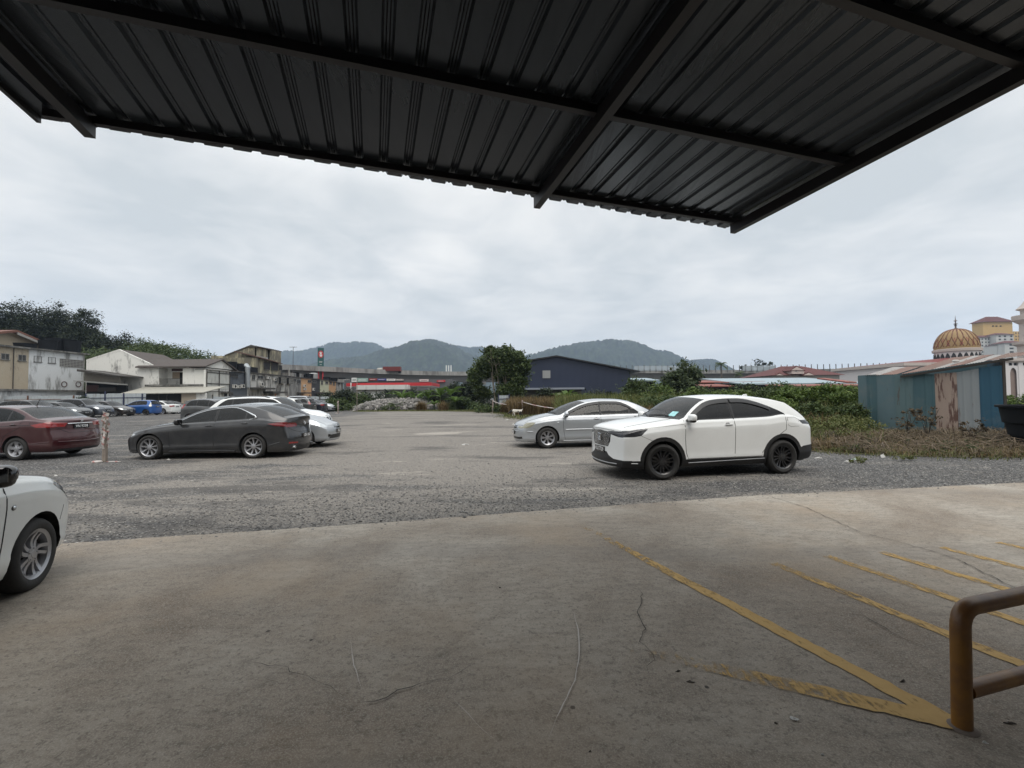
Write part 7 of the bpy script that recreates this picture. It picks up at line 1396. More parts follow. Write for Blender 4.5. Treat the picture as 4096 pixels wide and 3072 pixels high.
# grass, reeds and undergrowth: masses nobody could count
def scatter(n, region, fz=None):
    o = []
    while len(o) < n:
        x = random.uniform(region[0], region[1]); y = random.uniform(region[2], region[3])
        if in_verge(x, y) and (fz is None or fz(x, y)): o.append((x, y, gz(x, y) + .02))
    return o
def by_col(n, x0, x1, Y0, Y1):
    o = []
    while len(o) < n:
        Y = math.sqrt(random.uniform(Y0 ** 2, Y1 ** 2)); p = atY(random.uniform(x0, x1), 400, Y)
        if in_verge(p.x, Y): o.append((p.x, Y, gz(p.x, Y) + .02))
    return o
grass('grass', scatter(26000, (-30, 14, 20, 60)), .16, .022, M['grass_green'], .5); grass('grass', scatter(16000, (2, 22, 10, 20)), .10, .010, M['grass_green'], .6); grass('grass', scatter(14000, (2, 22, 10, 24)), .15, .010, M['grass_dry'], .9)
ed_pts = []
for a, b_ in zip(vb[1:], vb[2:22]):
    L = math.hypot(b_[0] - a[0], b_[1] - a[1])
    for k in range(int(L * 90)): t = random.random(); ed_pts.append((a[0] + (b_[0] - a[0]) * t + random.gauss(0, .42), a[1] + (b_[1] - a[1]) * t + random.gauss(0, .28), gz(0, a[1]) + .005))
grass('grass', ed_pts, .07, .010, M['grass_green'], .7)
# tall reeds: green and dry bands
grass('reeds', by_col(15000, 556, 705, 30, 41), 1.75, .026, M['grass_green'], .30, label='tall green reeds behind the silver sedan', cat='reeds'); grass('reeds', by_col(12000, 508, 600, 36, 44), 1.55, .026, M['grass_dry'], .35, label='dry brown reeds before the warehouse', cat='reeds')
grass('reeds', by_col(5000, 600, 700, 20, 27), 1.1, .016, M['grass_dry'], .5, label='dry reeds close behind the silver sedan', cat='reeds'); grass('reeds', by_col(4500, 660, 860, 16.5, 22), .9, .012, M['grass_green'], .5, label='long grass between the bushes and the white crossover', cat='grass'); grass('reeds', by_col(9000, 560, 720, 26, 33), 1.35, .022, M['grass_green'], .4, label='green reeds nearest the silver sedan roof', cat='reeds')
grass('dry_tuft', [(atY(p, 400, Y).x + random.gauss(0, .22), Y + random.gauss(0, .2), .1) for p, Y in ((420, 51.5), (423, 51.5), (443, 50.5), (506, 42), (509, 41.5)) for _ in range(330)], 1.25, .022, M['grass_dry'], .55, label='dry straw tufts before the rubble mound', cat='grass tufts')
foliage('undergrowth', [(atY(p, 400, Y).x, Y, .45, 1.4, 1.2, .55) for p, Y in [(x, random.uniform(53, 60)) for x in range(328, 480, 5)]] + [(atY(p, 400, Y).x, Y, .4, 1.3, 1.2, .5) for p, Y in [(x, random.uniform(42, 50)) for x in range(480, 600, 6)]], 26000, .13, M['leaf_mid'], kind='stuff')
foliage('undergrowth', [(atY(p, 400, Y).x, Y, random.uniform(.6, 1.0), 1.5, 1.4, random.uniform(.6, .95)) for p, Y in [(x, random.uniform(24, 40)) for x in range(640, 870, 4)]], 42000, .10, M['leaf_mid'], kind='stuff'); foliage('undergrowth', [(atY(p, 400, Y).x, Y, .35, .8, .6, .35) for p, Y in [(x, random.uniform(14.5, 17.5)) for x in range(765, 862, 7)]], 9000, .05, M['grass_green'], kind='stuff')
foliage('undergrowth', [(atY(p, 400, Y).x, Y, 1.0, 2.2, 2, 1.2) for p, Y in [(x, random.uniform(50, 58)) for x in range(600, 880, 8)]], 20000, .16, M['leaf_dark'], kind='stuff')
foliage('undergrowth', [(atY(p, 400, Y).x, Y, 1.2, 2.4, 2, 1.5) for p, Y in [(x, random.uniform(62, 72)) for x in range(325, 520, 8)]], 16000, .2, M['leaf_dark'], kind='stuff')
# straw and pulled weeds in front of the shed
def tufts(n, per, x0, x1, Y0, Y1, sd=.16, hz=0.0):
    o = []
    while len(o) < n * per:
        Y = random.uniform(Y0, Y1); p = atY(random.uniform(x0, x1), 430, Y)
        if not in_verge(p.x, Y): continue
        k = int(per * random.uniform(.3, 1.7)); s_ = sd * random.uniform(.5, 1.8)
        for _ in range(k):
            q = (p.x + random.gauss(0, s_), Y + random.gauss(0, s_)); 
            if in_verge(*q): o.append((*q, random.uniform(0, hz) * sm(11, 14, Y) + .005))
    return o
grass('straw', tufts(130, 26, 800, 1060, 10.8, 16.5, .22, .22), .34, .007, M['straw'], 2.4); grass('straw', tufts(90, 22, 780, 1060, 11, 16.5, .2, .12), .28, .006, M['grass_dry'], 2.0)
grass('grass', tufts(90, 30, 770, 1060, 10.7, 16.0, .16), .22, .007, M['grass_green'], 1.1); grass('grass', tufts(26, 34, 700, 870, 13.5, 17.5, .14), .62, .011, M['grass_green'], .7); grass('grass', tufts(30, 26, 760, 870, 12.5, 17, .14), .5, .009, M['grass_dry'], 1.0)
foliage('undergrowth', [(x, y, .1, .3, .25, .12) for x, y, z in tufts(26, 2, 780, 1060, 11.2, 16.5)], 5200, .035, M['leaf_mid'], kind='stuff')
m_ = MB()
for k in range(330):
    Y = random.uniform(11.3, 16); p = atY(random.uniform(800, 1020), 430, Y)
    if not in_verge(p.x, Y): continue
    a = random.uniform(0, 6.28); L = random.uniform(.3, 1.1); z = random.uniform(.05, .25); m_.tube([(p.x, Y, z), (p.x + math.cos(a) * L * .5, Y + math.sin(a) * L * .5, z + random.uniform(.02, .2)), (p.x + math.cos(a) * L, Y + math.sin(a) * L, random.uniform(.02, .3))], [.009, .007, .003], 4)
m_.build('brushwood', pm('dead_stems', (.17, .13, .09), .9, .4, 8), kind='stuff')
for px, Y, h_, l in ((927, 14.3, 1.15, 'dead dark weed leaning on the turquoise sheets of the shed'), (908, 15.5, .95, 'dead brown weed at the left part of the shed wall'), (972, 13.6, .7, 'dead weed before the grey shed panel')):
    p = atY(px, 430, Y); rt_ = empty('dead_weed', (p.x, Y, 0), 0, l, 'weed', 'dead weeds against the shed'); m_ = MB(); R_ = random.Random(px)
    for k in range(7): a = R_.uniform(0, 6.28); m_.tube([(0, 0, 0), (math.cos(a) * .1, math.sin(a) * .1, h_ * .5), (math.cos(a) * .35, math.sin(a) * .25, h_ * R_.uniform(.7, 1))], [.012, .008, .004], 5)
    m_.build('stems', M['bark_dark'], rt_); foliage('leaves', [(0, 0, h_ * .75, .35, .3, .35)], 260, .05, M['straw'], rt_)
for px, py, l in ((858, 463, 'small green weed growing at the gravel edge left of the green sheet'), (841, 452, 'low green tuft below the dry bush'), (905, 461, 'small weed at the gravel edge before the grey panel')): p = G(px, py); rt_ = empty('weed', (p.x, p.y, 0), 0, l, 'weed', 'small weeds along the gravel edge'); foliage('leaves', [(0, 0, .07, .2, .12, .08), (.15, .05, .05, .12, .1, .06)], 420, .022, M['grass_green'], rt_)

# rubble mound
n1_ = pchip([(atY(x, 400, 55.5).x, atY(x, y, 55.5).z) for x, y in ((357, 407), (366, 403.6), (378, 400.8), (392, 399.2), (405, 399.6), (414, 398.8), (424, 401), (434, 403.4), (444, 407.5))]); pts = []; x0, x1 = atY(357, 400, 55.5).x, atY(444, 400, 55.5).x; vs = []
for j in range(13):
    for i in range(41): x = x0 + (x1 - x0) * i / 40; t = j / 12; vs.append((x, 53.2 + 5 * t, max(.0, (n1_(x) - .1) * math.sin(t * math.pi) ** .7 + random.uniform(-.1, .12)) + .05))
npmesh('rubble', vs, [(j * 41 + i, j * 41 + i + 1, (j + 1) * 41 + i + 1, (j + 1) * 41 + i) for j in range(12) for i in range(40)], pm('rubble_base', (.15, .14, .13), .95, .4, 2), kind='stuff')
for _ in range(4200): t = random.random() ** .8 * .62; x = random.uniform(x0, x1); pts.append((x, 53.2 + 5 * t, max(0, (n1_(x) - .1) * math.sin(t * math.pi) ** .7) + .06))
stones('rubble', pts, lambda n: RNG.gamma(3, .045, n) + .05, m_stone('rubble_stone', (.07, .066, .062), (.30, .28, .26)), flat=.7)

# ------------------------------------------------------------------ patched metal shed and black tub
A_, B2, C_, D_, E2 = Vector((15.7, 20.0)), Vector((15.4, 15.0)), Vector((18.3, 16.4)), Vector((20.3, 18.8)), Vector((19.2, 22.4)); Pr, Qr = Vector((16.50, 18.72, 2.40)), Vector((18.62, 15.98, 2.94))
sh = empty('metal_shed', (A_.x, B2.y, 0), 0, 'shed patched from turquoise, rusty and grey metal sheets with a rusty roof', 'shed'); off = Vector((A_.x, B2.y, 0)); off3 = off.to_3d() if len(off) == 2 else off
def sheetmat(nm, c, rust, amt, c2=None):
    n = NT(nm); co = n.coord((1.6, 1.6, .22)); f = n.math('ADD', n.math('MULTIPLY', n.noise(3.2, 8, .65, co), .7), n.math('MULTIPLY', n.noise(9, 4, .6, co), .3))
    b_ = n.mix(n.noise(1.5, 5, .6, n.coord((2, 2, .4))), c, c2 or tuple(v * .75 for v in c)); b_ = n.mix(n.ramp(n.noise(.8, 6, .7), [(.5, 0), (.7, .35)]), b_, (.16, .15, .13)); n.set(Base_Color=n.mix(n.ramp(f, [(amt, 0), (amt + .04, .9)]), b_, rust), Roughness=.6); n.bump(n.noise(30, 3), .1, .01); return n.m
SM = dict(t1=sheetmat('sheet_turquoise', (.055, .105, .125), (.06, .05, .045), .58, (.095, .145, .16)), t2=sheetmat('sheet_teal', (.03, .078, .095), (.05, .05, .045), .62, (.05, .10, .115)), t3=sheetmat('sheet_pale_turquoise', (.085, .14, .15), (.07, .055, .05), .58), r2=sheetmat('roof_brown', (.10, .06, .045), (.24, .20, .17), .58, (.17, .10, .075)), ru=sheetmat('sheet_rusty_cream', (.22, .155, .12), (.075, .03, .022), .505, (.33, .26, .22)), gr=sheetmat('sheet_grey', (.245, .27, .285), (.10, .045, .035), .60, (.20, .215, .22)), bl=sheetmat('sheet_deep_blue', (.012, .062, .105), (.06, .05, .05), .70, (.018, .08, .13)), ro=sheetmat('roof_rusty', (.115, .055, .040), (.26, .22, .20), .57, (.18, .10, .075)), rg=sheetmat('roof_grey', (.30, .29, .28), (.14, .07, .05), .55))
def wallsheet(P, Q, t0, t1, h0, h1, mat, nm='wall_sheet', pitch=.19, jut=.0, bot=.02):
    P, Q = Vector(P), Vector(Q); d = (Q - P); L = d.length; d /= L; s_ = Vector((d.y, -d.x)); vs = []; k = max(2, int((t1 - t0) * L / (pitch / 4))); m_ = MB()
    for i in range(k + 1):
        t = t0 + (t1 - t0) * i / k; a = t * L; r_ = (a % pitch) / pitch; o_ = jut + (.022 if .08 < r_ < .24 else 0); p = P + d * a + s_ * o_; h = h0 + (h1 - h0) * (t - t0) / (t1 - t0); vs += [(p.x - off.x, p.y - off.y, bot), (p.x - off.x, p.y - off.y, h)]
    m_.add(vs, [(2 * i, 2 * i + 2, 2 * i + 3, 2 * i + 1) for i in range(k)]); return m_.build(nm, mat, sh)
for t0, t1, h0, h1, mt, j_ in ((0, .07, 2.42, 2.43, 't1', .0), (.07, .15, 2.44, 2.44, 't2', .012), (.15, .29, 2.42, 2.40, 't1', .0), (.29, .425, 2.42, 2.40, 't3', .014), (.425, .575, 2.40, 2.36, 't2', 0), (.575, .72, 2.38, 2.40, 'ru', .012), (.72, .857, 2.40, 2.52, 'gr', .0), (.857, 1.0, 2.55, 2.60, 'bl', .014)): wallsheet(A_, C_, t0, t1, h0, h1, SM[mt], jut=j_, pitch=.205 if t0 < .72 else .24)
wallsheet(C_, D_, 0, 1, 2.7, 3.0, SM['bl']); wallsheet(D_, E2, 0, 1, 3.0, 2.7, SM['t2']); wallsheet(E2, A_, 0, 1, 2.7, 2.4, SM['t1'])
m_ = MB(); m_.box(C_.x - off.x - .04, C_.x - off.x + .06, C_.y - off.y - .02, C_.y - off.y + .08, 0, 2.85); m_.build('corner_post', M['bark_dark'], sh)
m_ = MB(); m_.beam((Pr - off3) + Vector((0, 0, -.10)), (Qr - off3) + Vector((-.3, .1, -.12)), .06, .09); m_.build('roof_beam', M['bark_dark'], sh)
def roofq(P, Q, R, q0, mats, wv=.076, ph=0):
    """corrugated sheets side by side along the low edge P-Q, their ribs running towards R; the run shortens to q0 at Q"""
    e_ = Q - P; L = e_.length; e_ = e_.normalized(); r_ = R - P; Lr = r_.length; r_.normalize(); up = Vector((0, 0, 1)); tot = 0; allw = sum(w for w, _ in mats)
    for si, (wd, mt) in enumerate(mats):
        w_ = wd / allw * L; k = int(w_ / (wv / 4)); vs = []; RR = random.Random(si + ph); j0, j1 = RR.uniform(-.10, .06), RR.uniform(-.12, .12); lift = .012 * (si % 2)
        for i in range(k + 1):
            a = tot + w_ * i / k; dz = .013 * math.sin(2 * math.pi * a / wv) + lift; run = Lr * (1 + (q0 - 1) * a / L)
            for q in (P + e_ * a + r_ * j0, P + e_ * a + r_ * max(.15, run + j1)): vs.append(tuple(q + up * dz - off3))
        m_ = MB(); m_.add(vs, [(2 * i, 2 * i + 1, 2 * i + 3, 2 * i + 2) for i in range(k)]); m_.build('roof_sheet', SM[mt], sh, True, sharp=80); tot += w_
roofq(Pr, Qr, Vector((19.4, 19.4, 3.14)), .16, ((.5, 'ro'), (.5, 'r2'), (.45, 'rg'), (.6, 'ro'), (.55, 'rg'), (.6, 'r2'), (.4, 'ro')))
roofq(Vector((15.85, 19.75, 2.42)), Vector((16.5, 18.9, 2.40)), Vector((18.2, 21, 2.86)), .9, ((.5, 'rg'), (.5, 'ro')), ph=9)
p = Vector((16.7, 15.9)); m_ = MB(); m_.blob((0, 0, .05), (.11, .08, .055), .6); o = m_.build('block', M['litter'], smooth=True); o.location = (17.9, 17.75, 2.82); tag(o, 'small white block weighing down the rusty shed roof', 'block')
tb = empty('black_tub', (15.2, 12.25, 0), 0, 'big black tapered tub standing at the right edge before the shed', 'tub'); m_ = MB(); m_.lathe([(.01, .04), (.86, .04), (.90, .0), (.95, .35), (1.0, .36), (1.05, .7), (1.10, .71), (1.16, 1.15), (1.24, 1.16), (1.24, 1.22), (1.16, 1.22), (1.08, .9), (.85, .25), (.01, .22)], 40); m_.build('shell', M['tank'], tb, True, sharp=30)
m_ = MB(); m_.lathe([(.035, 0), (.036, .12), (.03, .16), (.013, .19), (.013, .24)], 12); o = m_.build('bottle', pm('bottle', (.40, .33, .28), .3)); p = G(883, 450.5); o.location = (p.x + .0, p.y, gz(p.x, p.y)); tag(o, 'small bottle standing in the weeds before the grey panel', 'bottle')

# ------------------------------------------------------------------ mosque and flats
mq = empty('mosque', (0, 0, 0), 0, 'mosque with a golden dome, red roofs and pale arches', 'mosque'); Ym = 112; PK = weathered('mosque_cream', (.50, .44, .40), (.3, .27, .25), .62, .2); WT = pm('mosque_white', (.60, .57, .56), .7, .06, .5)
WM = Wall('Y', Ym); L = atY(*kJ(160, 850), Ym + 6); R__ = atY(*kJ(1108, 830), Ym + 6); dc = Vector(((L.x + R__.x) / 2, Ym + 6, (L.z + R__.z) / 2)); dr_ = (R__.x - L.x) / 2 / 1.40; dh = atY(*kJ(615, 435), Ym + 6).z - dc.z
M['gold'] = pm('dome_gold', (.26, .165, .065), .6, .2, 1.2); M['gold2'] = pm('dome_gold_pale', (.38, .28, .13), .5, .1); M['dred'] = pm('dome_red', (.24, .035, .022), .5, .2, 2); M['dline'] = pm('dome_line', (.13, .045, .018), .6)
nu, nv = 64, 28; vs = []; fs = []; mi = []
def dome(u, v): r_ = dr_ * (1.0 if v < .0 else 1) * math.cos(v * math.pi / 2) ** .86; return Vector((r_ * math.cos(u), r_ * math.sin(u), dh * math.sin(v * math.pi / 2)))
for j in range(nv + 1):
    for i in range(nu): vs.append(dome(2 * math.pi * i / nu, min(.995, j / nv)) + dc)
for j in range(nv):
    for i in range(nu): fs.append((j * nu + i, j * nu + (i + 1) % nu, (j + 1) * nu + (i + 1) % nu, (j + 1) * nu + i)); mi.append(0)
m_ = MB(); m_.v = [tuple(v) for v in vs]; m_.f = fs; m_.m = mi; nR = 22
for k in range(nR):
    for sg_ in (1, -1):
        pts = [dome(2 * math.pi * k / nR + sg_ * .30 * math.sin(min(1, t * 1.35) * 2.2) , t * .95) * 1.004 + dc for t in [i / 16 for i in range(1, 17)]]; m_.tube(pts, .085, 4, 3, False)
    u = 2 * math.pi * (k + .5) / nR
    for (v0, sz, mt) in ((.16 + .07 * (k % 2), .085, 2), (.72, .05, 4)): c = [dome(u + a, v0 + b) * 1.008 + dc for a, b in ((0, -sz * 1.1), (.065 if v0 < .5 else .04, 0), (0, sz * 1.5), (-.065 if v0 < .5 else -.04, 0))]; m_.add(c, [(0, 1, 2, 3)], mt)
m_.build('dome', [M['gold'], M['gold2'], M['dred'], M['dline'], pm('dome_pink', (.50, .30, .2), .5)], mq, True)
MT = Matrix.Translation(dc); m_ = MB(); m_.lathe([(dr_ * 1.07, -.75), (dr_ * 1.08, -.1), (dr_ * 1.0, .0), (dr_ * .9, .05)], 48, MT); m_.build('dome_rim', PK, mq, True, sharp=25); m_ = MB(); m_.lathe([(dr_ * .985, -3.4), (dr_ * .985, -.74)], 48, MT); m_.build('drum', WT, mq, True); m_ = MB()
for k in range(24):
    u = 2 * math.pi * (k + .5) / 24; Mk = MT @ Matrix.Rotation(u, 4, 'Z') @ Matrix.Translation((dr_ * .985, 0, -2.9)) @ Matrix.Rotation(math.pi / 2, 4, 'Z'); w_ = dr_ * .105
    m_.prism([(-w_, 0), (w_, 0), (w_, .75), (w_ * .6, 1.3), (0, 1.75), (-w_ * .6, 1.3), (-w_, .75)], Mk, -.10, .05)
m_.build('arched_window', M['pane'], mq); fz0 = atY(*kJ(612, 150), Ym + 6).z - dc.z - dh; MF = Matrix.Translation(dc + Vector((0, 0, dh - .15))); m_ = MB(); m_.lathe([(1.3, -.05), (.5, .25), (.2, .5), (.16, fz0 * .25), (.34, fz0 * .30), (.12, fz0 * .36), (.5, fz0 * .40), (.12, fz0 * .46), (.12, fz0 * .58), (.4, fz0 * .62), (.1, fz0 * .68), (.02, fz0)], 14, MF); m_.build('finial', pm('finial_bronze', (.16, .13, .12), .4, metal=.7), mq, True)
zr0 = atY(*kI(1080, 585), Ym + 2).z; zr1 = atY(*kI(715, 640), Ym).z; xl = atY(*kI(655, 640), Ym).x; m_ = MB(); m_.add([(xl + .5, Ym, zr1), (xl + 34, Ym, zr1), (xl + 34, Ym + 26, zr1), (xl + .5, Ym + 26, zr1), (dc.x - dr_, Ym + 4, zr0), (dc.x + dr_ * 1.2, Ym + 4, zr0), (dc.x + dr_ * 1.2, Ym + 20, zr0), (dc.x - dr_, Ym + 20, zr0)], [(0, 1, 5, 4), (1, 2, 6, 5), (2, 3, 7, 6), (3, 0, 4, 7), (4, 5, 6, 7), (3, 2, 1, 0)]); m_.build('roof', pm('mosque_red_roof', (.15, .035, .03), .7, .2, .5), mq)
zc1 = atY(*kI(800, 672), Ym).z; m_ = MB(); m_.box(xl, xl + 34, Ym - .6, Ym + 25, zr1 - .8, zr1 - .01); m_.box(xl + .4, xl + 33.6, Ym - .2, Ym + 25, zc1, zr1 - .81); m_.build('cornice', PK, mq); m_ = MB(); m_.box(xl + .8, xl + 33, Ym + .4, Ym + 24, 0, zc1); m_.build('wall', WT, mq)
for i in range(16): window(mq, Wall('Y', Ym + .38), kI, 0, 0, 0, 0, 'frame_w', bars=0, sill=False, raw=(xl + 2 + i * 2, xl + 3.3 + i * 2, zc1 - 1.0, zc1 - .4))
# arcade wing on the right
Ya = 88; WA = Wall('Y', Ya); aw = empty('mosque_arcade', (0, 0, 0), 0, 'pale arcade wing of the mosque with brown screened arches', 'arcade'); x0 = WA.at(*kJ(1565, 1300))[0]; zt_ = WA.at(*kJ(1700, 1030))[1]; zb_ = WA.at(*kJ(1700, 1110))[1]; m_ = MB(); m_.box(x0, x0 + 26, Ya - .5, Ya + 8, zb_, zt_); m_.box(x0 - .3, x0 + 26, Ya - .8, Ya + 8, zt_ - .5, zt_ - .1); m_.build('cornice', PK, aw); pw = WA.at(*kJ(1915, 1300))[0] - WA.at(*kJ(1630, 1300))[0]; zmid = WA.at(*kJ(1700, 1200))[1]; m_ = MB()
m_.box(x0, x0 + 26, Ya + .02, Ya + 7, 0, zb_ - .01, 1)
for i in range(7):
    c0 = WA.at(*kJ(1600, 1300))[0] + pw * i; m_.box(c0 - .45, c0 + .45, Ya - .4, Ya, 0, zb_)
    pts = [(c0 + .46, zmid - 1.6)] + [(c0 + pw / 2 - (pw / 2 - .75) * math.cos(t), zmid - 1.5 + 1.35 * math.sin(t)) for t in [k * math.pi / 12 for k in range(13)]] + [(c0 + pw - .46, zmid - 1.6), (c0 + pw - .46, zmid + .35), (c0 + .46, zmid + .35)]
    for a, b_ in zip(pts[1:13], pts[2:14]): m_.add([(a[0], Ya - .3, a[1]), (b_[0], Ya - .3, b_[1]), (b_[0], Ya - .3, zmid + .3), (a[0], Ya - .3, zmid + .3)], [(0, 1, 2, 3)])
    m_.box(c0 + .45, c0 + .75, Ya - .3, Ya - .2, 0, zmid + .3); m_.box(c0 + pw - .75, c0 + pw - .45, Ya - .3, Ya - .2, 0, zmid + .3); m_.box(c0 + pw / 2 - .15, c0 + pw / 2 + .15, Ya - .3, Ya - .2, zmid + .3, zb_); m_.box(c0 + .5, c0 + pw - .5, Ya - .1, Ya + .0, zmid + .32, zb_ - .1, 2)
m_.build('arches', [WT, pm('brown_screen', (.22, .165, .14), .8, .2, 2), M['pane']], aw)
# minaret at the right edge
Yn = 100; p = atY(1030, 360, Yn); mn = empty('minaret', (p.x, Yn, 0), 0, 'minaret with a stone balcony cut by the right edge of the picture', 'minaret'); hz_ = lambda y: atY(1022, 307.5 + .04972 * y, Yn).z
m_ = MB(); m_.lathe([(1.9, 0), (1.9, hz_(780)), (2.6, hz_(740)), (2.7, hz_(690)), (1.5, hz_(680)), (1.45, hz_(330)), (1.9, hz_(300)), (2.55, hz_(250)), (2.6, hz_(160)), (2.2, hz_(158)), (1.2, hz_(150)), (1.2, hz_(60)), (1.9, hz_(30)), (1.0, hz_(-60)), (.1, hz_(-200))], 16); m_.build('shaft', PK, mn, True, sharp=25)
# flats
def flats(x0, x1, yt, Y, mat, label, nwin, rows, dep=9, roof=True, k=kJ, wins=True, rise=.0, grp='hillside blocks of flats'):
    Wf = Wall('Y', Y); a0, zt_ = Wf.at(*k(x0, yt)); a1, _ = Wf.at(*k(x1, yt)); root = empty('block_of_flats', (0, 0, 0), 0, label, 'flats', grp); m_ = MB(); m_.box(a0, a1, Y, Y + dep, 0, zt_); m_.build('wall', mat, root)
    if roof: q = MB(); cxm = (a0 + a1) / 2; rh = (a1 - a0) * .13 + rise; e_ = (a1 - a0) * .06; q.add([(a0 - e_, Y - e_, zt_), (a1 + e_, Y - e_, zt_), (a1 + e_, Y + dep + e_, zt_), (a0 - e_, Y + dep + e_, zt_), (cxm - (a1 - a0) * .2, Y + dep * .5, zt_ + rh), (cxm + (a1 - a0) * .2, Y + dep * .5, zt_ + rh)], [(0, 1, 5, 4), (1, 2, 5), (2, 3, 4, 5), (3, 0, 4), (3, 2, 1, 0)]); q.build('roof', M['maroon_tile'], root)
    if wins:
        zb2 = 18.0; hh = (zt_ - zb2) / rows
        for r_ in range(rows):
            for c in range(nwin):
                w_ = (a1 - a0) / nwin; q = MB(); xx = a0 + w_ * (c + .5) + (0 if c % 2 else w_ * .1); z = zt_ - hh * (r_ + .55); q.box(xx - w_ * .17, xx + w_ * .17, Y - .12, Y + .02, z - hh * .22, z + hh * .22); q.build('window', M['pane'], root)
    return root
YEL = pm('flats_yellow', (.50, .33, .13), .8, .06, .3); WHF = weathered('flats_white', (.52, .52, .50), (.42, .42, .40), .6, .05)
t_ = flats(1160, 1755, 292, 380, YEL, 'tall plain yellow block with three dark openings and a hipped roof', 3, 1, 9, wins=False, rise=2)
for cx_ in (1365, 1437, 1520): Wf = Wall('Y', 379.9); a0, a1, z0, z1 = Wf.rect(kJ, cx_ - 16, cx_ + 16, 362, 385); q = MB(); q.box(a0, a1, 379.7, 380.02, z0, z1); q.build('opening', M['hole'], t_)
flats(1050, 1440, 600, 350, WHF, 'white flats with small windows just right of the dome', 6, 11); flats(1430, 1780, 545, 345, WHF, 'white flats below the yellow block with a red hipped roof', 3, 12, roof=True); flats(1440, 1600, 760, 330, WHF, 'narrow white flats in front, nearest the arcade', 4, 8); flats(1600, 2050, 715, 325, WHF, 'wide white flats with the lowest red roof', 2, 8); flats(1785, 2050, 480, 420, YEL, 'yellow and grey flats behind the minaret', 4, 14, roof=False)

# ------------------------------------------------------------------ posts, rope and dog
M['tape'] = pm('barrier_tape', (.45, .40, .38), .7, .45, 25); n = NT('striped_tape'); w = n.n('ShaderNodeTexWave'); w.inputs['Scale'].default_value = 5; w.inputs['Distortion'].default_value = 2; n.l(n.coord((.3, .3, 1), (.5, .4, 0)), w.inputs['Vector']); n.set(Base_Color=n.mix(n.ramp(w.outputs[0], [(.80, 0), (.86, .7)]), n.mix(n.noise(12, 4), (.52, .49, .46), (.34, .31, .29)), (.36, .10, .09)), Roughness=.6); M['tape'] = n.m
M['wood'] = pm('grey_timber', (.22, .185, .155), .9, .3, 8)
def taped_post(x, y, h, label, r_=.055, lean=0.0, tapes=True, cat='post', base=True):
    g_ = gz(x, y); root = empty('taped_post', (x, y, g_), 0, label, cat, 'barrier posts in the lot'); m_ = MB(); m_.box(-r_ * .8, r_ * .8, -r_ * .6, r_ * .6, 0, h, 0, Matrix.Shear('XY', 4, (lean, 0)) if lean else None); m_.build('pole', M['wood'], root)
    if tapes:
        R_ = random.Random(int(x * 10)); m_ = MB()
        for k in range(5):
            z0 = h * (.35 + .14 * k); pts = [(math.cos(t * 2.2 + k) * (r_ + .018), math.sin(t * 2.2 + k) * (r_ + .018), z0 + .035 * t + R_.uniform(-.01, .01)) for t in range(7)]
            for a, b_ in zip(pts, pts[1:]): m_.add([(a[0], a[1], a[2] - .035), (b_[0], b_[1], b_[2] - .035), (b_[0] * 1.1, b_[1] * 1.1, b_[2] + .035), (a[0] * 1.1, a[1] * 1.1, a[2] + .035)], [(0, 1, 2, 3)])
        for k in range(4):
            a = R_.uniform(0, 6.28); z = h * R_.uniform(.55, .95); pts = [Vector((math.cos(a) * (r_ + .012 + .008 * math.sin(i * 1.7 + k)), math.sin(a) * (r_ + .02) + .02 * math.sin(i * 1.1), z - i * h * .08)) for i in range(int(5 + k))]; sd = Vector((-math.sin(a), math.cos(a), 0)) * .022
            pts = [p_ for p_ in pts if p_.z > .02]
            m_.add([v for p_ in pts for v in (p_ - sd, p_ + sd)], [(2 * i, 2 * i + 2, 2 * i + 3, 2 * i + 1) for i in range(len(pts) - 1)])
        m_.build('tape', M['tape'], root)
        if base: m_ = MB(); m_.blob((-.10, -.10, .02), (.13, .09, .035), .9, 9, 5); m_.blob((.24, -.02, .01), (.20, .03, .015), .9, 9, 5); m_.build('tape_heap', M['tape'], root, True)
    return root
taped_post(-10.45, 11.35, 1.17, 'timber post wrapped in red and white tape between the maroon and grey sedans'); p = atY(184, 412, 43.5); taped_post(p.x, 43.5, 1.35, 'thin leaning pole in front of the black end sedan', .05, .03, False); p = atY(338, 405, 45); taped_post(p.x, 45, 1.2, 'taped stake beyond the nose of the farthest silver sedan', .06); p = atY(357, 405, 50); taped_post(p.x, 50, 3.6, 'tall thin bare pole left of the rubble mound', .035, 0, False, base=False)
p1_ = atY(492.8, 404, 43); p2_ = atY(522.2, 405, 36.5); a_ = taped_post(p1_.x, 43, 1.15, 'far stake of the roped barrier on the verge', .06); b_ = taped_post(p2_.x, 36.5, 1.15, 'near stake of the roped barrier beside the dog', .07)
p3 = Vector((atY(566, 405, 30).x, 30, .75)); m_ = MB()
def sag(a, b_, s, n=12): return [Vector(a).lerp(Vector(b_), i / n) - Vector((0, 0, s * 4 * (i / n) * (1 - i / n))) for i in range(n + 1)]
m_.tube(sag((p1_.x, 43, 1.25), (p2_.x, 36.5, 1.2), .28), .035, 5); m_.tube(sag((p2_.x, 36.5, 1.2), p3, .12), .035, 5); tag(m_.build('rope', M['tape']), 'twisted tape rope slung between the stakes on the verge', 'rope'); taped_post(p3.x, 30, .8, 'stake holding the rope end behind the silver sedan bonnet', .04, 0, False)
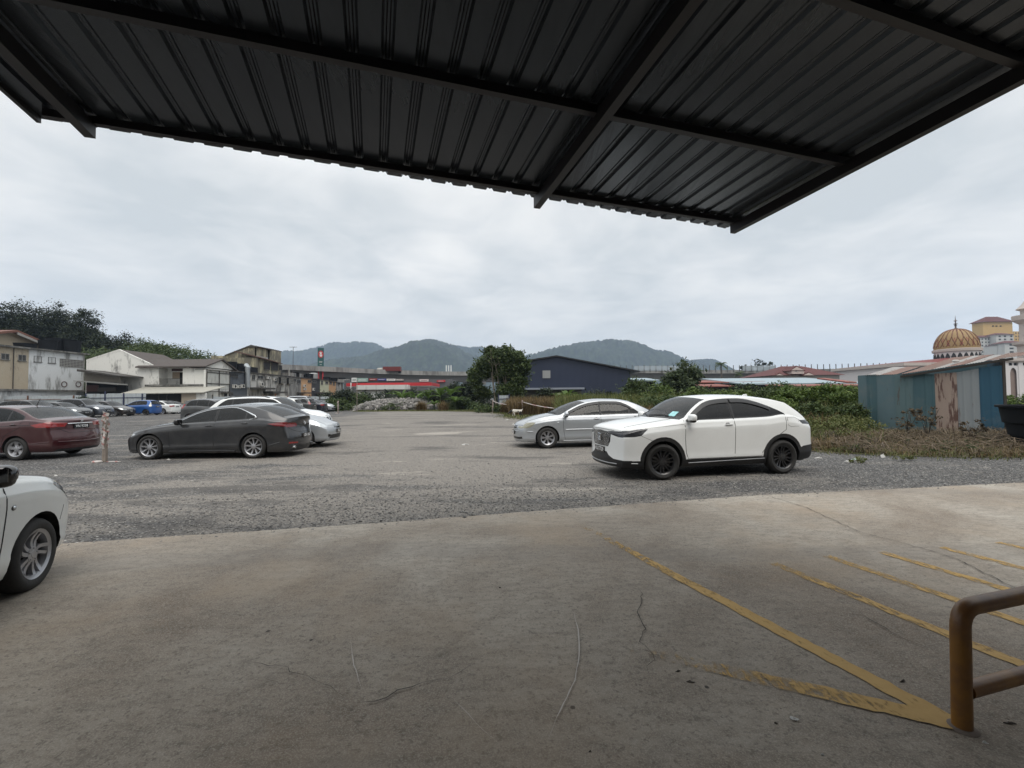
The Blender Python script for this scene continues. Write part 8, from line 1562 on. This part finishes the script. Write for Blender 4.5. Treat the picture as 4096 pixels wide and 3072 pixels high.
# dog: one skinned body
def dog(loc, rz):
    J = {'pelvis': ((.26, 0, .44), .105), 'belly': ((.08, 0, .43), .095), 'chest': ((-.14, 0, .43), .125), 'sh': ((-.27, 0, .46), .10), 'neck': ((-.37, 0, .44), .07), 'head': ((-.46, 0, .36), .066), 'muz': ((-.54, 0, .285), .034), 'nose': ((-.565, 0, .26), .024), 'tail1': ((.37, 0, .50), .028), 'tail2': ((.44, 0, .60), .020), 'tail3': ((.40, 0, .68), .012), 'ear1': ((-.43, .055, .43), .018), 'ear2': ((-.43, -.055, .43), .018)}
    E_ = [('pelvis', 'belly'), ('belly', 'chest'), ('chest', 'sh'), ('sh', 'neck'), ('neck', 'head'), ('head', 'muz'), ('muz', 'nose'), ('pelvis', 'tail1'), ('tail1', 'tail2'), ('tail2', 'tail3'), ('head', 'ear1'), ('head', 'ear2')]
    for s, y, st_ in (('a', .07, .07), ('b', -.07, -.09)):
        J['fs' + s] = ((-.20, y, .34), .055); J['fk' + s] = ((-.20 - st_ * .6, y, .18), .032); J['fp' + s] = ((-.21 - st_, y, .03), .024); J['ft' + s] = ((-.25 - st_, y, .022), .024); E_ += [('chest', 'fs' + s), ('fs' + s, 'fk' + s), ('fk' + s, 'fp' + s), ('fp' + s, 'ft' + s)]
        J['hs' + s] = ((.25, y, .33), .07); J['hk' + s] = ((.19 + st_ * .4, y, .25), .05); J['hh' + s] = ((.33 + st_, y, .16), .028); J['hp' + s] = ((.30 + st_, y, .03), .024); J['ht' + s] = ((.26 + st_, y, .022), .024); E_ += [('pelvis', 'hs' + s), ('hs' + s, 'hk' + s), ('hk' + s, 'hh' + s), ('hh' + s, 'hp' + s), ('hp' + s, 'ht' + s)]
    nm = list(J); me = bpy.data.meshes.new('dog'); me.from_pydata([J[k][0] for k in nm], [(nm.index(a), nm.index(b)) for a, b in E_], []); o = bpy.data.objects.new('dog', me); C.objects.link(o)
    o.modifiers.new('skin', 'SKIN'); sv = me.skin_vertices[0].data
    for i, k in enumerate(nm): sv[i].radius = (J[k][1],) * 2; sv[i].use_root = (k == 'pelvis')
    su = o.modifiers.new('sub', 'SUBSURF'); su.levels = su.render_levels = 2
    n = NT('dog_coat'); pt = n.ramp(n.noise(3.1, 2, .4, n.coord((1, 1, 1), (.3, .2, 0))), [(.47, 0), (.50, 1)]); s_ = n.n('ShaderNodeSeparateXYZ'); n.l(n.tc.outputs['Object'], s_.inputs[0]); hd = n.ramp(n.math('ADD', n.math('MULTIPLY', s_.outputs[0], -1.0), .0), [(.33, 0), (.36, 1)])
    n.set(Base_Color=n.mix(n.math('MAXIMUM', pt, hd), n.mix(n.noise(20, 3), (.58, .55, .50), (.46, .43, .38)), (.02, .018, .017)), Roughness=.85); me.materials.append(n.m); o.location = loc; o.rotation_euler = (0, 0, rz); o.scale = (1.12,) * 3; return tag(o, 'white dog with black patches walking head down on the verge', 'dog')
p = G(516, 417.3, .09); dog((p.x + .05, p.y, gz(p.x, p.y)), rad(8))

# ------------------------------------------------------------------ humid air
n = bpy.data.materials.new('haze'); n.use_nodes = True; n.node_tree.nodes.clear(); o_ = n.node_tree.nodes.new('ShaderNodeOutputMaterial'); v_ = n.node_tree.nodes.new('ShaderNodeVolumePrincipled'); v_.inputs['Color'].default_value = (.60, .76, 1.0, 1); v_.inputs['Density'].default_value = .00021; v_.inputs['Anisotropy'].default_value = .0; n.node_tree.links.new(v_.outputs[0], o_.inputs['Volume'])
m_ = MB(); m_.box(-2700, 2700, -120, 2760, -3, 345); m_.build('haze', n, kind='stuff')
# tall shoots and vines that break the top line of the bushes
grass('reeds', [(atY(px, 400, Y).x + random.gauss(0, .14), Y + random.gauss(0, .14), .05) for px, Y in [(random.uniform(690, 868), random.uniform(18.5, 24)) for _ in range(20)] for _ in range(60)], 1.45, .020, M['grass_green'], .45)
grass('reeds', [(atY(px, 400, Y).x + random.gauss(0, .12), Y + random.gauss(0, .12), .05) for px, Y in [(random.uniform(690, 868), random.uniform(16.5, 20)) for _ in range(16)] for _ in range(60)], 1.0, .014, M['grass_dry'], .6)
foliage('undergrowth', [(atY(px, 400, Y).x, Y, h, .35, .35, .35) for px, Y, h in [(random.uniform(690, 862), random.uniform(20, 26), random.uniform(1.25, 1.75)) for _ in range(30)]], 9000, .085, M['leaf_bright'], kind='stuff', clump=.3)
